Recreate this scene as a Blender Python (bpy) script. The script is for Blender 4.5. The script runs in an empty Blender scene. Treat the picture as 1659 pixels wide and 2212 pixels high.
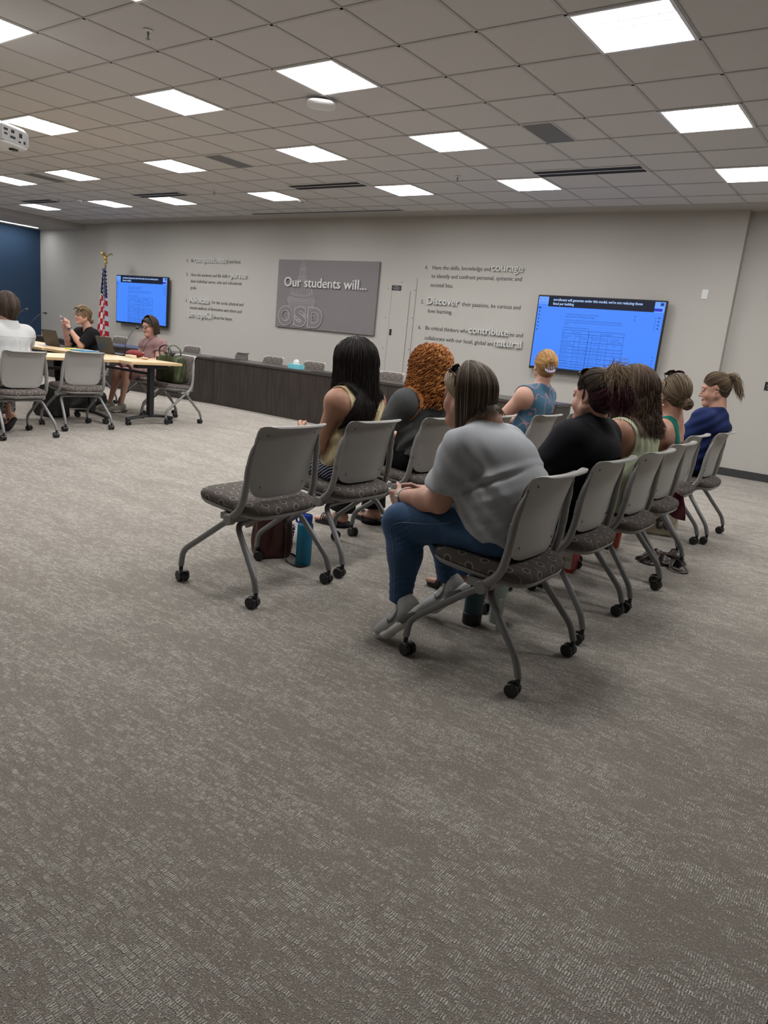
import bpy, math, random
import numpy as np
from mathutils import Vector, Matrix, Euler

# ------------------------------------------------------------------ camera, world, exposure
scn = bpy.context.scene
COL = scn.collection
W, H, FPX = 1659, 2212, 1566.9
EYE = 1.28
PITCH, ROLL, YAW = -0.231576, 0.0990074, 0.618702
cp, sp, cr, sr, cy, sy = (math.cos(PITCH), math.sin(PITCH), math.cos(ROLL), math.sin(ROLL), math.cos(YAW), math.sin(YAW))
fw_ = np.array([0, cp, sp]); up_ = np.array([0, -sp, cp]); rt_ = np.array([1.0, 0, 0])
rt2 = cr * rt_ + sr * up_; up2 = -sr * rt_ + cr * up_
RZ = np.array([[cy, -sy, 0], [sy, cy, 0], [0, 0, 1.0]])
rt2, up2, fw2 = RZ @ rt2, RZ @ up2, RZ @ fw_
cam_d = bpy.data.cameras.new('camera')
cam = bpy.data.objects.new('camera', cam_d); COL.objects.link(cam)
mw = Matrix.Identity(4)
for i in range(3):
    mw[i][0] = rt2[i]; mw[i][1] = up2[i]; mw[i][2] = -fw2[i]
mw[2][3] = EYE
cam.matrix_world = mw
cam_d.sensor_fit = 'VERTICAL'; cam_d.sensor_height = 24.0
cam_d.lens = 24.0 * FPX / H
cam_d.clip_start = 0.05
scn.camera = cam
wd = bpy.data.worlds.new('world'); scn.world = wd; wd.use_nodes = True
wd.node_tree.nodes['Background'].inputs[0].default_value = (0.5, 0.5, 0.52, 1)
wd.node_tree.nodes['Background'].inputs[1].default_value = 0.02
scn.view_settings.view_transform = 'Standard'; scn.view_settings.look = 'None'
scn.view_settings.gamma = 1.0; scn.view_settings.use_curve_mapping = False
scn.view_settings.exposure = EXPO = 0.0
scn.cycles.use_denoising = True
scn.cycles.max_bounces = 6; scn.cycles.diffuse_bounces = 4; scn.cycles.glossy_bounces = 3
scn.cycles.sample_clamp_indirect = 6.0
PANEL_POWER = 31.0          # emission of the ceiling troffers
SCREEN_POWER = 1.0

# ------------------------------------------------------------------ helpers: objects
def lin(r, g, b):
    def f(c):
        c /= 255.0
        return c / 12.92 if c <= 0.04045 else ((c + 0.055) / 1.055) ** 2.4
    return (f(r), f(g), f(b))

def tag(o, label=None, cat=None, group=None, kind=None):
    if label: o['label'] = label
    if cat: o['category'] = cat
    if group: o['group'] = group
    if kind: o['kind'] = kind
    return o

def thing(name, label, cat, loc=(0, 0, 0), rz=0.0, group=None):
    o = bpy.data.objects.new(name, None); COL.objects.link(o)
    o.empty_display_size = 0.1
    o.location = loc; o.rotation_euler = (0, 0, rz)
    return tag(o, label, cat, group)

def copy_tree(o, parent=None):
    c = o.copy(); COL.objects.link(c)
    if parent is not None: c.parent = parent
    for ch in KIDS.get(o.name, []):
        copy_tree(ch, c)
    return c
KIDS = {}

def mesh_from(name, V, F, mat=None, smooth=True, angle=None, uv=None, colr=None):
    me = bpy.data.meshes.new(name)
    V = np.asarray(V, dtype=np.float32).reshape(-1, 3)
    if isinstance(F, np.ndarray):
        nf, k = F.shape
        me.vertices.add(len(V)); me.vertices.foreach_set('co', V.ravel())
        me.loops.add(nf * k); me.loops.foreach_set('vertex_index', F.astype(np.int32).ravel())
        me.polygons.add(nf); me.polygons.foreach_set('loop_start', np.arange(0, nf * k, k, dtype=np.int32))
        me.update(calc_edges=True)
    else:
        me.from_pydata(V.tolist(), [], [list(f) for f in F]); me.update()
    if smooth:
        me.polygons.foreach_set('use_smooth', np.ones(len(me.polygons), dtype=bool))
        if angle is not None: me.set_sharp_from_angle(angle=math.radians(angle))
    if uv is not None:
        lay = me.uv_layers.new(name='UVMap')
        li = np.zeros(len(me.loops), dtype=np.int32); me.loops.foreach_get('vertex_index', li)
        lay.data.foreach_set('uv', np.asarray(uv, dtype=np.float32)[li].ravel())
    if colr is not None:
        at = me.color_attributes.new('tint', 'FLOAT_COLOR', 'POINT')
        c = np.ones((len(V), 4), dtype=np.float32); c[:, :3] = colr
        at.data.foreach_set('color', c.ravel())
    if mat: me.materials.append(mat)
    return me

def link(name, me, parent=None, bevel=None, seg=2):
    o = bpy.data.objects.new(name, me); COL.objects.link(o)
    if parent is not None:
        o.parent = parent; KIDS.setdefault(parent.name, []).append(o)
    if bevel:
        m = o.modifiers.new('bevel', 'BEVEL'); m.width = bevel; m.segments = seg; m.limit_method = 'ANGLE'
        m.angle_limit = math.radians(40)
    return o

class MB:
    """collects shapes into one mesh"""
    def __init__(s): s.V = []; s.F = []; s.n = 0
    def add(s, V, F):
        V = np.asarray(V, float).reshape(-1, 3)
        s.V.append(V); s.F += [tuple(i + s.n for i in f) for f in F]; s.n += len(V); return s
    def box(s, c, d, rz=0.0, m=None):
        x, y, z = [q / 2 for q in d]
        V = np.array([(-x, -y, -z), (x, -y, -z), (x, y, -z), (-x, y, -z), (-x, -y, z), (x, -y, z), (x, y, z), (-x, y, z)])
        if rz:
            a, b = math.cos(rz), math.sin(rz); V = V @ np.array([[a, b, 0], [-b, a, 0], [0, 0, 1]])
        if m is not None: V = V @ np.array(m).T
        return s.add(V + np.array(c), [(0, 3, 2, 1), (4, 5, 6, 7), (0, 1, 5, 4), (1, 2, 6, 5), (2, 3, 7, 6), (3, 0, 4, 7)])
    def box2(s, a, b):
        a = np.array(a, float); b = np.array(b, float); return s.box((a + b) / 2, np.abs(b - a))
    def quad(s, *pts): return s.add(pts, [tuple(range(len(pts)))])
    def rings(s, R, cap=True, close=False):
        n = len(R[0]); V = np.concatenate([np.asarray(r, float) for r in R]); F = []
        m = len(R)
        for i in range(m - (0 if close else 1)):
            a = i * n; b = ((i + 1) % m) * n
            for j in range(n):
                k = (j + 1) % n; F.append((a + j, a + k, b + k, b + j))
        if cap and not close:
            F.append(tuple(range(n - 1, -1, -1))); F.append(tuple(range((m - 1) * n, m * n)))
        return s.add(V, F)
    def tube(s, pts, r, n=8, cap=True, close=False, flat=1.0):
        P = np.asarray(pts, float); m = len(P)
        rr = np.full(m, r, float) if np.isscalar(r) else np.asarray(r, float)
        T = np.gradient(P, axis=0) if not close else (np.roll(P, -1, 0) - np.roll(P, 1, 0))
        T /= np.linalg.norm(T, axis=1)[:, None] + 1e-12
        u = np.cross(T[0], (0, 0, 1.0))
        if np.linalg.norm(u) < 1e-3: u = np.cross(T[0], (0, 1.0, 0))
        u /= np.linalg.norm(u); R = []
        an = np.linspace(0, 2 * math.pi, n, endpoint=False)
        for i in range(m):
            u = u - T[i] * np.dot(u, T[i]); u /= np.linalg.norm(u) + 1e-12
            v = np.cross(T[i], u)
            R.append(P[i] + rr[i] * (np.cos(an)[:, None] * u + flat * np.sin(an)[:, None] * v))
        return s.rings(R, cap, close)
    def lathe(s, prof, c=(0, 0, 0), n=24, axis='z'):
        an = np.linspace(0, 2 * math.pi, n, endpoint=False); R = []
        for r, z in prof:
            r = max(r, 1e-4)
            ring = np.stack([r * np.cos(an), r * np.sin(an), np.full(n, z)], 1)
            if axis == 'y': ring = ring[:, [0, 2, 1]] * np.array([1, 1, -1])
            if axis == 'x': ring = ring[:, [2, 0, 1]]
            R.append(ring + np.array(c))
        return s.rings(R)
    def ell(s, c, r, n=16, m=10):
        th = np.linspace(0.02, math.pi - 0.02, m); an = np.linspace(0, 2 * math.pi, n, endpoint=False)
        return s.rings([np.array(c) + np.array(r) * np.stack([np.sin(t) * np.cos(an), np.sin(t) * np.sin(an), np.full(n, -math.cos(t))], 1) for t in th])
    def build(s, name, mat, parent=None, smooth=True, angle=35, bevel=None, seg=2):
        V = np.concatenate(s.V) if s.V else np.zeros((0, 3))
        return link(name, mesh_from(name, V, s.F, mat, smooth, angle), parent, bevel, seg)

def bez(pts, n=10):
    """smooth polyline through points (Catmull-Rom)"""
    P = np.asarray(pts, float); P = np.vstack([2 * P[0] - P[1], P, 2 * P[-1] - P[-2]]); out = []
    for i in range(1, len(P) - 2):
        for t in np.linspace(0, 1, n, endpoint=False):
            a, b, c, d = P[i - 1], P[i], P[i + 1], P[i + 2]
            out.append(0.5 * (2 * b + (c - a) * t + (2 * a - 5 * b + 4 * c - d) * t * t + (3 * b - a - 3 * c + d) * t ** 3))
    out.append(P[-2]); return np.array(out)

def fillet(pts, rad, n=6):
    """polyline with rounded corners"""
    P = [np.array(p, float) for p in pts]; out = [P[0]]
    rads = rad if isinstance(rad, (list, tuple)) else [rad] * (len(P) - 2)
    for i in range(1, len(P) - 1):
        a = P[i - 1] - P[i]; b = P[i + 1] - P[i]; la, lb = np.linalg.norm(a), np.linalg.norm(b)
        r = min(rads[i - 1], la * 0.49, lb * 0.49); A = P[i] + a / la * r; B = P[i] + b / lb * r
        for t in np.linspace(0, 1, n): out.append((1 - t) ** 2 * A + 2 * t * (1 - t) * P[i] + t * t * B)
    out.append(P[-1]); return np.array(out)

# ------------------------------------------------------------------ helpers: materials
class NT:
    def __init__(s, name):
        s.m = bpy.data.materials.new(name); s.m.use_nodes = True
        s.t = s.m.node_tree; s.b = s.t.nodes['Principled BSDF']
    def n(s, typ, **kw):
        nd = s.t.nodes.new(typ)
        for k, v in kw.items(): setattr(nd, k, v)
        return nd
    def put(s, sock, v):
        if isinstance(v, bpy.types.NodeSocket): s.t.links.new(v, sock)
        elif isinstance(v, (tuple, list)): sock.default_value = (*v, 1) if (len(v) == 3 and sock.type == 'RGBA') else v
        else: sock.default_value = v
    def math(s, op, a, b=0.0, c=0.0, clamp=False):
        nd = s.n('ShaderNodeMath', operation=op, use_clamp=clamp)
        for i, v in enumerate((a, b, c)): s.put(nd.inputs[i], v)
        return nd.outputs[0]
    def coord(s, which='Object'): return s.n('ShaderNodeTexCoord').outputs[which]
    def mapping(s, vec, scale=(1, 1, 1), rot=(0, 0, 0), loc=(0, 0, 0)):
        nd = s.n('ShaderNodeMapping'); s.put(nd.inputs['Vector'], vec)
        nd.inputs['Scale'].default_value = scale; nd.inputs['Rotation'].default_value = rot; nd.inputs['Location'].default_value = loc
        return nd.outputs[0]
    def noise(s, vec, scale, detail=2.0, rough=0.5):
        nd = s.n('ShaderNodeTexNoise'); s.put(nd.inputs['Vector'], vec)
        nd.inputs['Scale'].default_value = scale; nd.inputs['Detail'].default_value = detail; nd.inputs['Roughness'].default_value = rough
        return nd.outputs['Fac']
    def ramp(s, f, lo, hi):
        nd = s.n('ShaderNodeMapRange', interpolation_type='SMOOTHSTEP'); s.put(nd.inputs[0], f)
        nd.inputs[1].default_value = lo; nd.inputs[2].default_value = hi
        return nd.outputs[0]
    def mix(s, f, a, b, mode='MIX'):
        nd = s.n('ShaderNodeMix', data_type='RGBA', blend_type=mode); s.put(nd.inputs[0], f); s.put(nd.inputs[6], a); s.put(nd.inputs[7], b)
        return nd.outputs[2]
    def sep(s, vec):
        nd = s.n('ShaderNodeSeparateXYZ'); s.put(nd.inputs[0], vec); return nd.outputs
    def comb(s, x, y, z=0.0):
        nd = s.n('ShaderNodeCombineXYZ')
        for i, v in enumerate((x, y, z)): s.put(nd.inputs[i], v)
        return nd.outputs[0]
    def bump(s, h, strength=0.3, dist=0.002):
        nd = s.n('ShaderNodeBump'); s.put(nd.inputs['Height'], h)
        nd.inputs['Strength'].default_value = strength; nd.inputs['Distance'].default_value = dist
        s.t.links.new(nd.outputs[0], s.b.inputs['Normal'])
    def set(s, **kw):
        names = dict(col='Base Color', rough='Roughness', metal='Metallic', spec='Specular IOR Level', em='Emission Color', ems='Emission Strength', trans='Transmission Weight', alpha='Alpha', sheen='Sheen Weight', coat='Coat Weight', sss='Subsurface Weight', aniso='Anisotropic')
        for k, v in kw.items(): s.put(s.b.inputs[names[k]], v)
        return s.m

def plain(name, col, rough=0.5, metal=0.0, var=0.0, scale=40.0, bump=0.0, bscale=300.0, spec=0.5, **kw):
    t = NT(name)
    c = col
    if var:
        f = t.noise(t.coord(), scale, 3)
        c = t.mix(f, tuple(q * (1 - var) for q in col), tuple(min(1, q * (1 + var)) for q in col))
    if bump: t.bump(t.noise(t.coord(), bscale, 2), bump, 0.002)
    return t.set(col=c, rough=rough, metal=metal, spec=spec, **kw)

def emit(name, col, strength):
    t = NT(name); return t.set(col=(0.004, 0.004, 0.004), em=col, ems=strength, rough=0.35, spec=0.25)
# ------------------------------------------------------------------ materials of the room
def carpet_mat():
    t = NT('carpet'); o = t.coord()
    x, y, z = t.sep(o)
    M = t.math
    wx = M('ADD', x, M('MULTIPLY', M('SUBTRACT', t.noise(t.mapping(o, (40, 30, 1)), 1.0, 2), 0.5), 0.009))
    wy = M('ADD', y, M('MULTIPLY', M('SUBTRACT', t.noise(t.mapping(o, (34, 22, 1), loc=(3, 7, 0)), 1.0, 3), 0.5), 0.020))
    patch = t.noise(t.mapping(o, (1.6, 5.0, 1)), 1.0, 4, 0.65)          # long drifts of lighter yarn along x
    px, py = 0.0060, 0.0150
    cx_, ry = M('FLOOR', M('DIVIDE', wx, px)), M('FLOOR', M('DIVIDE', wy, py))
    fx = M('ABSOLUTE', M('SUBTRACT', M('FRACT', M('DIVIDE', wx, px)), 0.5)); fy = M('ABSOLUTE', M('SUBTRACT', M('FRACT', M('DIVIDE', wy, py)), 0.5))
    # rows of tufts: each row carries runs of light columns
    run = t.noise(t.comb(M('MULTIPLY', x, 15.0), M('MULTIPLY', ry, 3.71), 0.0), 1.0, 2.0, 0.55)
    thr = M('SUBTRACT', 0.700, M('MULTIPLY', patch, 0.50))
    block = M('MULTIPLY', M('SUBTRACT', run, thr), 7.0, clamp=True)
    one = t.noise(t.comb(M('MULTIPLY', cx_, 4.13), M('MULTIPLY', ry, 6.77), 0.0), 1.0, 0.0)
    colm = M('MULTIPLY', M('SUBTRACT', 0.33, fx), 7.0, clamp=True); rowm = M('MULTIPLY', M('SUBTRACT', 0.47, fy), 12.0, clamp=True)
    dash = M('MULTIPLY', M('MULTIPLY', colm, rowm), M('MULTIPLY', block, M('MULTIPLY', M('SUBTRACT', one, 0.30), 3.0, clamp=True)))
    loop = t.noise(t.mapping(o, (190, 120, 1)), 1.0, 1.5, 0.6)            # single loops
    dot = M('MULTIPLY', M('SUBTRACT', loop, M('SUBTRACT', 0.64, M('MULTIPLY', patch, 0.16))), 8.0, clamp=True)
    light = M('MAXIMUM', dash, M('MULTIPLY', dot, 0.8))
    grain = t.noise(t.mapping(o, (330, 300, 1), loc=(5, 2, 0)), 1.0, 2.0, 0.65)
    base = t.mix(t.noise(t.mapping(o, (2.0, 6.0, 1)), 1.0, 3), (0.292, 0.252, 0.214), (0.358, 0.322, 0.275))
    base = t.mix(t.ramp(grain, 0.28, 0.62), t.mix(0.62, base, (0.055, 0.048, 0.042)), base)
    c = t.mix(light, base, t.mix(grain, (0.60, 0.56, 0.49), (0.86, 0.82, 0.74)))
    gap = M('MULTIPLY', M('MULTIPLY', M('SUBTRACT', fy, 0.40), 8.0, clamp=True), t.ramp(run, 0.35, 0.65))
    hgt = M('ADD', M('MULTIPLY', grain, 0.9), M('SUBTRACT', M('MULTIPLY', light, 0.6), M('MULTIPLY', gap, 0.25)))
    t.bump(hgt, 0.85, 0.006)
    return t.set(col=c, rough=0.95, spec=0.1, sheen=0.2)

M_carpet = carpet_mat()
M_wall = plain('wall_paint', (0.465, 0.445, 0.412), 0.75, bump=0.04, bscale=700, spec=0.25)
M_blue = plain('blue_paint', (0.028, 0.060, 0.115), 0.7, bump=0.04, bscale=700, spec=0.3)
M_ceil = plain('ceiling_tile', (0.625, 0.612, 0.605), 0.92, var=0.05, scale=160, bump=0.25, bscale=500, spec=0.1)
M_grid = plain('ceiling_grid_metal', (0.50, 0.485, 0.475), 0.6)
M_gyp = plain('ceiling_plaster', (0.44, 0.42, 0.40), 0.85, spec=0.2)
M_base = plain('rubber_baseboard', (0.035, 0.037, 0.038), 0.5)
M_white = plain('white_plastic', (0.72, 0.72, 0.72), 0.4)
M_black = plain('black_plastic', (0.012, 0.012, 0.013), 0.38)
M_dark = plain('black_void', (0.004, 0.004, 0.004), 0.8)
M_panel = emit('light_panel', (1.0, 0.985, 0.97), PANEL_POWER)
M_lens = emit('light_lens', (0.95, 0.98, 1.0), PANEL_POWER * 1.5)
M_frame = plain('white_enamel', (0.80, 0.80, 0.80), 0.35)
M_reg = plain('grey_register', (0.21, 0.21, 0.225), 0.6)

# ------------------------------------------------------------------ the room
TILE = 0.6096; GX, GY, CZ = -5.2323, 3.8008, 3.239
XL, XR, YB, YF = -18.66, 5.0, 10.08, -6.0
XS = -16.72
def cell(c, r): return GX + c * TILE, GY + r * TILE
LIGHTS = [(5, 1), (5, 4), (5, 7), (1, 1), (-2, 1), (-6, 1), (1, 4), (-2, 4), (-6, 4), (-10, 4), (-13, 4), (1, 7), (-2, 7), (-6, 7),
          (-10, 7), (-13, 7), (-17, 7), (-2, -2), (1, -2), (5, -2), (-6, -2), (-2, -5), (1, -5), (-10, 1), (-13, 1), (-17, 4), (9, 1), (9, 4), (9, 7)]
tag(MB().box2((XL, YF, -0.1), (XR, YB + 0.14, 0)).build('floor', M_carpet, smooth=False), kind='structure')
tag(MB().box2((-15.57, YB, 0), (-2.195, YB + 0.12, CZ + 0.1)).build('wall_back', M_wall, smooth=False), kind='structure')
tag(MB().box2((-2.195, YB + 0.12, 0), (XR, YB + 0.3, CZ + 0.1)).build('wall_back_recess_right', M_wall, smooth=False), kind='structure')
tag(MB().box2((XL, YB + 0.12, 0), (-15.57, YB + 0.3, CZ + 0.1)).build('wall_back_recess_left', M_wall, smooth=False), kind='structure')
tag(MB().box2((XL - 0.15, YF, 0), (XL, YB + 0.3, CZ + 0.1)).build('wall_left', M_blue, smooth=False), kind='structure')
tag(MB().box2((XR, YF, 0), (XR + 0.15, YB + 0.3, CZ + 0.1)).build('wall_right', M_wall, smooth=False), kind='structure')
tag(MB().box2((XL, YF - 0.15, 0), (XR, YF, CZ + 0.1)).build('wall_front', M_wall, smooth=False), kind='structure')
tag(MB().box2((XL, YF, 3.12), (XS, YB + 0.12, CZ + 0.05)).build('ceiling_soffit', M_gyp, smooth=False), kind='structure')
bb = MB().box2((-15.57, YB - 0.012, 0.0), (-2.183, YB, 0.1)).box2((-2.183, YB + 0.108, 0.0), (XR, YB + 0.12, 0.1)).box2((-2.195, YB - 0.012, 0), (-2.183, YB + 0.12, 0.1))
tag(bb.build('baseboard_back', M_base, smooth=False), kind='structure')
cl = MB(); holes = set(LIGHTS)
rmax = 9; c0, c1 = -19, 16
for c in range(c0, c1 + 1):
    for r in range(-17, rmax + 1):
        if (c, r) in holes: continue
        x, y = cell(c, r); x2, y2 = x + TILE, y + TILE
        x = max(x, XS); x2 = min(x2, XR); y2 = min(y2, 9.73)
        y = max(y, YF)
        if x2 <= x or y2 <= y: continue
        cl.quad((x, y, CZ + 0.006), (x, y2, CZ + 0.006), (x2, y2, CZ + 0.006), (x2, y, CZ + 0.006))
ceil = tag(cl.build('ceiling', M_ceil, smooth=False), kind='structure')
tg = MB()
for c in range(c0, c1 + 2):
    x = GX + c * TILE
    if XS < x < XR: tg.box2((x - 0.012, YF, CZ), (x + 0.012, 9.73, CZ + 0.012))
for r in range(-16, rmax + 1):
    y = GY + r * TILE
    tg.box2((XS, y - 0.012, CZ), (XR, y + 0.012, CZ + 0.0115))
tg.box2((XS, 9.715, CZ - 0.002), (XR, 9.735, CZ + 0.013))
tg.build('ceiling_grid', M_grid, ceil, smooth=False)
tag(MB().box2((XS, 9.73, CZ - 0.003), (XR, YB + 0.2, CZ + 0.05)).build('ceiling_border', M_gyp, smooth=False), kind='structure')
tag(MB().box2((XS, YF, CZ + 0.16), (XR, 9.73, CZ + 0.2)).build('ceiling_slab', M_gyp, smooth=False), kind='structure')

# ------------------------------------------------------------------ ceiling lights
def make_troffer():
    t = thing('ceiling_light', 'x', 'light')
    h = TILE / 2
    f = MB()
    for a, b in (((-h, -h), (h, -h + 0.022)), ((-h, h - 0.022), (h, h)), ((-h, -h + 0.022), (-h + 0.022, h - 0.022)), ((h - 0.022, -h + 0.022), (h, h - 0.022))):
        f.box2((*a, -0.005), (*b, 0.012))
    i = h - 0.022
    for sx in (-1, 1): f.quad((sx * i, -i, 0.0), (sx * i, i, 0.0), (sx * (i - 0.012), i, 0.09), (sx * (i - 0.012), -i, 0.09))
    f.build('frame', M_frame, t, smooth=False)
    for s in (-1, 1):
        m = MB(); q = []
        for k in range(7):
            u = k / 6; yy = s * (i - u * (i - 0.058)); zz = 0.004 + 0.055 * math.sin(u * math.pi / 2)
            q.append((yy, zz))
        for k in range(6):
            (ya, za), (yb, zb) = q[k], q[k + 1]
            pts = [(-i + 0.012, ya, za), (i - 0.012, ya, za), (i - 0.012, yb, zb), (-i + 0.012, yb, zb)]
            m.quad(*(pts if s > 0 else pts[::-1]))
        m.build('reflector', M_panel, t)
    MB().box2((-i + 0.01, -0.047, 0.034), (i - 0.01, 0.047, 0.06)).build('lens', M_lens, t, smooth=False)
    rail = MB()
    for s in (-1, 1): rail.box2((-i + 0.01, s * 0.047 - 0.005, 0.03), (i - 0.01, s * 0.047 + 0.005, 0.062))
    rail.build('lens_rail', M_reg, t, smooth=False)
    return t
troffer = make_troffer()
LL = {(5, 1): 'square ceiling light nearest the camera at the upper right corner of the photo', (5, 4): 'square ceiling light second down the right hand column, above the wall switch plate',
      (5, 7): 'square ceiling light farthest down the right hand column, cut by the photo edge', (1, 1): 'square ceiling light beside the white wireless access point',
      (-2, 1): 'square ceiling light in the nearest full row, left of the one beside the access point', (-6, 1): 'square ceiling light just above the white projector at the left edge',
      (1, 4): 'square ceiling light left of the grey return air grille on the right', (-2, 4): 'square ceiling light in the middle row, right of the central grey grille',
      (-6, 4): 'square ceiling light in the middle row, left of the central grey grille', (-10, 4): 'square ceiling light in the middle row, right of the far left grey grille',
      (-13, 4): 'square ceiling light in the middle row cut by the left photo edge', (1, 7): 'square ceiling light in the far row touching the right hand pair of black air slots',
      (-2, 7): 'square ceiling light in the far row touching the middle pair of black air slots', (-6, 7): 'square ceiling light between the middle and left pairs of black air slots',
      (-10, 7): 'square ceiling light directly below the left pair of black air slots', (-13, 7): 'square ceiling light in the far row between the two left pairs of air slots',
      (-17, 7): 'square ceiling light farthest left in the far row, next to the lowered soffit', (-2, -2): 'square ceiling light cut off at the left photo edge near the top corner',
      (1, -2): 'square ceiling light of which only the corner shows at the top photo edge'}
for i, (c, r) in enumerate(LIGHTS):
    o = troffer if i == 0 else copy_tree(troffer)
    x, y = cell(c, r); o.location = (x + TILE / 2, y + TILE / 2, CZ)
    o['label'] = LL.get((c, r), 'square recessed ceiling light of the same kind outside the photo frame')
    o['group'] = 'recessed square ceiling lights'

# linear light in the soffit
t = thing('strip_light', 'long thin linear light set in the lowered soffit above the blue wall', 'light', (-18.2, 7.6, 3.12))
MB().box2((-0.045, -3.2, -0.004), (0.045, 2.3, 0.0)).build('trim_ring', M_frame, t, smooth=False)
MB().box2((-0.03, -3.18, -0.008), (0.03, 2.28, -0.004)).build('lens', M_lens, t, smooth=False)

# air slots and grilles
SL = [(1.98, 3.98, 'pair of long black air slots in the ceiling on the right, above the large television'), (-4.15, -2.08, 'pair of long black air slots in the middle of the ceiling'),
      (-10.1, -8.1, 'pair of long black air slots in the ceiling left of the middle pair'), (-16.05, -14.3, 'farthest left pair of black air slots in the ceiling')]
for a, b, lab in SL:
    x0, y0 = cell(a, 6.55); x1, y1 = cell(b, 6.97)
    t = thing('air_slot_diffuser', lab, 'vent', ((x0 + x1) / 2, (y0 + y1) / 2, CZ), 0, 'linear air slots')
    w, d = x1 - x0, y1 - y0
    MB().box2((-w / 2, -d / 2, -0.006), (w / 2, d / 2, 0.004)).build('frame', M_frame, t, smooth=False)
    for s in (-1, 1): MB().box2((-w / 2 + 0.012, s * 0.066 - 0.05, -0.008), (w / 2 - 0.012, s * 0.066 + 0.05, -0.005)).build('slot', M_dark, t, smooth=False)
x0, y0 = cell(-8.4, 9.42); x1, _ = cell(-3.0, 9.42)
t = thing('air_slot_diffuser', 'very long thin dark air slot in the ceiling right along the back wall', 'vent', ((x0 + x1) / 2, 9.60, CZ))
MB().box2((-(x1 - x0) / 2, -0.03, -0.005), ((x1 - x0) / 2, 0.03, 0.004)).build('slot', M_reg, t, smooth=False)
for a, wd_, lab in ((3.0, 0.5, 'grey return air grille in the ceiling on the right'), (-4.0, 0.5, 'grey return air grille near the middle of the ceiling'), (-11.0, 0.5, 'grey return air grille in the ceiling at the far left')):
    x0, y0 = cell(a + 0.02, 4.02); x1, y1 = cell(a + wd_, 4.96)
    t = thing('return_grille', lab, 'vent', ((x0 + x1) / 2, (y0 + y1) / 2, CZ), 0, 'grey return air grilles')
    MB().box2((-(x1 - x0) / 2, -(y1 - y0) / 2, -0.004), ((x1 - x0) / 2, (y1 - y0) / 2, 0.006)).build('frame', M_frame, t, smooth=False)
    g = MB()
    for k in range(36):
        yy = -(y1 - y0) / 2 + 0.012 + k * ((y1 - y0) - 0.024) / 35
        g.box2((-(x1 - x0) / 2 + 0.008, yy - 0.005, -0.007), ((x1 - x0) / 2 - 0.008, yy + 0.005, -0.003))
    g.build('louvers', M_reg, t, smooth=False)
SP = [((-4.949, 3.511), 'white pendant sprinkler head in the tile at the upper left of the photo'), ((-9.358, 7.866), 'small sprinkler head between the left and middle pairs of air slots'),
      ((-13.679, 7.843), 'small sprinkler head near the far left pair of air slots'), ((-4.99, 7.831), 'small sprinkler head between the middle and right pairs of air slots')]
for (x, y), lab in SP:
    t = thing('sprinkler_head', lab, 'sprinkler', (x, y, CZ), 0, 'ceiling sprinklers')
    MB().lathe([(0.001, 0.004), (0.032, 0.004), (0.035, -0.003), (0.012, -0.008), (0.001, -0.008)]).build('escutcheon', M_white, t)
    MB().lathe([(0.009, -0.006), (0.007, -0.03), (0.004, -0.05), (0.016, -0.052), (0.016, -0.055), (0.001, -0.056)], n=12).build('deflector', M_reg, t)
for (x, y), lab in (((-13.198, 7.952), 'round white smoke detector at the far left of the ceiling'), ((-8.244, 8.622), 'round smoke detector right of the far row light beyond the middle slots')):
    t = thing('smoke_detector', lab, 'detector', (x, y, CZ), 0, 'ceiling detectors')
    MB().lathe([(0.001, 0.0), (0.06, 0.0), (0.062, -0.012), (0.05, -0.03), (0.03, -0.04), (0.001, -0.042)]).build('housing', M_white, t)
    MB().lathe([(0.03, -0.038), (0.03, -0.045), (0.001, -0.046)]).build('sensor', M_reg, t)
# wireless access point
x, y = cell(0.84, 2.13)
t = thing('access_point', 'white rounded wireless access point on the ceiling beside a square light', 'access point', (x, y, CZ - 0.012), 0.75)
def squircle(r, z, n=40, e=3.2, ry=None):
    a = np.linspace(0, 2 * math.pi, n, endpoint=False); c, s = np.cos(a), np.sin(a)
    k = (np.abs(c) ** e + np.abs(s) ** e) ** (-1 / e)
    return np.stack([r * k * c, (ry or r) * k * s, np.full(n, z)], 1)
MB().rings([squircle(0.05, 0.012), squircle(0.06, -0.012)]).build('mount', M_reg, t)
MB().rings([squircle(0.112, -0.012), squircle(0.125, -0.02), squircle(0.125, -0.034), squircle(0.11, -0.046), squircle(0.05, -0.05)]).build('housing', M_white, t)

# projector on a ceiling pole
t = thing('projector', 'white ceiling projector with grey connector panel hanging at the left photo edge', 'projector', (-6.02, 2.93, 2.57), math.radians(22))
MB().rings([squircle(0.19, -0.155, ry=0.15, e=6), squircle(0.205, -0.14, ry=0.16, e=7), squircle(0.205, -0.03, ry=0.16, e=7), squircle(0.19, -0.012, ry=0.15, e=6)]).build('case', M_white, t, angle=50)
MB().box2((0.198, -0.14, -0.135), (0.2075, 0.135, -0.035)).build('connector_panel', plain('connector_grey', (0.30, 0.29, 0.28), 0.5, var=0.3, scale=30), t, smooth=False)
for yy, zz, w, h in ((-0.1, -0.06, .04, .014), (-0.1, -0.09, .03, .012), (-0.03, -0.06, .03, .02), (-0.03, -0.1, .05, .016), (0.05, -0.07, .03, .03), (0.09, -0.11, .02, .02), (0.04, -0.115, .02, .012)):
    MB().box2((0.2068, yy - w / 2, zz - h / 2), (0.2092, yy + w / 2, zz + h / 2)).build('port', M_dark, t, smooth=False)
MB().lathe([(0.02, 0.0), (0.02, 0.66), (0.07, 0.662), (0.07, 0.668)], n=16).build('pole', M_white, t)
MB().lathe([(0.05, -0.012), (0.05, 0.0)], n=16).build('bracket', M_reg, t)
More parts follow.
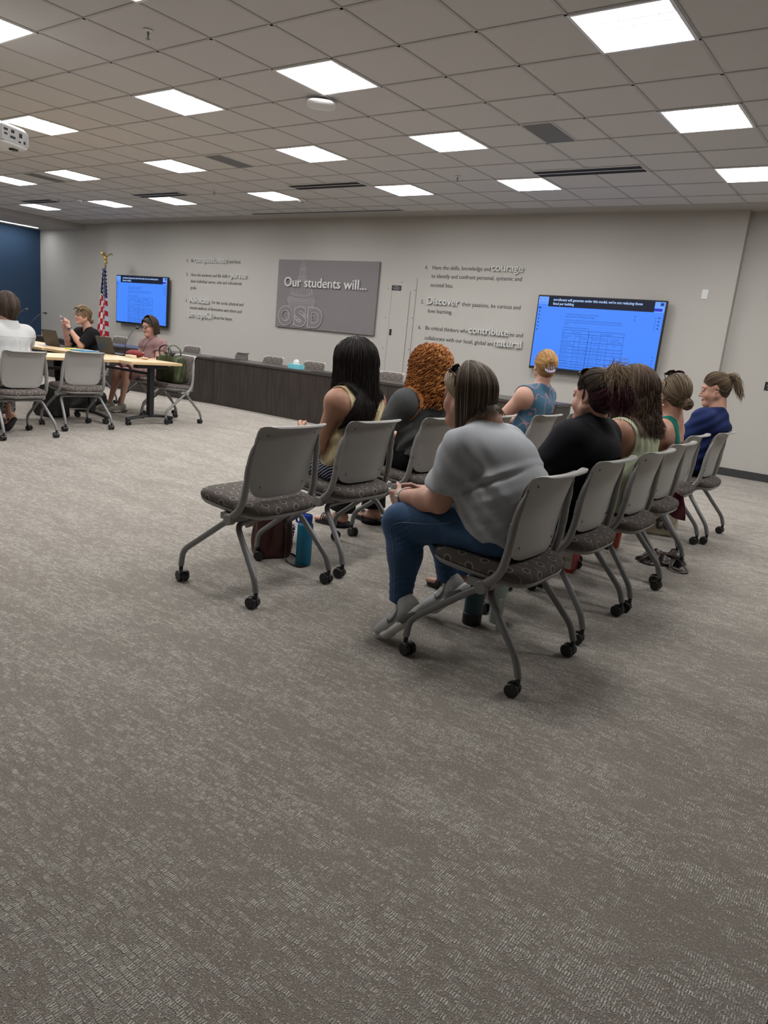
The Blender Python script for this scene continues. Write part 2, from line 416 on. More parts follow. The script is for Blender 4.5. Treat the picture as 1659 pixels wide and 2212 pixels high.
MB().box2((0.1, 0.05, -0.168), (0.14, 0.1, -0.15)).build('foot', M_black, t, smooth=False)

# ------------------------------------------------------------------ writing
def text_mesh(s, size, width=None, ext=0.0, res=3, height=1.0, outline=0.0, offset=0.0, align='LEFT'):
    c = bpy.data.curves.new('t', 'FONT'); c.body = s; c.size = size; c.extrude = ext; c.resolution_u = res; c.offset = offset
    if outline: c.fill_mode = 'NONE'; c.bevel_depth = outline; c.bevel_resolution = 0
    o = bpy.data.objects.new('t', c); me = bpy.data.meshes.new_from_object(o)
    n = len(me.vertices); V = np.zeros(n * 3, np.float32); me.vertices.foreach_get('co', V); V = V.reshape(-1, 3)
    F = [tuple(p.vertices) for p in me.polygons]
    bpy.data.objects.remove(o); bpy.data.curves.remove(c); bpy.data.meshes.remove(me)
    V[:, 0] -= V[:, 0].min()
    if width: V[:, 0] *= width / max(1e-6, V[:, 0].max())
    V[:, 1] *= height
    if align == 'CENTER': V[:, 0] -= V[:, 0].max() / 2
    return V, F
def wall_text(mb, s, x, z, y, size, width=None, **kw):
    """lettering standing in the plane y = const, read from the room"""
    V, F = text_mesh(s, size, width, **kw)
    mb.add(np.stack([V[:, 0] + x, y - V[:, 2], V[:, 1] + z], 1), F)

M_ink = plain('black_vinyl', (0.035, 0.033, 0.03), 0.5)
M_letter = plain('raised_letter_paint', (0.62, 0.615, 0.60), 0.5)
TXT = [('A', '1.', -12.751, -12.68, 2.446), ('A', 'Be', -12.608, -12.522, 2.446), ('A', '*compassionate', -12.488, -11.491, 2.444), ('A', 'and kind.', -11.456, -11.134, 2.446),
       ('B', '2.', -12.762, -12.689, 2.175), ('B', 'Have the academic and life skills to', -12.607, -11.398, 2.172), ('B', '*pursue', -11.376, -10.932, 2.172), ('B', 'their individual career, civic and educational', -12.61, -11.087, 2.046), ('B', 'goals.', -12.612, -12.412, 1.919),
       ('C', '3.', -12.754, -12.705, 1.655), ('C', '*Advocate', -12.607, -11.986, 1.653), ('C', 'for the social, physical and', -11.922, -11.007, 1.656), ('C', 'mental wellness of themselves and others and', -12.605, -11.048, 1.521), ('C', '*be hopeful', -12.621, -11.899, 1.362), ('C', 'about the future.', -11.857, -11.297, 1.362),
       ('D', '4.', -6.847, -6.799, 2.438), ('D', 'Have the skills, knowledge and', -6.703, -5.657, 2.44), ('D', '*courage', -5.634, -5.106, 2.44), ('D', 'to identify and confront personal, systemic and', -6.708, -5.12, 2.312), ('D', 'societal bias.', -6.709, -6.283, 2.176),
       ('E', '5.', -6.852, -6.803, 1.908), ('E', '*Discover', -6.722, -6.123, 1.908), ('E', 'their passions, be curious and', -6.086, -5.081, 1.91), ('E', 'love learning.', -6.704, -6.249, 1.776),
       ('F', '6.', -6.856, -6.807, 1.51), ('F', 'Be critical thinkers who', -6.714, -5.919, 1.51), ('F', '*contribute', -5.894, -5.213, 1.514), ('F', 'to and', -5.19, -4.978, 1.514), ('F', 'collaborate with our local, global and', -6.712, -5.44, 1.354), ('F', '*natural', -5.424, -4.972, 1.356)]
TL = dict(A='wall lettering number 1 with the raised word compassionate, top of the left column', B='wall lettering number 2 with the raised word pursue, middle of the left column', C='wall lettering number 3 with raised words Advocate and be hopeful, left column',
          D='wall lettering number 4 with the raised word courage, top of the right column', E='wall lettering number 5 with the raised word Discover, middle of the right column', F='wall lettering number 6 with raised words contribute and natural, right column')
for g in 'ABCDEF':
    rows = [r for r in TXT if r[0] == g]
    ox, oz = rows[0][2], rows[0][4]
    t = thing('wall_lettering', TL[g], 'wall lettering', (ox, YB, oz), 0, 'numbered wall sentences')
    for _, s, a, b, z in rows:
        if s[0] != '*':
            m = MB(); wall_text(m, s, a - ox, z - oz, -0.0018, 0.088, b - a, ext=0.0015, res=2); m.build('vinyl_text', M_ink, t, smooth=False)
    for _, s, a, b, z in rows:
        if s[0] == '*':
            q = MB(); wall_text(q, s[1:], a - ox, z - oz, -0.022, 0.155, b - a, ext=0.014, offset=0.001); q.build('raised_word', M_letter, t, smooth=False)

# sign board with dome and outline letters
BX0, BX1, BZ0, BZ1 = -10.075, -7.735, 1.335, 2.535
M_board = plain('sign_board', (0.20, 0.182, 0.187), 0.55, spec=0.3)
M_line = plain('sign_line', (0.46, 0.44, 0.435), 0.5)
M_sign = plain('sign_letter', (0.66, 0.655, 0.65), 0.4, 0.1)
t = thing('sign_board', 'large grey wall sign reading Our students will with a dome drawing and OSD outline letters', 'sign', ((BX0 + BX1) / 2, YB, BZ0))
cx_, YS = (BX0 + BX1) / 2, -0.045
def bx(x): return x - cx_
def bzz(z): return z - BZ0
MB().box2((bx(BX0), -0.04, 0), (bx(BX1), 0, BZ1 - BZ0)).build('panel', M_board, t, bevel=0.004)
nat = [text_mesh(w_, 1.0)[0][:, 0].max() for w_ in ('Our', 'Our students', 'Our students will...', 'students', 'will...')]
for w_, x0_, wd_ in (('Our', 0.0, nat[0]), ('students', nat[1] - nat[3], nat[3]), ('will...', nat[2] - nat[4], nat[4])):
    q = MB(); k_ = 1.925 / nat[2]; wall_text(q, w_, bx(-9.875) + x0_ * k_, bzz(2.068), -0.062, 0.232, wd_ * k_, ext=0.012, offset=0.001); q.build('raised_lettering', M_sign, t, smooth=False)
ln = MB()
def line(pts, r=0.0045): ln.tube([(bx(x), YS + 0.004, bzz(z)) for x, z in pts], r, 5)
def arc(x0, x1, z, sag, n=14): return [(x0 + (x1 - x0) * i / n, z - sag * (1 - (2 * i / n - 1) ** 2)) for i in range(n + 1)]
xc = -9.455
line([(xc, 2.515), (xc - 0.055, 2.425), (xc + 0.055, 2.425), (xc, 2.515)]); line([(xc - 0.02, 2.45), (xc + 0.02, 2.45)])
for dx in (-0.06, -0.02, 0.02, 0.06): line([(xc + dx, 2.42), (xc + dx * 1.15, 2.26)])
line(arc(xc - 0.065, xc + 0.065, 2.35, -0.03)); line(arc(xc - 0.085, xc + 0.085, 2.26, 0.012)); line(arc(xc - 0.10, xc + 0.10, 2.235, 0.014)); line(arc(xc - 0.10, xc + 0.10, 2.205, 0.014))
for s in (-1, 1): line([(xc + s * 0.09, 2.2), (xc + s * 0.16, 2.15), (xc + s * 0.215, 2.08), (xc + s * 0.25, 2.0), (xc + s * 0.265, 1.97)])
for k in range(-3, 4):
    u = k / 4
    line([(xc + u * 0.09, 2.2), (xc + u * 0.165, 2.15), (xc + u * 0.22, 2.07), (xc + u * 0.262, 1.955)], 0.003)
for z, w in ((1.97, 0.268), (1.945, 0.285), (1.9, 0.30), (1.875, 0.32), (1.85, 0.335), (1.82, 0.335)): line(arc(xc - w, xc + w, z, 0.04))
for s in (-1, 1): line([(xc + s * 0.335, 1.85), (xc + s * 0.335, 1.82), (xc + s * 0.305, 1.80), (xc + s * 0.295, 1.63)])
for k in range(-9, 10): line([(xc + k * 0.031, 1.775 + 0.02 * abs(k / 9) ** 2), (xc + k * 0.0305, 1.46)], 0.0032)
for z in (1.60, 1.57, 1.52, 1.485, 1.45, 1.42): line(arc(xc - 0.36, xc + 0.37, z, 0.03))
ln.build('dome_drawing', M_line, t)
pl = MB(); oo = MB()
for ch, x, w, z, hgt in (('O', -10.0, 0.385, 1.365, 0.36), ('S', -9.60, 0.31, 1.365, 0.36), ('D', -9.255, 0.355, 1.365, 0.36)):
    sz = 0.50
    V, F = text_mesh(ch, sz, None, ext=0.003, offset=0.025, res=10); k = hgt / (V[:, 1].max() - V[:, 1].min())
    V2 = V.copy(); V2[:, 0] *= w / V[:, 0].max(); V2[:, 1] = (V[:, 1] - V[:, 1].min()) * k
    pl.add(np.stack([V2[:, 0] + bx(x), -0.0505 - V2[:, 2], V2[:, 1] + bzz(z)], 1), F)
    V, F = text_mesh(ch, sz, None, offset=0.025, outline=0.006, res=10); k = hgt / (V[:, 1].max() - V[:, 1].min())
    V[:, 0] *= w / V[:, 0].max(); V[:, 1] = (V[:, 1] - V[:, 1].min()) * k; V[:, 2] *= 0.4
    oo.add(np.stack([V[:, 0] + bx(x), -0.0535 - V[:, 2], V[:, 1] + bzz(z)], 1), F)
pl.build('letter_fill', M_board, t, smooth=False); oo.build('letter_outline', M_line, t)

# ------------------------------------------------------------------ televisions
M_scr = emit('screen_blue', (0.065, 0.25, 0.98), 1.0 * SCREEN_POWER)
M_scr2 = emit('screen_light', (0.13, 0.32, 1.0), 1.15 * SCREEN_POWER)
M_cap = emit('screen_caption', (0.003, 0.006, 0.022), SCREEN_POWER)
M_capt = emit('screen_white', (0.42, 0.62, 1.0), 1.0 * SCREEN_POWER)
M_sink = emit('screen_ink', (0.012, 0.035, 0.2), SCREEN_POWER)
M_sbut = emit('screen_button', (0.02, 0.03, 0.55), SCREEN_POWER)
def make_tv():
    w, h = 1.815, 1.035
    t = thing('television', 'x', 'television')
    MB().box2((-w / 2, -0.03, 0), (w / 2, 0.025, h)).build('bezel', M_black, t, bevel=0.006)
    MB().box2((-0.35, 0.02, 0.25), (0.35, 0.078, 0.75)).build('wall_mount', M_black, t, smooth=False)
    sw, sh = w - 0.035, h - 0.06
    X = lambda u: -sw / 2 + u * sw
    Z = lambda v: h - 0.022 - v * sh
    sc = MB().box2((X(0), -0.0315, Z(1)), (X(1), -0.029, Z(0))).build('screen', M_scr, t, smooth=False)
    def rect(mb, u0, v0, u1, v1, y=-0.0326): mb.box2((X(u0), y, Z(v1)), (X(u1), y + 0.0008, Z(v0)))
    a = MB(); rect(a, 0.0, 0.0, 0.088, 0.10); rect(a, 0.925, 0.0, 1.0, 0.135); a.build('toolbar', M_scr2, sc, smooth=False)
    a = MB(); rect(a, 0.085, -0.012, 0.925, 0.135, -0.0334); a.build('caption_box', M_cap, sc, smooth=False)
    a = MB(); wall_text(a, "enrollment will generate under this model, we're not reducing those", X(0.125), Z(0.052), -0.0340, 0.048, 0.71 * sw, ext=0.0002, res=2, offset=0.001)
    wall_text(a, "fixed per building", X(0.125), Z(0.108), -0.0340, 0.048, 0.175 * sw, ext=0.0002, res=2, offset=0.001); a.build('caption_text', M_capt, sc, smooth=False)
    d = MB()
    def tx(s, u, v, size, wid): wall_text(d, s, X(u), Z(v), -0.0330, size, wid * sw, ext=0.0002, res=1)
    tx('Comparison of Olympia Costs to State Funding', 0.245, 0.235, 0.026, 0.265); tx('State Prototypical Schools Equivalent Staffing', 0.245, 0.268, 0.026, 0.24)
    tx('The tables below demonstrate state prototypical funding formulas and district equivalent staffing', 0.245, 0.315, 0.022, 0.455)
    tx('utilized due to paying market rate salaries and required benefits. Estimates are based on 2025-26', 0.245, 0.345, 0.022, 0.46); tx('factors', 0.245, 0.373, 0.022, 0.035)
    tx('Elementary Schools (400 Students)', 0.245, 0.42, 0.024, 0.205)
    T0, T1, VT = 0.243, 0.735, 0.445
    cols = [0, 0.215, 0.30, 0.435, 0.50, 0.635, 0.755, 1.0]
    rows = [VT, 0.495, 0.60, 0.675, 0.72, 0.765, 0.82, 0.885, 0.925, 0.965, 0.995]
    def hl(v, u0=T0, u1=T1, th=0.0022): rect(d, u0, v - th, u1, v + th, -0.0330)
    for v in rows: hl(v)
    for k, c in enumerate(cols):
        u = T0 + c * (T1 - T0); th = 0.0018 if k == 3 else 0.0009
        v0 = VT if k in (0, 3, 7) else rows[1]
        rect(d, u - th, v0, u + th, rows[-1], -0.0330)
    U = lambda c: T0 + c * (T1 - T0)
    tx('State Funded', U(0.15), 0.480, 0.022, 0.07); tx('District Equivalent', U(0.62), 0.480, 0.022, 0.10)
    for s, c, v, w_ in (('Prototypical', .01, .535, .07), ('Staffing', .01, .562, .045), ('FTE', .235, .535, .025), ('Salary &', .31, .535, .05), ('Benefits', .31, .562, .05), ('FTE', .445, .535, .025), ('Salary &', .515, .535, .05), ('Benefits', .515, .562, .05), ('Levy', .655, .535, .03), ('Funded', .645, .562, .045), ('How many', .80, .535, .065), ('students to', .80, .560, .065), ('generate 1 FTE?', .775, .585, .1)):
        tx(s, U(c), v, 0.02, w_)
    names = [('Principal &', 'Assistant Principal'), ('Teachers',), ('Librarian',), ('Counselor',), ('Nurse/Health', 'Services'), ('Paraeducator',), ('Office Support',), ('Custodian',)]
    vals = [('1.3', '$197,000', '2.0', '$421,755', '42%', '400'), ('19.4', '$114,875', '20.1', '$139,250', '29%', '17'), ('0.7', '$114,875', '1.0', '$139,250', '42%', '172'), ('0.9', '$114,875', '0.9', '$139,250', '28%', '117'), ('1.8', '$114,875', '0.8', '$139,250', '28%', '1.1'), ('0.9', '$64,795', '1.4', '$82,512', '41%', '82'), ('2.0', '$64,795', '2.2', '$79,110', '34%', '70'), ('1.7', '$64,795', '1.6', '$77,400', '25%', '91')]
    for r in range(8):
        v = rows[2 + r]
        for i, s in enumerate(names[r]): tx(s, U(0.01), v + 0.032 + 0.026 * i, 0.02, min(0.1, 0.0062 * len(s)))
        for s, c in zip(vals[r], (.245, .32, .45, .53, .665, .855)): tx(s, U(c), v + 0.034, 0.018, 0.0062 * len(s))
    for k in range(6): rect(d, 0.012, 0.20 + k * 0.052, 0.024, 0.215 + k * 0.052, -0.0330)
    tx('File   Edit', 0.01, 0.045, 0.022, 0.05); tx('worksheet.pdf', 0.01, 0.085, 0.022, 0.065)
    for k in range(4): rect(d, 0.965, 0.20 + k * 0.047, 0.977, 0.214 + k * 0.047, -0.0330)
    for k in range(6): rect(d, 0.968, 0.72 + k * 0.045, 0.975, 0.73 + k * 0.045, -0.0330)
    rect(d, 0.945, 0.19, 0.9465, 0.37, -0.0330); rect(d, 0.79, 0.2, 0.797, 0.213, -0.0330); rect(d, 0.79, 0.245, 0.797, 0.258, -0.0330)
    rect(d, 0.965, 0.012, 0.99, 0.05, -0.0334)
    d.add([(X(0.735), -0.0332, Z(0.69)), (X(0.741), -0.0332, Z(0.712)), (X(0.735), -0.0332, Z(0.715))], [(0, 1, 2)])
    d.build('document', M_sink, sc, smooth=False)
    a = MB(); rect(a, 0.925, 0.085, 0.985, 0.122, -0.0334); rect(a, 0.008, 0.145, 0.028, 0.172, -0.0331); a.build('button', M_sbut, sc, smooth=False)
    return t
tv = make_tv()
tv.location = (-3.853, 9.99, 1.09); tv['label'] = 'large wall television with blue document screen on the right, behind the audience'
tv2 = copy_tree(tv); tv2.location = (-14.12, 9.99, 1.085); tv2['label'] = 'wall television with blue document screen at the left, beside the flag'
for o in (tv, tv2): o['group'] = 'wall televisions'

# ------------------------------------------------------------------ small things on the back wall
t = thing('switch_plate', 'blank white vertical plate on the wall right of the large television', 'wall plate', (-2.537, YB, 2.175))
MB().box2((-0.038, -0.008, 0), (0.038, 0, 0.118)).build('plate', M_white, t, bevel=0.003)
MB().box2((-0.018, -0.0095, 0.025), (0.018, -0.007, 0.093)).build('insert', M_white, t, smooth=False)
t = thing('wall_notice', 'small black wall notice with tiny white lines beside the grey sign board', 'notice', (-7.37, YB, 2.09))
MB().box2((-0.095, -0.005, 0), (0.095, 0, 0.082)).build('plate', M_black, t, smooth=False)
q = MB()
for k, (a, b) in enumerate(((-.03, .03), (-.07, .07), (-.075, .075), (-.05, .05))): q.box2((a, -0.0062, 0.066 - k * 0.016), (b, -0.0048, 0.0685 - k * 0.016))
q.build('print', M_white, t, smooth=False)
t = thing('wall_notice', 'small black wall notice with white lines at the right photo edge', 'notice', (-1.56, YB + 0.12, 1.13))
MB().box2((-0.095, -0.005, 0), (0.095, 0, 0.105)).build('plate', M_black, t, smooth=False)
q = MB()
for k, (a, b) in enumerate(((-.04, .04), (-.07, .07), (-.06, .06), (-.06, .06))): q.box2((a, -0.0062, 0.08 - k * 0.02), (b, -0.0048, 0.0845 - k * 0.02))
q.build('print', M_white, t, smooth=False)
t = thing('wall_hatch', 'tall flush wall hatch with a lock and screws right of the grey sign board', 'wall hatch', (-7.27, YB - 0.003, 0.75))
MB().box2((-0.185, -0.004, 0), (0.185, 0, 1.34)).build('hatch_door', M_wall, t, smooth=False)
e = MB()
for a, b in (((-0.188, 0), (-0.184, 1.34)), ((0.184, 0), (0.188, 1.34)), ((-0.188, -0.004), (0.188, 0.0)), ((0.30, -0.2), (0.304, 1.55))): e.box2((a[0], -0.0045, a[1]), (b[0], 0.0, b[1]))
e.build('seam', plain('seam_gap', (0.16, 0.15, 0.14), 0.8), t, smooth=False)  # shadow inside the hatch seams, painted as dark strips
MB().box2((-0.155, -0.012, 0.62), (-0.115, -0.003, 0.72)).build('lock', M_black, t, smooth=False)
q = MB()
for x, z in ((-0.27, 0.4), (-0.27, 0.9), (-0.27, 1.36), (0.27, 0.42), (0.27, 0.92), (0.27, 1.36), (0.0, 1.48)): q.lathe([(0.001, -0.006), (0.009, -0.005), (0.009, 0.0)], (x, 0, z), 10, 'y')
q.build('screw', M_reg, t)
# ------------------------------------------------------------------ chairs
def chair_fabric():
    t = NT('chair_fabric'); uv = t.coord('UV'); u, v, _ = t.sep(uv)
    su, sv = 0.062, 0.105
    cu = t.math('FLOOR', t.math('DIVIDE', u, su))
    fu = t.math('SUBTRACT', t.math('FRACT', t.math('DIVIDE', u, su)), 0.5)                     # -.5...5 across a chain
    off = t.math('MULTIPLY', t.math('MODULO', t.math('ABSOLUTE', cu), 2.0), 0.5)
    fv = t.math('SUBTRACT', t.math('FRACT', t.math('ADD', t.math('DIVIDE', v, sv), off)), 0.5)
    du = t.math('MULTIPLY', fu, su); dv = t.math('MULTIPLY', fv, sv)
    r = t.math('SQRT', t.math('ADD', t.math('MULTIPLY', du, du), t.math('MULTIPLY', dv, dv)))
    ring = t.math('MULTIPLY', t.math('SUBTRACT', 0.0036, t.math('ABSOLUTE', t.math('SUBTRACT', r, 0.0175))), 700.0, clamp=True)
    inside = t.math('LESS_THAN', r, 0.0175)
    bar = t.math('MULTIPLY', t.math('SUBTRACT', 0.0024, t.math('ABSOLUTE', du)), 900.0, clamp=True)
    bar = t.math('MULTIPLY', bar, t.math('GREATER_THAN', r, 0.0175))
    par = t.math('MODULO', t.math('ABSOLUTE', t.math('FLOOR', t.math('ADD', t.math('DIVIDE', v, sv), off))), 2.0)
    f = t.noise(t.coord(), 500, 2, 0.6)
    base = t.mix(f, (0.070, 0.058, 0.051), (0.125, 0.108, 0.097))
    base = t.mix(t.math('MULTIPLY', inside, 0.55), base, (0.045, 0.038, 0.034))
    c = t.mix(bar, base, t.mix(par, (0.215, 0.19, 0.17), (0.135, 0.095, 0.082)))
    c = t.mix(ring, c, (0.25, 0.222, 0.20))
    t.bump(f, 0.35, 0.002)
    return t.set(col=c, rough=0.85, spec=0.2)
M_fab = chair_fabric()
M_shell = plain('chair_shell_plastic', (0.315, 0.305, 0.285), 0.42, bump=0.05, bscale=900)
M_pan = plain('chair_pan_plastic', (0.235, 0.228, 0.218), 0.45)
M_tube = plain('chair_tube_enamel', (0.20, 0.20, 0.20), 0.36, 0.25)
M_chrome = plain('chrome', (0.6, 0.6, 0.6), 0.2, 1.0)

def sq2(rx, ry, z, n=48, e=4.5, cx=0.022, front=0.0):
    a = np.linspace(0, 2 * math.pi, n, endpoint=False); c, s = np.cos(a), np.sin(a)
    k = (np.abs(c) ** e + np.abs(s) ** e) ** (-1 / e)
    x = rx * k * c; y = ry * k * s
    y = y * (1 - front * (x / rx))                 # x > 0 is the front of the seat
    return np.stack([x + cx, y, np.full(n, z)], 1)

def back_profile(z):
    """backward offset (towards -x, the rear) of the shell at height z"""
    return np.interp(z, [0.46, 0.50, 0.575, 0.68, 0.77, 0.815, 0.838, 0.848, 0.8495], [0.128, 0.137, 0.145, 0.16, 0.182, 0.197, 0.212, 0.226, 0.245])

def make_shell(y_in, zb, zt, dx, th, lip, cur, name, mat, parent, nu=33, nv=36, rb=0.085, rt=0.07, uvon=False):
    tt = np.linspace(0, 1, nv)
    zz = zb + (zt - zb) * tt
    w = np.full(nv, y_in)
    def corner(dist, r):
        k = np.clip(1 - dist / r, 0, 1); return r * (1 - np.sqrt(np.maximum(0, 1 - k ** 2.4)))
    # arc-length along the profile so the top lip rolls over
    prof_z = np.linspace(zb, zt, 200); prof_x = back_profile(prof_z) if lip else np.minimum(back_profile(prof_z), 0.215)
    if lip:
        ang = np.linspace(0, 1, 30)
        prof_z = np.concatenate([prof_z, zt - 0.010 * ang ** 2]); prof_x = np.concatenate([prof_x, prof_x[-1] + 0.006 * np.sin(ang * math.pi / 2)])
    s = np.concatenate([[0], np.cumsum(np.hypot(np.diff(prof_x), np.diff(prof_z)))]); L = s[-1]
    sv = np.concatenate([np.linspace(0, 0.09, 10, endpoint=False), np.linspace(0.09, L - 0.08, nv - 22, endpoint=False), np.linspace(L - 0.08, L, 12)])
    pz = np.interp(sv, s, prof_z); px = np.interp(sv, s, prof_x)
    w = y_in - 0.02 * np.clip(1 - sv / (L * 0.8), 0, 1) - corner(sv, rb) - corner(L - sv, rt) * (1 if lip else 1)
    u = np.sin(np.linspace(-1, 1, nu) * math.pi / 2)
    def surf(o):
        Y = w[:, None] * u[None, :]
        X = -(px[:, None] + dx) + o + cur * (Y / y_in) ** 2
        edge = np.clip((np.abs(u[None, :]) - 0.86) / 0.14, 0, 1)
        return np.stack([X, Y, np.repeat(pz[:, None], nu, 1)], 2)
    A, B = surf(0.0), surf(th)
    if uvon:                                            # puffed edges of the pad
        e = (1 - np.abs(u)[None, :] ** 8) * (1 - np.abs(np.linspace(-1, 1, nv))[:, None] ** 8)
        B[:, :, 0] = A[:, :, 0] + th * (0.35 + 0.65 * e)
    V = np.concatenate([A.reshape(-1, 3), B.reshape(-1, 3)]); n = nu * nv; F = []
    for i in range(nv - 1):
        for j in range(nu - 1):
            a = i * nu + j
            F.append((a, a + nu, a + nu + 1, a + 1)); F.append((n + a, n + a + 1, n + a + nu + 1, n + a + nu))
    bd = [j for j in range(nu)] + [i * nu + nu - 1 for i in range(1, nv)] + [(nv - 1) * nu + j for j in range(nu - 2, -1, -1)] + [i * nu for i in range(nv - 2, 0, -1)]
    for i in range(len(bd)):
        a, b = bd[i], bd[(i + 1) % len(bd)]; F.append((a, b, n + b, n + a))
    uv = np.stack([V[:, 1], V[:, 2]], 1) if uvon else None
    return link(name, mesh_from(name, V, F, mat, True, 60, uv=uv), parent)

def make_caster(parent, x, y, sw):
    """dual wheel caster: sw = swivel angle"""
    c, s = math.cos(sw), math.sin(sw)
    def T(m, ox):                                       # wheel axis along local y, trailing by ox
        V = np.concatenate(m.V); X = V[:, 0] + ox
        m.V = [np.stack([x + X * c - V[:, 1] * s, y + X * s + V[:, 1] * c, V[:, 2]], 1)]; return m
    hood = MB()
    an = np.linspace(-0.15, math.pi * 0.75, 9)
    R = []
    for a in an: R.append([(0.031 * math.cos(a), yy, 0.029 + 0.031 * math.sin(a)) for yy in (-0.007, 0.007)] + [(0.02 * math.cos(a), yy, 0.029 + 0.02 * math.sin(a)) for yy in (0.007, -0.007)])
    hood.rings(R); T(hood, -0.016)
    st = MB().lathe([(0.010, 0.045), (0.010, 0.085)], (0, 0, 0), 12)
    T(st, 0.0); hood.add(st.V[0], st.F)
    k = hood.build('caster', M_black, parent)
    for sy_ in (-1, 1):
        wv = MB().lathe([(0.001, sy_ * 0.0065), (0.026, sy_ * 0.0065), (0.0285, sy_ * 0.009), (0.0285, sy_ * 0.023), (0.026, sy_ * 0.0265), (0.018, sy_ * 0.0275), (0.001, sy_ * 0.0255)], (0, 0, 0.0288), 22, 'y')
        T(wv, -0.016); wv.build('caster_wheel', M_black, parent)
    return k

def make_chair():
    """faces +x, base centre at the origin"""
    t = thing('chair', 'x', 'chair')
    pan = MB().rings([sq2(0.17, 0.17, 0.398), sq2(0.215, 0.225, 0.408, front=-0.02), sq2(0.226, 0.237, 0.422, front=-0.02), sq2(0.224, 0.235, 0.430, front=-0.02)])
    P = pan.V[0]; P[:, 2] += 0.03 * P[:, 0] / 0.22 * 0.5
    pan.build('seat_pan', M_pan, t, angle=50)
    R = [sq2(0.222, 0.233, 0.430, 56), sq2(0.229, 0.241, 0.440, 56), sq2(0.229, 0.241, 0.456, 56), sq2(0.222, 0.235, 0.470, 56), sq2(0.205, 0.218, 0.479, 56), sq2(0.16, 0.17, 0.4835, 56), sq2(0.09, 0.10, 0.484, 56), sq2(0.02, 0.02, 0.484, 56)]
    V = np.concatenate(R); n = 56; F = []
    for i in range(len(R) - 1):
        for j in range(n):
            k = (j + 1) % n; F.append((i * n + j, i * n + k, (i + 1) * n + k, (i + 1) * n + j))
    F.append(tuple(range(n - 1, -1, -1))); F.append(tuple(range((len(R) - 1) * n, len(R) * n)))
    drop = np.clip(0.482 - V[:, 2], 0, 1); nx = (V[:, 0] - 0.022) / 0.23; ny = V[:, 1] / 0.24
    ax = np.abs(nx) ** 6; ay = np.abs(ny) ** 6; sm = ax + ay + 1e-6
    uv = np.stack([V[:, 1] + np.sign(ny) * drop * ay / sm, V[:, 0] + np.sign(nx) * drop * ax / sm + 0.02], 1)
    V[:, 2] += 0.03 * V[:, 0] / 0.22 * 0.5 - 0.010 * np.clip((V[:, 0] - 0.15) / 0.08, 0, 1) ** 2
    link('seat', mesh_from('seat', V, F, M_fab, True, 60, uv=uv), t)
    sh = make_shell(0.222, 0.487, 0.8495, 0.0, 0.008, True, 0.028, 'backrest', M_shell, t)
    make_shell(0.213, 0.50, 0.84, -0.008, 0.024, False, 0.028, 'backrest_pad', M_fab, sh, uvon=True)
    for y, z in ((0.15, 0.545), (-0.15, 0.545), (0.165, 0.80), (-0.165, 0.80)):
        xx = -float(back_profile(z)) + 0.028 * (y / 0.222) ** 2 - 0.0015
        MB().ell((xx, y, z), (0.003, 0.0055, 0.0055), 10, 6).build('screw', M_tube, sh)
    for s in (-1, 1):
        path = fillet([(-0.042, s * 0.252, 0.388), (-0.112, s * 0.25, 0.448), (-0.132, s * 0.243, 0.56), (-0.136, s * 0.235, 0.66), (-0.150, s * 0.226, 0.74), (-0.163, s * 0.214, 0.79)], [0.05, 0.07, 0.05, 0.04], 7)
        up = MB().tube(path, np.interp(np.linspace(0, 1, len(path)), [0, 0.7, 0.85, 1], [0.0175, 0.0165, 0.013, 0.004]), 12)
        o = up.build('back_upright', M_pan, t)
        MB().tube([(-0.1365, s * 0.2365, 0.655), (-0.1335, s * 0.241, 0.595)], 0.0182, 12).build('sleeve', M_pan, o)
        hb = MB().lathe([(0.001, s * 0.271), (0.024, s * 0.271), (0.0275, s * 0.268), (0.0275, s * 0.238), (0.001, s * 0.238)], (-0.042, 0, 0.383), 24, 'y')
        hb.box2((-0.075, s * 0.16, 0.374), (0.03, s * 0.245, 0.404))
        hb.build('hinge', M_pan, t)
        for front in (True, False):
            if front: pts = [(-0.045, s * 0.245, 0.38), (0.0, s * 0.247, 0.355), (0.262, s * 0.268, 0.158), (0.270, s * 0.27, 0.078)]; rad = [0.02, 0.05]
            else: pts = [(-0.04, s * 0.10, 0.358), (-0.06, s * 0.222, 0.358), (-0.235, s * 0.266, 0.145), (-0.256, s * 0.27, 0.078)]; rad = [0.05, 0.05]
            g = MB().tube(fillet(pts, rad, 8), 0.0148, 12).build('leg', M_tube, t)
            ex = 0.270 if front else -0.256
            make_caster(g, ex, s * 0.27, random.Random(int(s * 3 + front * 7 + 50)).uniform(-0.6, 0.6) + (math.pi if not front else 0))
    MB().tube([(-0.04, -0.12, 0.358), (-0.04, 0.12, 0.358)], 0.0135, 10).build('cross_tube', M_tube, t)
    return t

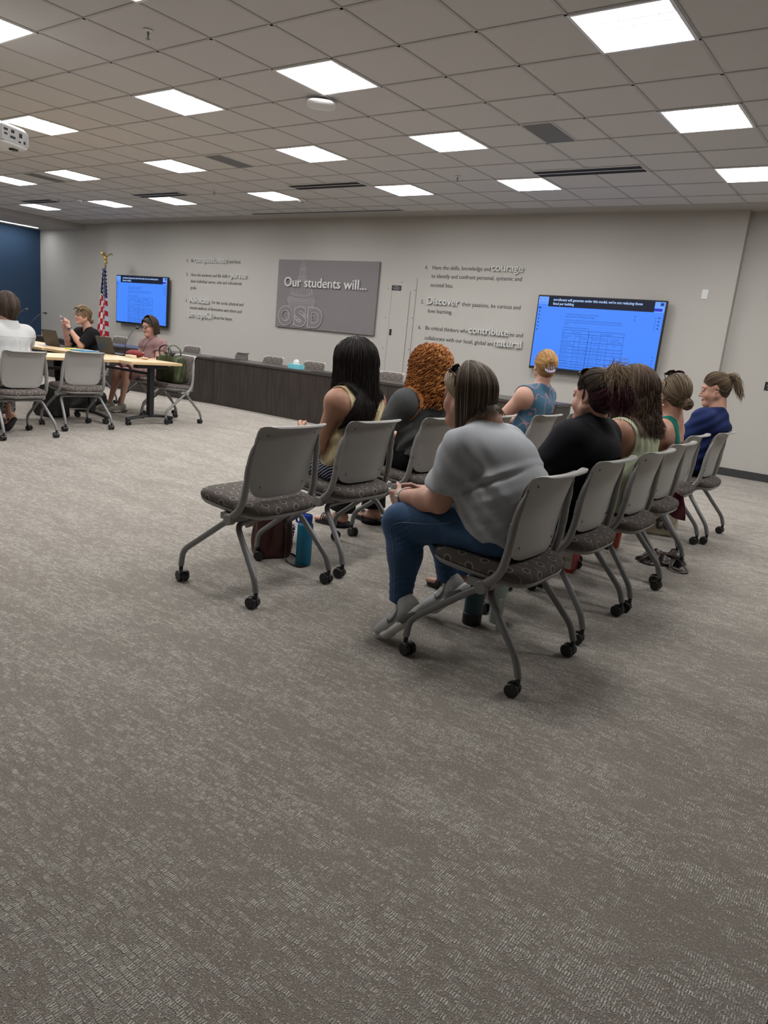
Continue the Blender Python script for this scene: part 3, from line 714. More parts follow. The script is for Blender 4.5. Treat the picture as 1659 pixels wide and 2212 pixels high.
chair0 = make_chair()
PI = math.pi
CH = [(-2.575, 2.545, PI + 0.03, 'empty grey chair with patterned seat, nearest on the left beside the blue bottle', 'front audience row'),
      (-2.60, 3.225, PI, 'grey chair of the long black haired woman in the gold top', 'front audience row'),
      (-2.60, 3.95, PI, 'grey chair of the curly red haired person in the dark grey shirt', 'front audience row'),
      (-2.565, 4.62, PI, 'grey chair showing only its back top between the red haired and the sleeveless blonde person', 'front audience row'),
      (-2.50, 5.30, PI, 'grey chair of the strawberry blonde person in the teal sleeveless top', 'front audience row'),
      (-2.50, 5.97, PI, 'grey chair at the far end of the front row, partly behind the black jacket', 'front audience row'),
      (-1.275, 2.69, PI, 'grey chair of the woman in the light grey shirt and jeans, nearest the camera', 'rear audience row'),
      (-1.30, 3.40, PI, 'grey chair of the person in the black jacket', 'rear audience row'),
      (-1.29, 4.045, PI, 'grey chair of the woman in the pale green tank top', 'rear audience row'),
      (-1.335, 4.70, PI, 'grey chair with maroon cloth over its seat, of the woman with the green strap', 'rear audience row'),
      (-1.43, 5.48, PI, 'empty grey chair between the green strap woman and the navy shirt woman', 'rear audience row'),
      (-1.38, 6.11, PI, 'grey chair of the navy shirt woman at the far end of the rear row', 'rear audience row'),
      (-7.20, 3.67, PI + 0.04, 'grey chair of the white shirted person at the left photo edge', 'chairs at the wooden tables'),
      (-7.55, 4.53, PI - 0.04, 'empty grey chair at the wooden table, right of the white shirted person', 'chairs at the wooden tables'),
      (-7.76, 5.97, -PI / 2 - 0.06, 'grey chair holding the green bag at the end of the wooden table', 'chairs at the wooden tables'),
      (-8.62, 6.22, -PI / 2, 'grey chair of the woman in the mauve dress', 'chairs at the wooden tables'),
      (-9.75, 6.05, -PI / 2, 'grey chair of the woman in the black top with the pen', 'chairs at the wooden tables')]
DC = [(-10.75, 8.52, -PI / 2, 'patterned chair back behind the dark desk, just right of the green bag'), (-9.60, 8.62, -PI + 0.35, 'patterned chair turned sideways behind the dark desk'),
      (-8.68, 8.50, -PI / 2, 'patterned chair back behind the dark desk, left of the tissue box'), (-7.78, 8.50, -PI / 2, 'patterned chair back behind the dark desk, touching the tissue box on its right'),
      (-6.22, 8.42, -PI / 2, 'patterned chair back behind the dark desk, right of the black haired woman'), (-4.05, 8.42, -PI / 2 - 0.3, 'patterned chair back behind the dark desk end, left of the teal top'),
      (-12.95, 8.52, -PI / 2, 'patterned chair back behind the desk, below the left television')]
for i, (x, y, rz, lab, grp) in enumerate(CH + [(*d, 'chairs behind the dark desk') for d in DC]):
    o = chair0 if i == 0 else copy_tree(chair0)
    o.location = (x, y, 0); o.rotation_euler = (0, 0, rz); o['label'] = lab; o['group'] = grp

# ------------------------------------------------------------------ long dark desk
def desk_wood():
    t = NT('dark_wood'); o = t.coord(); x, y, z = t.sep(o)
    g = t.noise(t.mapping(o, (38, 38, 2.2)), 1.0, 4, 0.6); g2 = t.noise(t.mapping(o, (9, 9, 0.6)), 1.0, 2)
    c = t.mix(t.ramp(g, 0.3, 0.75), (0.024, 0.019, 0.017), (0.060, 0.048, 0.042)); c = t.mix(t.math('MULTIPLY', g2, 0.5), c, (0.033, 0.026, 0.023))
    t.bump(g, 0.1, 0.001)
    return t.set(col=c, rough=0.42, spec=0.4)
M_desk = desk_wood()
M_dtop = plain('dark_laminate', (0.058, 0.050, 0.047), 0.33, var=0.12, scale=25)
DZ = 0.735
FR = [(-13.9, 7.42), (-12.4, 7.50), (-11.4, 7.60), (-9.31, 7.95), (-6.6, 7.955), (-4.9, 7.93), (-4.0, 7.90), (-3.72, 7.96), (-3.58, 8.10), (-3.52, 8.30), (-3.52, 8.75)]
BK = [(-13.9, 8.15), (-12.5, 8.22), (-11.5, 8.30), (-9.4, 8.62), (-6.6, 8.62), (-4.9, 8.62), (-4.2, 8.65), (-4.15, 8.66), (-4.12, 8.68), (-4.1, 8.70), (-4.1, 8.75)]
mb = MB(); R = []
for (fx, fy), (bx_, by_) in zip(FR, BK): R.append([(fx, fy, DZ - 0.032), (fx, fy, DZ), (bx_, by_, DZ), (bx_, by_, DZ - 0.032)])
mb.rings(R); tag(mb.build('desk_worktop', M_dtop, smooth=False), 'long dark laminate worktop of the curved board desk', 'worktop')
def off(i, d):
    a = np.array(FR[max(0, i - 1)]); b = np.array(FR[min(len(FR) - 1, i + 1)]); v = b - a; v /= np.linalg.norm(v)
    return np.array(FR[i]) + d * np.array([-v[1], v[0]])
DL = ['dark wood desk front panel section at the left, behind the wooden tables', 'dark wood desk front panel section left of the long haired woman', 'dark wood desk front panel section at the right, seen between heads']
for k, (a, b) in enumerate(((0, 3), (3, 4), (4, 10))):
    t = thing('desk_unit', DL[k], 'desk', (0, 0, 0), 0, 'board desk sections')
    m = MB(); R = []
    pts = [off(i, 0.015) for i in range(a, b + 1)]; pts2 = [off(i, 0.045) for i in range(a, b + 1)]
    g = 0.003
    for i, (p_, q_) in enumerate(zip(pts, pts2)):
        e = np.array([g if i == 0 else (-g if i == len(pts) - 1 else 0), 0])
        p_ = p_ + e; q_ = q_ + e
        R.append([(*p_, 0.0), (*p_, DZ - 0.033), (*q_, DZ - 0.033), (*q_, 0.0)])
    m.rings(R); m.build('front_panel', M_desk, t, smooth=False)
    s_ = MB(); c_ = (pts2[0] + pts2[-1]) / 2
    for e in (0, -1): s_.box2((pts2[e][0] - (0.02 if e == -1 else -0.02) - 0.012, pts2[e][1] + 0.002, 0), (pts2[e][0] - (0.02 if e == -1 else -0.02) + 0.012, pts2[e][1] + 0.28 * (1 if k < 2 or e == 0 else 0.05), DZ - 0.034))
    s_.build('end_panel', M_desk, t, smooth=False)
# on the desk
t = thing('tissue_box', 'light blue tissue box on the dark desk', 'tissue box', (-7.66, 8.13, DZ))
MB().box2((-0.115, -0.06, 0), (0.115, 0.06, 0.068)).build('box', plain('tissue_carton', (0.16, 0.52, 0.60), 0.5, var=0.3, scale=18), t, bevel=0.003)
MB().ell((0, 0, 0.069), (0.06, 0.03, 0.003)).build('slot', M_white, t)
def crumple(c, r, n=20, m=12, amp=0.25, seed=1):
    rg = np.random.RandomState(seed); mb = MB(); mb.ell(c, r, n, m); V = mb.V[0]; d = V - np.array(c)
    V[:] = np.array(c) + d * (1 + amp * (rg.rand(len(V), 1) - 0.5)); return mb
crumple((0.0, 0, 0.09), (0.055, 0.025, 0.045), amp=0.35).build('tissue', M_white, t)
for x, y, rz, lab in ((-9.25, 8.15, 0.1, 'thin black folder lying on the dark desk in front of the sideways chair'), (-7.05, 8.12, 0.0, 'thin black folder lying on the dark desk right of the tissue box')):
    tag(MB().box2((-0.2, -0.12, 0), (0.2, 0.12, 0.008)).build('folder', M_black, bevel=0.002), lab, 'folder', 'black folders on the desk')
    o = bpy.data.objects[-1] if False else [q for q in COL.objects if q.name.startswith('folder')][-1]
    o.location = (x, y, DZ + 0.0005); o.rotation_euler = (0, 0, rz)

# ------------------------------------------------------------------ wooden flip-top tables
def maple():
    t = NT('maple_laminate'); o = t.coord()
    g = t.noise(t.mapping(o, (3, 45, 45)), 1.0, 4, 0.6)
    c = t.mix(g, (0.60, 0.43, 0.25), (0.74, 0.57, 0.36))
    return t.set(col=c, rough=0.35, spec=0.4)
M_maple = maple()
M_edge = plain('maple_edge', (0.55, 0.38, 0.20), 0.45)
M_steel = plain('black_steel', (0.018, 0.018, 0.02), 0.32, 0.3)
TZ = 0.757
def make_table(L, D, legs=(0, 1)):
    """long axis along x, centred"""
    t = thing('table', 'x', 'table')
    MB().box2((-L / 2, -D / 2, TZ - 0.004), (L / 2, D / 2, TZ)).build('tabletop', M_maple, t, smooth=False)
    MB().box2((-L / 2, -D / 2, TZ - 0.03), (L / 2, D / 2, TZ - 0.0041)).build('edge_band', M_edge, t, smooth=False)
    for i, s in enumerate((-1, 1)):
        x = s * (L / 2 - 0.125)
        g = MB(); g.box2((x - 0.035, -0.032, 0.11), (x + 0.035, 0.032, TZ - 0.06)); g.box2((x - 0.04, -0.22, TZ - 0.08), (x + 0.04, 0.22, TZ - 0.031))
        g = g.build('post', M_steel, t, bevel=0.006)
        yy = np.linspace(-0.33, 0.33, 15)
        MB().tube([(x, y, 0.105 - 0.03 * (y / 0.33) ** 2) for y in yy], 0.024, 10, flat=0.75).build('foot_bar', M_steel, t)
        for sy_ in (-1, 1):
            w = MB()
            for q in (-1, 1): w.lathe([(0.001, q * 0.004), (0.028, q * 0.005), (0.030, q * 0.01), (0.030, q * 0.022), (0.026, q * 0.026), (0.001, q * 0.024)], (x, sy_ * 0.30, 0.030), 20, 'y')
            w.box2((x - 0.012, sy_ * 0.30 - 0.012, 0.03), (x + 0.012, sy_ * 0.30 + 0.012, 0.075)); w.box2((x - 0.045, sy_ * 0.30 - 0.01, 0.045), (x - 0.02, sy_ * 0.30 + 0.01, 0.06))
            w.build('caster', M_black, t)
    MB().box2((-L / 2 + 0.16, -0.02, TZ - 0.16), (L / 2 - 0.16, 0.02, TZ - 0.13)).build('stretcher', M_steel, t, smooth=False)
    return t
tb = make_table(1.83, 0.73); tb.location = (-8.345, 5.49, 0); tb['label'] = 'light wooden table under the red pouch, with its end and black foot toward the audience'
tb2 = copy_tree(tb); tb2.location = (-8.0, 4.195, 0); tb2.rotation_euler = (0, 0, PI / 2); tb2['label'] = 'light wooden table in front of the empty grey chair and the white shirted person'
tb3 = copy_tree(tb); tb3.location = (-10.2, 5.50, 0.0); tb3.rotation_euler = (0, 0, -0.05); tb3['label'] = 'light wooden table under the elbows of the woman in the black top'
for o in (tb, tb2, tb3): o['group'] = 'light wooden tables'
# ------------------------------------------------------------------ flag on its pole
def flag():
    t = thing('flag', 'stars and stripes flag with gold fringe hanging on a pole topped by a gold eagle', 'flag', (-14.82, 9.55, 0))
    M_gold = plain('flag_gold', (0.62, 0.44, 0.13), 0.35, 0.8); M_pole = plain('flag_pole_wood', (0.16, 0.09, 0.045), 0.4)
    MB().lathe([(0.001, 0), (0.15, 0), (0.15, 0.02), (0.05, 0.06), (0.03, 0.07), (0.001, 0.07)]).build('base', M_gold, t)
    MB().lathe([(0.013, 0.06), (0.013, 2.28), (0.001, 2.281)], n=12).build('pole', M_pole, t)
    e = MB(); e.lathe([(0.001, 2.27), (0.022, 2.275), (0.024, 2.30), (0.012, 2.315), (0.03, 2.335), (0.012, 2.355), (0.001, 2.356)], n=14)
    K = lambda x, y, z: (x * 1.6, y * 1.6, 2.36 + (z - 2.37) * 1.6)
    e.ell(K(0, 0, 2.405), (0.036, 0.042, 0.066)); e.ell(K(-0.012, 0, 2.462), (0.026, 0.022, 0.028)); e.tube([K(-0.024, 0, 2.462), K(-0.040, 0, 2.452)], [0.011, 0.003], 6); e.tube([K(0.0, 0, 2.37), K(0.03, 0, 2.345)], [0.024, 0.032], 8, flat=0.5)
    for s in (-1, 1): e.tube(bez([K(0.0, s * 0.015, 2.42), K(0.020, s * 0.04, 2.45), K(0.035, s * 0.065, 2.47), K(0.045, s * 0.08, 2.455)], 6), [0.02 + 0.026 * math.sin(k / 18 * 3.1) for k in range(19)], 8, flat=0.35)
    e.build('eagle_finial', M_gold, t)
    # cloth gathered at the pole: u runs round the folds, v down the hoist
    nu, nv = 120, 70; V = np.zeros((nv, nu, 3)); UV = np.zeros((nv, nu, 2))
    for i in range(nv):
        v = i / (nv - 1)
        for j in range(nu):
            u = j / (nu - 1)
            w = 0.035 + 0.14 * v ** 0.9
            x = 0.02 - (u - 0.5) * 2 * w * (0.75 + 0.25 * v) - 0.05 * v
            y = -0.03 - 0.045 * (0.4 + v) * math.sin(u * 22 + 1.2 * v) - 0.02 * math.sin(u * 47 + v * 3)
            z = 2.20 - 1.50 * v - 0.10 * u * v + 0.06 * math.sin(u * 11) * v
            V[i, j] = (x, y, z); UV[i, j] = (u * 0.80, v * (1 - 0.15 * u) + 0.50 * u * 0.55)
    F = [(i * nu + j, i * nu + j + 1, (i + 1) * nu + j + 1, (i + 1) * nu + j) for i in range(nv - 1) for j in range(nu - 1)]
    m = NT('flag_cloth'); uv = m.coord('UV'); u, v, _ = m.sep(uv)
    # hanging flag: hoist along v (0 top), stripes run along the fly and so slant in the folds
    st = m.math('MODULO', m.math('FLOOR', m.math('MULTIPLY', m.math('ADD', m.math('MULTIPLY', v, 0.85), m.math('MULTIPLY', u, -0.35)), 16.0)), 2.0)
    stripe = m.mix(m.math('GREATER_THAN', m.math('ABSOLUTE', st), 0.5), (0.48, 0.018, 0.035), (0.66, 0.64, 0.62))
    su = m.math('SUBTRACT', m.math('FRACT', m.math('MULTIPLY', u, 15.0)), 0.5); sv = m.math('SUBTRACT', m.math('FRACT', m.math('ADD', m.math('MULTIPLY', v, 20.0), m.math('MULTIPLY', m.math('MODULO', m.math('FLOOR', m.math('MULTIPLY', u, 15.0)), 2.0), 0.5))), 0.5)
    star = m.math('LESS_THAN', m.math('ADD', m.math('MULTIPLY', su, su), m.math('MULTIPLY', sv, sv)), 0.085)
    can = m.mix(star, (0.010, 0.018, 0.085), (0.7, 0.7, 0.7))
    M_flag = m.set(col=m.mix(m.math('LESS_THAN', m.math('SUBTRACT', v, m.math('MULTIPLY', u, 0.12)), 0.44), stripe, can), rough=0.7, spec=0.2)
    o = link('cloth', mesh_from('cloth', V.reshape(-1, 3), F, M_flag, True, uv=UV.reshape(-1, 2)), t)
    md = o.modifiers.new('thickness', 'SOLIDIFY'); md.thickness = 0.002
    fr = MB(); rg = np.random.RandomState(5)
    for j in range(nu): p_ = V[-1, j]; fr.tube([p_, p_ + A0(0.004 * rg.randn(), 0.004 * rg.randn(), -0.04)], 0.004, 4)
    for i in range(8, nv): p_ = V[i, 0]; fr.tube([p_, p_ + A0(0.03, -0.006, -0.012)], 0.0045, 4)
    fr.build('fringe', M_gold, t)
def A0(*v): return np.array(v, float)
flag()

# ------------------------------------------------------------------ microphones, laptops and papers on the tables
def mic(lab, base, lean, h=0.42):
    t = thing('gooseneck_microphone', lab, 'microphone', (*base, TZ), 0, 'gooseneck microphones')
    MB().rings([squircle(0.055, 0.0, ry=0.075, e=5), squircle(0.055, 0.015, ry=0.075, e=5), squircle(0.045, 0.028, ry=0.06, e=5)]).build('base', M_black, t)
    lx, ly = lean
    path = bez([(0, 0, 0.02), (0, 0, h * 0.33), (lx * 0.3, ly * 0.3, h * 0.66), (lx * 0.85, ly * 0.85, h * 0.95), (lx * 1.1, ly * 1.1, h * 0.99)], 8)
    MB().tube(path[:9], 0.010, 8).build('stem', M_black, t); MB().tube(path, 0.0042, 8).build('gooseneck', M_black, t)
    MB().ell(tuple(path[-1]), (0.024, 0.024, 0.020), 12, 8).build('windscreen', M_black, t)
mic('black gooseneck microphone beside the laptop of the woman in the black top', (-10.32, 5.42), (0.07, 0.22), 0.44)
mic('black gooseneck microphone farther left, in front of the blue wall', (-10.72, 5.40), (0.08, 0.18), 0.46)
mic('black gooseneck microphone beside the laptop of the woman in the mauve dress', (-8.42, 5.72), (-0.06, 0.20), 0.37)
M_lap = plain('laptop_grey', (0.048, 0.044, 0.040), 0.4, 0.3)
def laptop(lab, x, y, rz):
    t = thing('laptop', lab, 'laptop', (x, y, TZ), rz, 'open laptops')
    MB().box2((-0.16, 0.0, 0.001), (0.16, 0.22, 0.016)).build('base', M_lap, t, bevel=0.003)
    MB().box2((-0.145, 0.03, 0.0155), (0.145, 0.13, 0.0172)).build('keyboard', M_black, t, smooth=False)
    a = math.radians(72); n = MB().box((0, 0, 0.108), (0.32, 0.008, 0.216), m=np.array([[1, 0, 0], [0, 1, 0], [0, 0, 1]]))
    o = n.build('lid', M_lap, t, bevel=0.003); o.location = (0, -0.002, 0.014); o.rotation_euler = (math.pi / 2 - a, 0, 0)
    s = MB().box2((-0.148, 0.0042, 0.012), (0.148, 0.0052, 0.205)).build('screen', emit('laptop_screen', (0.35, 0.42, 0.9), 0.5), o, smooth=False)
laptop('dark open laptop in front of the woman in the black top', -9.80, 5.52, 0.10)
laptop('dark open laptop in front of the woman in the mauve dress', -8.66, 5.62, 0.06)
tag(MB().box2((-0.15, -0.11, 0), (0.15, 0.11, 0.014)).build('folder', plain('blue_folder', (0.03, 0.22, 0.45), 0.5, var=0.2, scale=15), bevel=0.002), 'bright blue folder on the wooden table beside the yellow notepad', 'folder')
def last(nm): return [q for q in COL.objects if q.name.startswith(nm)][-1]
def put(nm, x, y, z, rz=0.0): o = sorted([q for q in COL.objects if q.name.split('.')[0] == nm and q.parent is None], key=lambda q: q.name)[-1]; o.location = (x, y, z); o.rotation_euler = (0, 0, rz); return o
put('folder', -8.98, 5.50, TZ + 0.0005, 0.25)
tag(MB().box2((-0.075, -0.05, 0), (0.075, 0.05, 0.018)).build('notepad', plain('yellow_paper', (0.75, 0.72, 0.08), 0.6), bevel=0.002), 'yellow notepad on the wooden table beside the blue folder', 'notepad'); put('notepad', -9.22, 5.46, TZ + 0.0005, 0.15)
tag(MB().box2((-0.105, -0.14, 0), (0.105, 0.14, 0.004)).build('paper_sheet', plain('lilac_paper', (0.55, 0.52, 0.85), 0.6)), 'lilac paper sheet lying on the wooden table beside the black microphone base', 'paper'); put('paper_sheet', -10.02, 5.62, TZ + 0.0005, 0.3)
tag(MB().box2((-0.06, -0.04, 0), (0.06, 0.04, 0.035)).build('small_box', plain('cream_card', (0.66, 0.58, 0.42), 0.6), bevel=0.004), 'small cream box on the wooden table beside the red pouch', 'box'); put('small_box', -8.12, 5.60, TZ + 0.0005, 0.1)
tag(MB().ell((0, 0, 0.014), (0.06, 0.035, 0.0138)).build('wooden_mouse', M_edge), 'small rounded tan object on the wooden table right of the red pouch', 'table object'); put('wooden_mouse', -7.92, 5.66, TZ + 0.0005, 0.2)
pc = crumple((0, 0, 0.045), (0.14, 0.075, 0.045), 28, 14, 0.10, 4); tag(pc.build('pouch', plain('red_cloth', (0.17, 0.016, 0.016), 0.8, var=0.2)), 'dark red cloth pouch on the wooden table in front of the mauve dress', 'pouch'); put('pouch', -8.24, 5.74, TZ + 0.0025, 0.15)

# ------------------------------------------------------------------ bags and bottles
def soft_bag(name, lab, cat, loc, rz, w, d, h, mat, seed=1, amp=0.012, top=0.8, e=4, n=56):
    """slumped bag body as stacked rounded rings with folds"""
    t = thing(name, lab, cat, loc, rz); rg = np.random.RandomState(seed); R = []
    ph = rg.rand(6) * 6.28; a = np.linspace(0, 2 * math.pi, n, endpoint=False)
    for k, u in enumerate(np.linspace(0, 1, 26)):
        sw = (1 - (1 - min(u / 0.08, 1)) ** 2 * 0.12) * (1 + 0.06 * math.sin(u * 3.1)) * (1 - (1 - top) * u)
        r = squircle(w * sw, h * u, n, e, d * sw * (1 - 0.25 * u * (1 - top) / 0.2 * 0.5))
        f = amp * (np.sin(5 * a + ph[0] + 3 * u) + np.sin(9 * a + ph[1] - 5 * u) + 0.8 * math.sin(7 * u + ph[2]) * np.sin(3 * a + ph[3])) * min(1, u * 4)
        r[:, 0] += f * np.cos(a); r[:, 1] += f * np.sin(a); r[:, 2] += amp * np.sin(3 * a + ph[4]) * u * 1.5
        R.append(r)
    r = R[-1].copy(); r[:, :2] *= 0.55; r[:, 2] -= 0.025; R.append(r)
    MB().rings(R).build('bag_body', mat, t, angle=70); return t
M_olive = plain('olive_canvas', (0.036, 0.047, 0.013), 0.6, var=0.25, scale=18, bump=0.2)
t = soft_bag('tote_bag', 'olive green tote bag sitting on the chair at the end of the wooden table', 'bag', (-7.86, 6.005, 0.484), 0.05, 0.20, 0.105, 0.33, M_olive, 3, 0.014, 0.92)
for s in (-1, 1): MB().tube(bez([(-0.10, s * 0.08, 0.30), (-0.13, s * 0.07, 0.42), (-0.02, s * 0.06, 0.47), (0.08, s * 0.08, 0.42), (0.10, s * 0.08, 0.30)], 8), 0.011, 8, flat=0.5).build('handle', M_olive if s > 0 else M_black, t)
MB().box((0.165, -0.06, 0.20), (0.012, 0.07, 0.035)).build('tag', M_white, t, bevel=0.004)
MB().ell((0.10, -0.125, 0.225), (0.05, 0.015, 0.018)).build('white_key_pouch', M_white, t)
M_duf = plain('black_nylon', (0.012, 0.012, 0.013), 0.6, var=0.2, bump=0.2)
t = soft_bag('duffel_bag', 'black duffel bag with a white mark lying under the wooden tables', 'bag', (-9.15, 5.62, 0.0), 1.3, 0.28, 0.14, 0.20, M_duf, 6, 0.012, 0.8)
MB().tube(bez([(0.10, -0.142, 0.12), (0.05, -0.152, 0.085), (-0.01, -0.15, 0.10)], 8), 0.006, 6).build('white_mark', M_white, t)
t = soft_bag('backpack', 'black backpack standing under the wooden table behind the empty chair', 'bag', (-8.45, 4.75, 0.0), 0.2, 0.19, 0.15, 0.36, M_duf, 7, 0.012, 0.85)
MB().tube(bez([(-0.03, 0, 0.34), (-0.02, 0.0, 0.40), (0.03, 0, 0.40), (0.04, 0, 0.34)], 6), 0.009, 8).build('handle', M_black, t)
M_bag = plain('oxblood_leather', (0.055, 0.013, 0.010), 0.42, var=0.35, scale=14)
t = soft_bag('handbag', 'dark brown leather bag with a long strap standing beside the blue bottle', 'bag', (-2.86, 2.93, 0.0), 1.1, 0.105, 0.072, 0.36, M_bag, 9, 0.007, 0.88, 5)
MB().tube(bez([(0.02, -0.06, 0.33), (0.05, -0.085, 0.15), (0.05, -0.11, 0.012), (0.08, -0.24, 0.007), (0.16, -0.20, 0.007), (0.13, -0.05, 0.007), (0.10, 0.02, 0.05), (0.07, 0.03, 0.34)], 12), 0.0065, 8, flat=0.6).build('strap', plain('black_leather', (0.012, 0.009, 0.008), 0.45), t)
def bottle(name, lab, cat, loc, prof, mat, lidprof=None, lidmat=None, base=None, basemat=None, rz=0.0, group=None):
    t = thing(name, lab, cat, loc, rz, group)
    MB().lathe(prof, n=36).build('bottle_body', mat, t, angle=50)
    if lidprof: MB().lathe(lidprof, n=32).build('lid', lidmat, t, angle=40)
    if base: MB().lathe(base, n=32).build('base_sleeve', basemat, t, angle=40)
    return t
M_blu = plain('blue_steel', (0.0, 0.15, 0.26), 0.42, bump=0.05, bscale=900); M_lid = plain('royal_blue_plastic', (0.01, 0.045, 0.36), 0.4)
t = bottle('water_bottle', 'blue steel water bottle with royal blue lid on the floor beside the nearest empty chair', 'bottle', (-2.632, 2.955, 0.0), [(0.001, 0.0), (0.040, 0.0), (0.044, 0.006), (0.044, 0.232), (0.040, 0.243), (0.030, 0.248), (0.030, 0.262)], M_blu,
           [(0.001, 0.250), (0.036, 0.250), (0.037, 0.256), (0.037, 0.287), (0.034, 0.293), (0.012, 0.295), (0.001, 0.295)], M_lid)
MB().lathe([(0.032, 0.2485), (0.0345, 0.249), (0.0345, 0.2515), (0.032, 0.252)], n=28).build('steel_ring', M_chrome, t)
MB().tube(bez([(-0.036, -0.006, 0.285), (-0.058, -0.01, 0.278), (-0.060, -0.01, 0.245), (-0.040, -0.006, 0.238)], 8), 0.0055, 8).build('carry_loop', M_lid, t)
M_tl = plain('dark_teal_steel', (0.008, 0.055, 0.075), 0.35); M_mint = plain('mint_enamel', (0.50, 0.62, 0.57), 0.4); M_or = plain('burnt_orange_enamel', (0.33, 0.055, 0.018), 0.45)
t = bottle('tumbler', 'dark teal bottle with a black base on the floor under the nearest chair', 'bottle', (-1.525, 2.955, 0.0), [(0.001, 0.05), (0.044, 0.05), (0.044, 0.25), (0.038, 0.262), (0.028, 0.266)], M_tl,
           [(0.001, 0.262), (0.032, 0.262), (0.034, 0.266), (0.034, 0.30), (0.001, 0.302)], M_black, [(0.001, 0.0), (0.045, 0.0), (0.0465, 0.004), (0.0465, 0.055), (0.044, 0.057)], M_black)
MB().lathe([(0.030, 0.263), (0.0355, 0.264), (0.0355, 0.27), (0.030, 0.271)], n=28).build('steel_ring', M_chrome, t)
t = bottle('tumbler', 'tall mint green tumbler on the floor behind the front leg of the nearest chair', 'tumbler', (-1.455, 3.065, 0.0), [(0.001, 0.0), (0.030, 0.0), (0.032, 0.004), (0.035, 0.12), (0.046, 0.19), (0.047, 0.235), (0.046, 0.237)], M_mint,
           [(0.001, 0.236), (0.045, 0.236), (0.047, 0.242), (0.04, 0.25), (0.001, 0.251)], M_white)
t = bottle('tumbler', 'pale aqua tumbler on the floor under the black jacket chair', 'tumbler', (-1.655, 3.56, 0.0), [(0.001, 0.0), (0.036, 0.0), (0.038, 0.004), (0.043, 0.14), (0.048, 0.20)], plain('aqua_enamel', (0.40, 0.52, 0.52), 0.4), [(0.001, 0.199), (0.046, 0.199), (0.048, 0.206), (0.001, 0.212)], M_white)
t = bottle('tumbler', 'burnt orange tumbler with a steel base on the floor between rear row chairs', 'tumbler', (-1.56, 5.03, 0.0), [(0.001, 0.012), (0.037, 0.012), (0.038, 0.016), (0.046, 0.16), (0.050, 0.22)], M_or, [(0.001, 0.219), (0.049, 0.219), (0.051, 0.227), (0.001, 0.236)], M_black, [(0.001, 0.0), (0.0355, 0.0), (0.037, 0.012), (0.001, 0.0125)], M_chrome)
t = thing('folding_card', 'white folded papers standing on the floor behind the nearest chair leg', 'papers', (-1.40, 2.985, 0.0), 0.5)
for s in (-1, 1): MB().box((0, s * 0.013, 0.075), (0.018, 0.003, 0.15), m=np.array([[1, 0, 0], [0, math.cos(s * 0.12), -math.sin(s * 0.12)], [0, math.sin(s * 0.12), math.cos(s * 0.12)]])).build('sheet', M_white, t, smooth=False)
t = thing('book', 'red book with cream pages standing on end under the black jacket chair', 'book', (-1.562, 4.24, 0.0), 0.1)
M_redb = plain('red_cover', (0.36, 0.012, 0.014), 0.45); M_page = plain('book_pages', (0.50, 0.47, 0.40), 0.8, var=0.15, scale=200)
bk_ = MB(); bk_.box2((-0.033, -0.07, 0.0), (-0.029, 0.09, 0.225)); bk_.box2((0.029, -0.07, 0.0), (0.033, 0.09, 0.225)); bk_.box2((-0.033, 0.086, 0.0), (0.033, 0.09, 0.225)); bk_.box2((-0.033, -0.0712, 0.0), (0.033, 0.086, 0.022)); bk_.build('cover', M_redb, t, smooth=False)
MB().box2((-0.0285, -0.066, 0.022), (0.0285, 0.0855, 0.218)).build('pages', M_page, t, smooth=False)
q = MB()
for z in (0.075, 0.085, 0.128, 0.133, 0.178): q.box2((-0.02, -0.0667, z), (0.02, -0.0655, z + 0.0025))
q.build('printed_lines', M_ink, t, smooth=False)
M_canvas = plain('cream_canvas', (0.46, 0.41, 0.29), 0.85, bump=0.2)
t = soft_bag('canvas_tote', 'cream canvas tote with black lettering lying on the floor under the rear row', 'bag', (-1.56, 5.83, 0.0), 0.36, 0.20, 0.08, 0.22, M_canvas, 12, 0.006, 0.9, 6)
V_, F_ = text_mesh('te', 0.16, None, ext=0.001, offset=0.004)
MB().add(np.stack([V_[:, 0] + 0.03, -0.093 - V_[:, 2] - 0.004, V_[:, 1] + 0.06], 1), F_).build('lettering', M_ink, t, smooth=False)
M_brn = plain('dark_brown_leather', (0.022, 0.012, 0.010), 0.38, var=0.3, scale=25)
t = soft_bag('leather_pouch', 'dark brown leather pouch lying on the floor under the pale green tank chair', 'pouch', (-1.21, 4.98, 0.0), 0.9, 0.17, 0.10, 0.075, M_brn, 14, 0.009, 0.55)
MB().tube(bez([(0.02, -0.10, 0.05), (-0.04, -0.16, 0.02), (-0.02, -0.24, 0.012), (0.04, -0.22, 0.012), (0.06, -0.12, 0.04)], 8), 0.012, 8, flat=0.4).build('strap', M_brn, t)
MB().tube(bez([(-0.13, -0.02, 0.06), (-0.02, -0.075, 0.082), (0.12, -0.05, 0.06)], 8), 0.003, 6).build('zip_edge', plain('tan_edge', (0.20, 0.10, 0.05), 0.5), t)
M_mar = plain('maroon_cloth', (0.10, 0.006, 0.020), 0.6, var=0.2)
t = thing('maroon_cloth', 'maroon cloth hanging over the side of the chair seat of the green strap woman', 'cloth', (-1.30, 4.94, 0.0))
R = []
for k, u in enumerate(np.linspace(0, 1, 14)):
    z = 0.50 - 0.17 * u + (0.0 if u > 0.2 else -0.01 * (0.2 - u)); y = 0.012 + 0.035 * min(1, u * 2.5); w = 0.07 + 0.03 * u
    R.append([(0.09 + x, y + 0.012 * math.sin(x * 60 + u * 3) + dy, z - 0.02 * math.sin(x * 20)) for dy in (0,) for x in np.linspace(-w, w, 14)] + [(0.09 + x, y + 0.012 * math.sin(x * 60 + u * 3) + 0.008, z - 0.02 * math.sin(x * 20)) for x in np.linspace(w, -w, 14)])
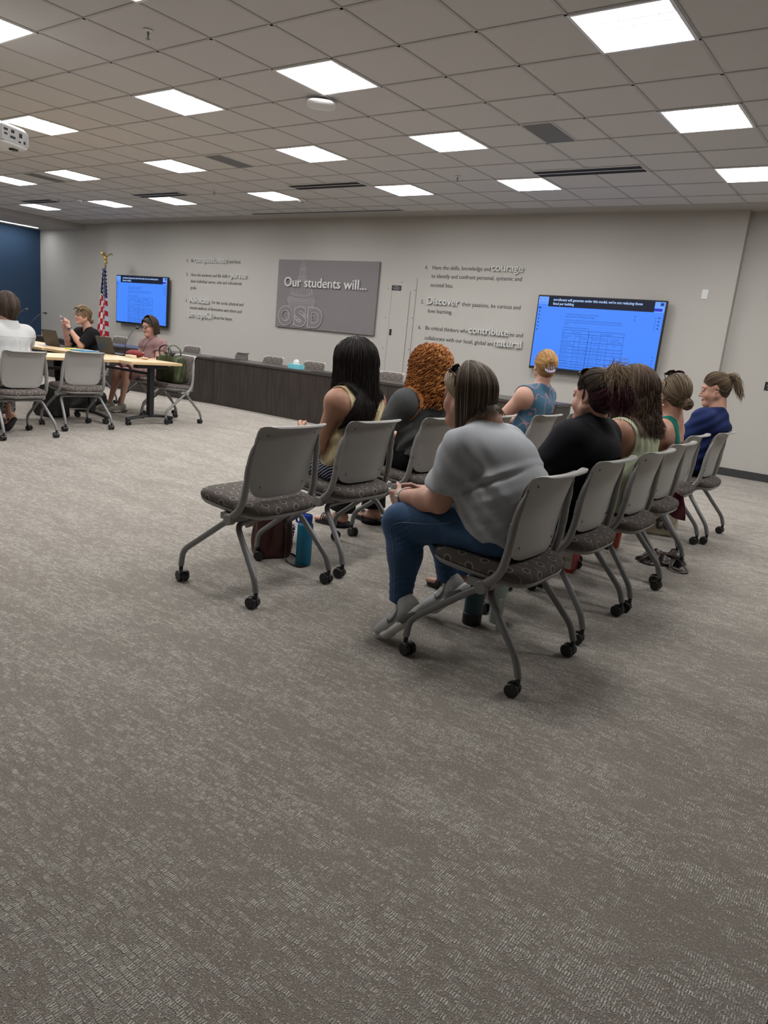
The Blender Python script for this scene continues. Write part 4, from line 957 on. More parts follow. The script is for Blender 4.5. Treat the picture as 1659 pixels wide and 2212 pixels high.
MB().rings(R).build('cloth', M_mar, t)
soft_bag('floor_bag', 'black bag whose edge shows at the lower right corner of the photo', 'bag', (0.165, 1.13, 0.0), 0.0, 0.16, 0.27, 0.28, M_duf, 17, 0.004, 0.97, 5)
# ------------------------------------------------------------------ figures: distance-field modelling
f32 = np.float32
def A3(*v): return np.array(v, float)
def unit(v): v = np.asarray(v, float); return v / (np.linalg.norm(v) + 1e-12)
def rotz(a): c, s = math.cos(a), math.sin(a); return np.array([[c, -s, 0], [s, c, 0], [0, 0, 1.0]])
def roty(a): c, s = math.cos(a), math.sin(a); return np.array([[c, 0, -s], [0, 1, 0], [s, 0, c]])   # a > 0 lifts the front
def rotx(a): c, s = math.cos(a), math.sin(a); return np.array([[1, 0, 0], [0, c, -s], [0, s, c]])

class SDF:
    def __init__(s): s.p = []
    def cone(s, a, b, ra, rb, k=0.02, op='u', flat=None, end=False, start=False):
        """tapered capsule; flat = (axis, factor) widens it along an axis; end = cut flat at b"""
        a, b = np.asarray(a, float), np.asarray(b, float); f = flat[1] if flat else 1.0
        m = max(ra, rb) * max(1, f) + 0.07 + k
        s.p.append(('c', (a, b, ra, rb, (unit(flat[0]), f) if flat else None, end, start), k, op, np.minimum(a, b) - m, np.maximum(a, b) + m)); return s
    def ell(s, c, r, R=None, k=0.02, op='u'):
        c = np.asarray(c, float); r = np.asarray(r, float); m = r.max() + 0.07 + k
        s.p.append(('e', (c, r, R), k, op, c - m, c + m)); return s
    def chain(s, pts, rad, k=0.01, op='u'):
        for i in range(len(pts) - 1): s.cone(pts[i], pts[i + 1], rad[i], rad[i + 1], k, op)
        return s
    def copy(s): n = SDF(); n.p = list(s.p); return n
    def __add__(s, o): n = SDF(); n.p = s.p + o.p; return n
    def ev(s, P):
        d = np.full(len(P), 0.3)
        for kind, q, k, op, lo, hi in s.p:
            m = ((P[:, 0] > lo[0]) & (P[:, 0] < hi[0]) & (P[:, 1] > lo[1]) & (P[:, 1] < hi[1]) & (P[:, 2] > lo[2]) & (P[:, 2] < hi[2]))
            ix = np.nonzero(m)[0]
            if len(ix) == 0: continue
            X = P[ix]
            if kind == 'c':
                a, b, ra, rb, fl, end, start = q
                X = X - a; ba = b - a
                ax = X @ unit(ba)
                if fl:
                    w, f = fl; pw = X @ w; X = X - np.outer(pw * (1 - 1 / f), w)
                    ba2 = ba - w * (ba @ w) * (1 - 1 / f)
                else: ba2 = ba
                t = np.clip((X @ ba2) / max(1e-9, ba2 @ ba2), 0, 1)
                dd = np.linalg.norm(X - t[:, None] * ba2, axis=1) - (ra + t * (rb - ra))
                if end: dd = np.maximum(dd, ax - np.linalg.norm(ba))
                if start: dd = np.maximum(dd, -ax)
            else:
                c, r, R = q; X = X - c
                if R is not None: X = X @ R
                k0 = np.linalg.norm(X / r, axis=1); k1 = np.linalg.norm(X / (r * r), axis=1)
                dd = k0 * (k0 - 1.0) / np.maximum(k1, 1e-6)
            cur = d[ix]
            if op == 'u':
                h = np.clip(0.5 + 0.5 * (cur - dd) / k, 0, 1); d[ix] = cur * (1 - h) + dd * h - k * h * (1 - h)
            else:
                h = np.clip(0.5 - 0.5 * (cur + dd) / k, 0, 1); d[ix] = cur * (1 - h) - dd * h + k * h * (1 - h)
        return d
    def bounds(s, pad=0.0):
        lo = np.min([p[4] + 0.07 + p[2] for p in s.p if p[3] == 'u'], 0) - pad; hi = np.max([p[5] - 0.07 - p[2] for p in s.p if p[3] == 'u'], 0) + pad
        return lo, hi

def surface(fn, lo, hi, h, B=8):
    """surface-nets mesh of fn < 0, evaluated only in the blocks the surface crosses"""
    lo = np.asarray(lo, float); hi = np.asarray(hi, float)
    nb = np.maximum(1, np.ceil((hi - lo) / (h * B)).astype(int)); N = nb * B
    g = np.stack(np.meshgrid(*[np.arange(n) for n in nb], indexing='ij'), -1).reshape(-1, 3)
    dc = fn(lo + (g + 0.5) * B * h)
    act = np.abs(dc) < B * h * 1.35 + 0.012
    D = np.repeat(np.repeat(np.repeat(dc.reshape(nb), B, 0), B, 1), B, 2).astype(f32)
    ga = g[act]
    off = np.stack(np.meshgrid(*[np.arange(B)] * 3, indexing='ij'), -1).reshape(-1, 3)
    for c in range(0, len(ga), 400):
        I = (ga[c:c + 400, None, :] * B + off[None]).reshape(-1, 3)
        D[I[:, 0], I[:, 1], I[:, 2]] = fn(lo + I * h)
    ins = D < 0
    cnt = np.zeros(tuple(N - 1), np.int8)
    for i in (0, 1):
        for j in (0, 1):
            for k in (0, 1): cnt += ins[i:N[0] - 1 + i, j:N[1] - 1 + j, k:N[2] - 1 + k]
    cell = np.argwhere((cnt > 0) & (cnt < 8))
    if len(cell) == 0: return np.zeros((0, 3)), np.zeros((0, 4), int)
    idm = np.full(tuple(N - 1), -1, np.int32); idm[cell[:, 0], cell[:, 1], cell[:, 2]] = np.arange(len(cell))
    pos = np.zeros((len(cell), 3)); n = np.zeros(len(cell))
    cor = [(i, j, k) for i in (0, 1) for j in (0, 1) for k in (0, 1)]
    for a in cor:
        for b in cor:
            if sum(abs(x - y) for x, y in zip(a, b)) != 1 or a > b: continue
            va = D[cell[:, 0] + a[0], cell[:, 1] + a[1], cell[:, 2] + a[2]]; vb = D[cell[:, 0] + b[0], cell[:, 1] + b[1], cell[:, 2] + b[2]]
            cr_ = (va < 0) != (vb < 0); t = np.where(cr_, va / np.where(cr_, va - vb, 1), 0)
            pos += cr_[:, None] * (np.array(a) + t[:, None] * (np.array(b) - np.array(a))); n += cr_
    V = lo + (cell + pos / n[:, None]) * h
    F = []
    for ax in range(3):
        sl0 = [slice(None)] * 3; sl1 = [slice(None)] * 3; sl0[ax] = slice(0, -1); sl1[ax] = slice(1, None)
        e = np.argwhere(ins[tuple(sl0)] != ins[tuple(sl1)])
        u, v = [(1, 2), (2, 0), (0, 1)][ax]
        e = e[(e[:, u] > 0) & (e[:, v] > 0) & (e[:, u] < N[u] - 1) & (e[:, v] < N[v] - 1) & (e[:, ax] < N[ax] - 1)]
        if len(e) == 0: continue
        du = np.zeros(3, int); dv = np.zeros(3, int); du[u] = 1; dv[v] = 1
        q = [idm[tuple((e - du * x - dv * y).T)] for x, y in ((0, 0), (1, 0), (1, 1), (0, 1))]
        q = np.stack(q, 1); s0 = ins[e[:, 0], e[:, 1], e[:, 2]]
        q[~s0] = q[~s0][:, ::-1]
        F.append(q)
    F = np.concatenate(F); F = F[(F >= 0).all(1)]
    return V, F

def join(*ms):
    V, F, n = [], [], 0
    for v, f in ms: V.append(v); F.append(f + n); n += len(v)
    return np.concatenate(V), np.concatenate(F)

def wob(P, fr, seed=0):
    """smooth pseudo-noise, about -1..1"""
    r = np.random.RandomState(seed); o = np.zeros(len(P))
    for i in range(4):
        w = unit(r.randn(3)) * fr * (0.7 + 0.6 * r.rand()); o += np.sin(P @ w + r.rand() * 6.28 + 1.3 * np.sin(P @ (unit(r.randn(3)) * fr * 0.6) + r.rand() * 6.28))
    return o / 2.6

# ---- head, hands, feet as distance fields
def head_sdf(c, R, s=1.0, fem=True, neck=None, nr=(0.052, 0.06), full=0.0):
    """head frame: x forward, y left, z up, origin between the ears; full = fuller cheeks and chin"""
    S = SDF(); T = lambda *p: np.asarray(c) + R @ (np.array(p) * s)
    S.ell(T(-0.012, 0, 0.030), A3(0.095, 0.074, 0.085) * s, R, 0.02)
    S.ell(T(0.028, 0, -0.03), A3(0.062, 0.058 + full * 0.5, 0.082) * s, R, 0.025)
    for y in (-1, 1):
        S.cone(T(-0.005, y * 0.054, -0.045), T(0.062, y * 0.014, -0.097), (0.024 + full) * s, (0.018 + full) * s, 0.022)
        S.ell(T(0.052, y * (0.034 + full), -0.038), A3(0.026, 0.026, 0.028) * s * (1 + 6 * full), R, 0.02)
        S.cone(T(0.079, y * 0.01, 0.027), T(0.066, y * 0.045, 0.024), 0.010 * s, 0.010 * s, 0.014)
    S.ell(T(0.079, 0, -0.098), A3(0.014, 0.016, 0.014) * s * (1 + 5 * full), R, 0.02)
    if full: S.ell(T(0.03, 0, -0.105), A3(0.05, 0.04, 0.025) * s, R, 0.03)
    for y in (-1, 1): S.ell(T(0.096, y * 0.032, 0.003), A3(0.018, 0.017, 0.012) * s, R, 0.012, 's')
    S.cone(T(0.084, 0, 0.012), T(0.106, 0, -0.032), 0.008 * s, 0.0105 * s, 0.010)
    for y in (-1, 1): S.ell(T(0.094, y * 0.011, -0.036), A3(0.010, 0.007, 0.007) * s, R, 0.006)
    for y in (-1, 1): S.ell(T(0.0765, y * 0.031, 0.004), A3(0.0125, 0.0125, 0.0125) * s, R, 0.003)
    for y in (-1, 1): S.cone(T(0.087, y * 0.02, 0.0125), T(0.080, y * 0.043, 0.010), 0.0035 * s, 0.003 * s, 0.004)
    S.cone(T(0.089, -0.014, -0.061), T(0.089, 0.014, -0.061), 0.0052 * s, 0.0052 * s, 0.006); S.ell(T(0.091, 0, -0.061), A3(0.006, 0.012, 0.0055) * s, R, 0.005)
    S.ell(T(0.0885, 0, -0.0715), A3(0.0075, 0.015, 0.0062) * s, R, 0.005)
    for y in (-1, 1):
        Re = R @ rotz(y * 0.35)
        S.ell(T(-0.012, y * 0.0765, 0.0), A3(0.019, 0.0065, 0.031) * s, Re, 0.006)
        S.ell(T(-0.008, y * 0.083, 0.004), A3(0.011, 0.005, 0.018) * s, Re, 0.004, 's')
        S.ell(T(-0.004, y * 0.0755, -0.024), A3(0.009, 0.006, 0.010) * s, Re, 0.005)
    if neck is not None: S.cone(T(-0.022, 0, -0.05), np.asarray(neck), nr[0] * s, nr[1] * s, 0.022)
    return S

def face_tint(P, c, R, s, skin, lip=None, brow=(0.10, 0.065, 0.045), iris=(0.08, 0.10, 0.10)):
    X = ((P - np.asarray(c)) @ R) / s
    col = np.tile(np.array(skin, float), (len(P), 1))
    lip = lip or (skin[0] * 0.82, skin[1] * 0.52, skin[2] * 0.55)
    def blend(m, q): col[:] = col * (1 - m[:, None]) + np.array(q) * m[:, None]
    ch = np.exp(-(((X[:, 0] - 0.06) / 0.04) ** 2 + ((np.abs(X[:, 1]) - 0.045) / 0.022) ** 2 + ((X[:, 2] + 0.035) / 0.03) ** 2))
    blend(0.35 * ch, (skin[0] * 0.98, skin[1] * 0.72, skin[2] * 0.70))
    ft = X[:, 0] > 0.07
    blend((ft & (np.abs(X[:, 1]) < 0.022) & (np.abs(X[:, 2] + 0.066) < 0.0115 - 0.2 * np.abs(X[:, 1]))) * 0.85, lip)
    by = np.abs(X[:, 1]); bz = 0.030 - 0.15 * np.abs(by - 0.03)
    blend((X[:, 0] > 0.055) * np.clip(1.2 - np.abs(X[:, 2] - bz) / 0.004, 0, 1) * ((by > 0.013) & (by < 0.05)), brow)
    ey = np.hypot((by - 0.031) / 1.5, X[:, 2] - 0.002)
    eb = (X[:, 0] > 0.075) & (ey < 0.0078)
    blend(eb * 1.0, (0.62, 0.58, 0.55)); blend((eb & (np.hypot(by - 0.031, X[:, 2] - 0.003) < 0.0055)) * 1.0, iris)
    blend(((X[:, 0] > 0.07) & (np.abs(ey - 0.0085) < 0.0016)) * 0.7, (0.05, 0.03, 0.025))
    return col

def hand_sdf(S, w, f, n, t, s=1.0, curl=(0.5, 0.6, 0.4), thumb=0.3, spread=0.0, curls=None):
    """w wrist, f finger direction, n palm normal (the way the palm faces), t thumb side"""
    f, n, t = unit(f), unit(n), unit(t)
    L = [0.074, 0.082, 0.076, 0.060]; kn = [0.088, 0.092, 0.088, 0.080]
    for i in range(4):
        y = 0.031 - 0.0205 * i
        b = w + f * kn[i] * s + t * y * s
        S.cone(w + t * y * 0.55 * s + f * 0.008 * s, b, 0.0155 * s, 0.0115 * s, 0.012)
        cu = curls[i] if curls else curl
        a = 0.0; p = b; r = [0.0100, 0.0090, 0.0080, 0.0068]
        for j, fr in enumerate((0.45, 0.31, 0.24)):
            a += cu[j]; d = math.cos(a) * f + math.sin(a) * n + t * spread * (1.5 - i) * 0.12
            q = p + unit(d) * L[i] * fr * s
            S.cone(p, q, r[j] * s, r[j + 1] * s, 0.003); p = q
    b = w + f * 0.022 * s + t * 0.024 * s + n * 0.006 * s
    m = b + unit(t * 0.62 + f * 0.62 + n * 0.45) * 0.045 * s
    S.cone(w + f * 0.01 * s + t * 0.012 * s, b, 0.016 * s, 0.0145 * s, 0.012); S.cone(b, m, 0.0145 * s, 0.0105 * s, 0.006)
    d1 = unit(f * (0.9 - thumb) + t * (0.35 - thumb * 0.6) + n * (0.2 + thumb))
    k1 = m + d1 * 0.032 * s; S.cone(m, k1, 0.0105 * s, 0.0092 * s, 0.003)
    S.cone(k1, k1 + unit(d1 + n * 0.25) * 0.024 * s, 0.0092 * s, 0.0072 * s, 0.003)
    return S

def foot_frame(heel, toe, up=(0, 0, 1)):
    f = unit(np.asarray(toe, float) - np.asarray(heel, float)); l = unit(np.cross(up, f)); u = np.cross(f, l)
    return np.stack([f, l, u], 1)
def foot_sdf(S, heel, toe, ankle, side=1, s=1.0):
    """bare foot; heel and toe are points on the sole"""
    R = foot_frame(heel, toe); T = lambda *p: np.asarray(heel) + R @ (np.array(p) * s)
    S.ell(T(0.028, 0, 0.030), A3(0.03, 0.027, 0.03) * s, R, 0.02)
    S.cone(T(0.035, 0, 0.045), T(0.165, side * 0.012, 0.022), 0.034 * s, 0.021 * s, 0.025)
    S.cone(T(0.05, -side * 0.012, 0.02), T(0.165, -side * 0.028, 0.016), 0.022 * s, 0.016 * s, 0.02)
    S.cone(T(0.05, 0, 0.05), ankle, 0.036 * s, 0.034 * s, 0.03)
    for i, (y, L, r) in enumerate(((0.030, 0.052, 0.0125), (0.010, 0.048, 0.0088), (-0.006, 0.042, 0.0082), (-0.021, 0.034, 0.0078), (-0.034, 0.025, 0.0075))):
        b = T(0.185 - 0.012 * i * (i > 1), side * y, 0.014); S.cone(b, b + R @ A3(L * s * 0.9, side * -0.002, -0.004), r * 1.1 * s, r * s, 0.004)
    return R

def skin_mat(name):
    t = NT(name)
    a = t.n('ShaderNodeAttribute', attribute_name='tint').outputs['Color']
    f = t.noise(t.coord(), 55, 4, 0.6); g = t.noise(t.coord(), 9, 2)
    c = t.mix(t.math('MULTIPLY', f, 0.25), a, t.mix(0.55, a, (0.32, 0.12, 0.09))); c = t.mix(t.math('MULTIPLY', g, 0.16), c, (0.62, 0.42, 0.32))
    t.bump(t.noise(t.coord(), 420, 2), 0.12, 0.001)
    t.b.inputs['Subsurface Radius'].default_value = (0.012, 0.005, 0.003); t.b.inputs['Subsurface Scale'].default_value = 0.6
    return t.set(col=c, rough=0.5, spec=0.35, sss=0.12)
M_skin = skin_mat('skin')
def hair_mat(name):
    t = NT(name); a = t.n('ShaderNodeAttribute', attribute_name='tint').outputs['Color']
    return t.set(col=a, rough=0.55, spec=0.22)
M_hair = hair_mat('hair')
def cloth(name, col, rough=0.85, var=0.06, bump=0.25, bscale=420, sheen=0.0, spec=0.15):
    t = NT(name); f = t.noise(t.coord(), 70, 3, 0.6)
    c = t.mix(f, tuple(q * (1 - var) for q in col), tuple(q * (1 + var) for q in col))
    if bump: t.bump(t.noise(t.coord(), bscale, 2, 0.7), bump, 0.002)
    return t.set(col=c, rough=rough, spec=spec, sheen=sheen)

# ---- strands
def strands(P, rad, col, sides=4):
    """P (N, m, 3) polylines -> one tube mesh with a colour per strand"""
    N, m, _ = P.shape
    T = np.gradient(P, axis=1); T /= np.linalg.norm(T, axis=2)[:, :, None] + 1e-9
    ref = np.array([0.31, 0.85, 0.42]); u = np.cross(T, ref); u /= np.linalg.norm(u, axis=2)[:, :, None] + 1e-9; v = np.cross(T, u)
    an = np.linspace(0, 2 * math.pi, sides, endpoint=False)
    rad = np.broadcast_to(np.asarray(rad, float), (N, m))
    V = P[:, :, None, :] + rad[:, :, None, None] * (np.cos(an)[None, None, :, None] * u[:, :, None, :] + np.sin(an)[None, None, :, None] * v[:, :, None, :])
    idx = np.arange(N * m * sides).reshape(N, m, sides)
    a = idx[:, :-1, :]; b = idx[:, 1:, :]
    F = np.stack([a, np.roll(a, -1, 2), np.roll(b, -1, 2), b], -1).reshape(-1, 4)
    col = np.asarray(col, float)
    if col.ndim == 2: col = np.repeat(col[:, None, :], m, 1)
    C = np.repeat(col[:, :, None, :], sides, 2).reshape(-1, 3)
    return V.reshape(-1, 3), F, C

def tints(N, cols, wts, rg, jit=0.18):
    cols = np.array(cols, float); i = rg.choice(len(cols), N, p=np.array(wts) / sum(wts))
    return np.clip(cols[i] * (1 + jit * (rg.rand(N, 1) - 0.5) * 2), 0, 1)

def resample(P, m):
    """(k,3) polyline to m points"""
    s = np.concatenate([[0], np.cumsum(np.linalg.norm(np.diff(P, axis=0), axis=1))]); t = np.linspace(0, s[-1], m)
    return np.stack([np.interp(t, s, P[:, i]) for i in range(3)], 1)

def hang_hair(rg, N, m, ends, rx=0.108, ry=0.092, rz=0.112, zc=0.025, phi_max=2.25, part=0.0, taper=0.25, spread=1.0, th_end=1.72, lift=0.0, th0=(0.03, 1.1), flare=0.0, front=0.0):
    """hair hanging from the crown; head frame. ends(phi, rnd) = z of the tips; returns (N, m, 3)"""
    out = np.zeros((N, m, 3)); ph = rg.uniform(-phi_max, phi_max, N)
    lay = 1 + 0.11 * rg.rand(N) ** 1.5
    for i in range(N):
        p = ph[i]; t0 = rg.uniform(*th0); th = np.linspace(t0, th_end, 14)
        r = lay[i] * spread
        x = -rx * r * np.sin(th) * math.cos(p); y = ry * r * np.sin(th) * math.sin(p) + part * np.cos(th); z = rz * (lay[i] + lift) * np.cos(th) + zc
        ze = ends(p, rg.rand()); L = z[-1] - ze
        if L > 0.005:
            t = np.linspace(0, 1, 14)[1:]
            k = 1 - taper * t ** 1.3 + flare * t ** 3
            x2 = x[-1] * k + front * t * max(0, -math.cos(p)); y2 = y[-1] * k; z2 = z[-1] - L * t
            x = np.concatenate([x, x2]); y = np.concatenate([y, y2]); z = np.concatenate([z, z2])
        out[i] = resample(np.stack([x, y, z], 1), m)
    return out, ph

def gather_hair(rg, N, m, G, rx=0.101, ry=0.080, rz=0.098, zc=0.028, roots=None, puff=0.05, over=1.0):
    """hair combed from the hairline to the point G; head frame"""
    G = np.asarray(G, float); c = A3(-0.010, 0, zc); R = A3(rx, ry, rz); out = np.zeros((N, m, 3)); ug = unit((G - c) / R)
    for i in range(N):
        for _ in range(60):
            u = unit(rg.randn(3))
            if roots(u): break
        lay = 1.0 + 0.07 * rg.rand(); t = np.linspace(0, over, m); om = math.acos(np.clip(u @ ug, -1, 1)) + 1e-6
        S_ = (np.sin((1 - t) * om)[:, None] * u + np.sin(t * om)[:, None] * ug) / math.sin(om)
        S_ /= np.linalg.norm(S_, axis=1)[:, None]
        em = np.clip(t / 0.22, 0, 1); out[i] = c + S_ * R * (0.955 + (lay - 0.955) * em * em * (3 - 2 * em) + puff * np.sin(np.clip(t, 0, 1) * math.pi) ** 1.5)[:, None]
        e = np.clip((t - 0.8) / 0.2, 0, 1)[:, None]; out[i] = out[i] * (1 - e) + (G + 0.012 * rg.randn(3)) * e
    return out

def hairline(X):
    """positive inside the scalp region; head frame, unit scale"""
    x, z = X[..., 0], X[..., 2]
    return z - np.interp(x, [-0.10, -0.055, -0.035, -0.022, -0.008, 0.012, 0.035, 0.055, 0.085], [-0.082, -0.070, -0.040, 0.010, 0.036, 0.034, 0.026, 0.042, 0.074])
def rt_cap(u, c=A3(-0.010, 0, 0.028), R=A3(0.101, 0.080, 0.098)): return hairline(c + u * R) > 0.0

class CapSDF(SDF):
    def ev(s, P):
        d = SDF.ev(s, P); X = ((P - s.c) @ s.R) / s.k
        inside = np.where(X[:, 0] > -0.095, -hairline(X), -1.0) * s.k * 0.8
        return np.minimum(np.maximum(d, inside), s.extra.ev(P) if s.extra.p else 9.0)
    def ell(s, *a, **k):
        if getattr(s, 'lock', False): s.extra.ell(*a, **k); s.p.append(s.extra.p[-1]) if False else None
        else: SDF.ell(s, *a, **k)
        return s
    def bounds(s, pad=0.0):
        lo, hi = SDF.bounds(s, pad)
        if s.extra.p: l2, h2 = s.extra.bounds(pad); lo, hi = np.minimum(lo, l2), np.maximum(hi, h2)
        return lo, hi

def push_out(P, sdf, gap=0.006, it=4):
    sh = P.shape; X = P.reshape(-1, 3).copy()
    for _ in range(it):
        d = sdf(X); m = d < gap
        if not m.any(): break
        Y = X[m]; e = 0.004
        g = np.stack([sdf(Y + np.eye(3)[k] * e) - sdf(Y - np.eye(3)[k] * e) for k in range(3)], 1); g /= np.linalg.norm(g, axis=1)[:, None] + 1e-9
        X[m] = Y + g * np.clip(gap - d[m], 0, 0.03)[:, None]
    return X.reshape(sh)

def ray_on(sdf, o, d, tmax=0.6):
    """march points o along d until they meet the surface"""
    o = np.asarray(o, float).copy(); d = unit(d); t = np.zeros(len(o))
    for _ in range(70):
        q = sdf(o + t[:, None] * d); t += np.clip(q * 0.8, -0.01, 0.05)
    return o + t[:, None] * d

# ---- a seated person
class Person:
    def __init__(s, label, loc, rz, skin, J=None, W=None, head=None, cat='person'):
        s.t = thing('person', label, cat, loc, rz)
        s.skin = skin
        j = dict(hip=(-0.02, 0, 0.575), waist=(-0.035, 0, 0.70), chest=(-0.035, 0, 0.87), neck=(-0.03, 0, 1.01),
                 shL=(-0.03, 0.165, 0.945), elL=(0.05, 0.215, 0.71), wrL=(0.27, 0.10, 0.625), hipL=(0.0, 0.085, 0.563), knL=(0.42, 0.11, 0.525), anL=(0.42, 0.11, 0.10))
        j.update(J or {})
        for k in list(j):
            if k.endswith('L') and k[:-1] + 'R' not in j: j[k[:-1] + 'R'] = (j[k][0], -j[k][1], j[k][2])
        s.J = {k: np.array(v, float) for k, v in j.items()}
        s.W = dict(hip=(0.115, 1.5), waist=(0.10, 1.38), chest=(0.105, 1.45), up=0.075, arm=0.045, el=0.037, fore=0.036, wr=0.025, th=0.078, kn=0.056, calf=0.053, an=0.036, nk=(0.050, 0.060))
        s.W.update(W or {})
        h = dict(c=(0.0, 0, 1.15), yaw=0.0, pitch=0.0, roll=0.0, s=1.0, full=0.0); h.update(head or {}); s.h = h
        s.hc = np.array(h['c'], float); s.hR = rotz(h['yaw']) @ roty(h['pitch']) @ rotx(h['roll']); s.hs = h['s']
        s.torso = SDF(); J, W = s.J, s.W; Y = A3(0, 1, 0)
        s.torso.cone(J['hip'], J['waist'], W['hip'][0], W['waist'][0], 0.03, flat=(Y, W['hip'][1]))
        s.torso.cone(J['waist'], J['chest'], W['waist'][0], W['chest'][0], 0.05, flat=(Y, (W['waist'][1] + W['chest'][1]) / 2))
        for e in 'LR':
            s.torso.cone(J['neck'] + A3(-0.005, 0, -0.03), J['sh' + e], 0.052, W['up'] * 0.82, 0.05)
            s.torso.cone(J['chest'] + A3(0, 0.05 * (1 if e == 'L' else -1), 0.02), J['sh' + e] + A3(0, 0, -0.02), W['chest'][0] * 0.8, W['up'] * 0.9, 0.05)
        s.armL, s.armR, s.legs = SDF(), SDF(), SDF()
        for e, S in (('L', s.armL), ('R', s.armR)):
            S.cone(J['sh' + e], J['el' + e], W['arm'] * 1.18, W['el'], 0.03)
            m = J['el' + e] * 0.68 + J['wr' + e] * 0.32
            S.cone(J['el' + e], m, W['el'], W['fore'], 0.012); S.cone(m, J['wr' + e], W['fore'], W['wr'], 0.02)
        for e in 'LR':
            s.legs.cone(J['hip' + e], J['kn' + e], W['th'] * 1.12, W['kn'], 0.04)
            m = J['kn' + e] * 0.68 + J['an' + e] * 0.32 + A3(-0.018, 0, 0)
            s.legs.cone(J['kn' + e], m, W['kn'], W['calf'], 0.03); s.legs.cone(m, J['an' + e], W['calf'], W['an'], 0.04)
        s.hands = SDF(); s.feet = SDF()
        s.head = head_sdf(s.hc, s.hR, s.hs, neck=J['neck'], nr=W['nk'], full=h['full'])
    def hp(s, *p): return s.hc + s.hR @ (np.array(p) * s.hs)
    def hand(s, e, f, n, t, sc=1.0, **kw):
        hand_sdf(s.hands, s.J['wr' + e], f, n, t, sc, **kw)
    def skin_body(s, h=0.005, hd=0.003, tint=None, torso_in=0.015, legs_in=0.010, **ft):
        class Body:                                     # torso and legs lie a little under the clothes
            p = s.torso.p + s.armL.p + s.armR.p + s.legs.p + s.feet.p
            def ev(b, P):
                a = np.minimum(s.torso.ev(P) + torso_in, s.legs.ev(P) + legs_in)
                q = (s.armL + s.armR + s.feet).ev(P); k = 0.02; h_ = np.clip(0.5 + 0.5 * (a - q) / k, 0, 1)
                return a * (1 - h_) + q * h_ - k * h_ * (1 - h_)
        bd = Body()
        ms = []
        hh_ = s.head + s.hands
        class Full:
            def ev(b, P):
                a = bd.ev(P); q = hh_.ev(P); k = 0.02; h_ = np.clip(0.5 + 0.5 * (a - q) / k, 0, 1)
                d = a * (1 - h_) + q * h_ - k * h_ * (1 - h_)
                z = P[:, 2]; bk = -back_profile(z) + 0.036          # pressed against the chair back and the seat
                d = np.maximum(d, np.where((z < 0.85) & (z > 0.42), bk - P[:, 0], np.where(z > 0.8, bk - P[:, 0] - (z - 0.85) * 1.2, -1)))
                return np.maximum(d, np.where((P[:, 0] < 0.235) & (P[:, 0] > -0.25) & (z > 0.40), 0.489 - z, -1.0))
        full_ = Full(); both = SDF(); both.p = bd.p + hh_.p
        lo, hi = both.bounds(0.02)
        cuts = [(s.J['wr' + e] * 0.93 + s.J['el' + e] * 0.07, unit(s.J['wr' + e] - s.J['el' + e])) for e in 'LR'] if s.hands.p else []
        def inhand(P):
            d = np.full(len(P), -1.0)
            for c, n in cuts:
                r = np.linalg.norm(P - (c + n * 0.09), axis=1) - 0.135
                d = np.maximum(d, np.minimum((P - c) @ n, -r))
            return d
        ms.append(surface(lambda P: np.maximum(full_.ev(P), inhand(P) - 0.003), lo, hi, h))
        for c, n in cuts:
            q = c + n * 0.09
            ms.append(surface(lambda P: np.maximum(np.maximum((s.armL + s.armR + s.hands).ev(P), -((P - c) @ n)), np.linalg.norm(P - q, axis=1) - 0.133), q - 0.14, q + 0.14, hd))
        V, F = join(*[m for m in ms if len(m[0])])
        C = face_tint(V, s.hc, s.hR, s.hs, s.skin, **ft)
        if tint: tint(V, C)
        s.full = full_
        return link('body', mesh_from('body', V, F, M_skin, True, None, colr=C), s.t)
    def garment(s, name, S, off, mat, h=0.006, cut=None, wr=None, pad=0.05, colr=None, parent=None, seat=True):
        lo, hi = S.bounds(off + 0.02)
        def fn(P):
            d = S.ev(P) - off
            if wr is not None: d = d - wr(P)
            if cut is not None: d = np.maximum(d, cut(P))
            if seat:                                    # pressed flat by the chair back and the seat
                z = P[:, 2]; bk = -back_profile(z) + 0.031
                d = np.maximum(d, np.where(z < 0.85, bk - P[:, 0], bk - P[:, 0] - (z - 0.85) * 1.2))
                d = np.maximum(d, np.where((P[:, 0] < 0.235) & (P[:, 0] > -0.22), 0.4865 - z, -1.0) - 0.0)
            return d
        V, F = surface(fn, lo, hi, h)
        C = colr(V) if colr else None
        return link(name, mesh_from(name, V, F, mat, True, None, colr=C), parent or s.t)
    def hair(s, items, cap=None, capcol=(0.1, 0.07, 0.05), name='hair', h=0.004, world=False):
        """items: list of (P in head frame or person frame, radius, colours)"""
        Vs, Fs, Cs, n = [], [], [], 0
        if cap is not None:
            lo, hi = cap.bounds(0.01); V, F = surface(cap.ev, lo, hi, h)
            Vs.append(V); Fs.append(F); Cs.append(np.tile(np.array(capcol), (len(V), 1))); n += len(V)
        for P, r, c in items:
            V, F, C = strands(P, r, c); Vs.append(V); Fs.append(F + n); Cs.append(C); n += len(V)
        return link(name, mesh_from(name, np.concatenate(Vs), np.concatenate(Fs), M_hair, True, None, colr=np.concatenate(Cs)), s.t)
    def H2P(s, P): return s.hc + (P * s.hs) @ s.hR.T
    def cap(s, g=0.004):
        """scalp layer ending at the hairline"""
        S = CapSDF(); S.c, S.R, S.k, S.extra = s.hc, s.hR, s.hs, SDF()
        S.ell(s.hp(-0.012, 0, 0.030), A3(0.095, 0.074, 0.085) * s.hs + g, s.hR, 0.01)
        S.ell(s.hp(-0.032, 0, -0.012), A3(0.070, 0.064, 0.07) * s.hs + g, s.hR, 0.02)
        S.lock = True
        return S
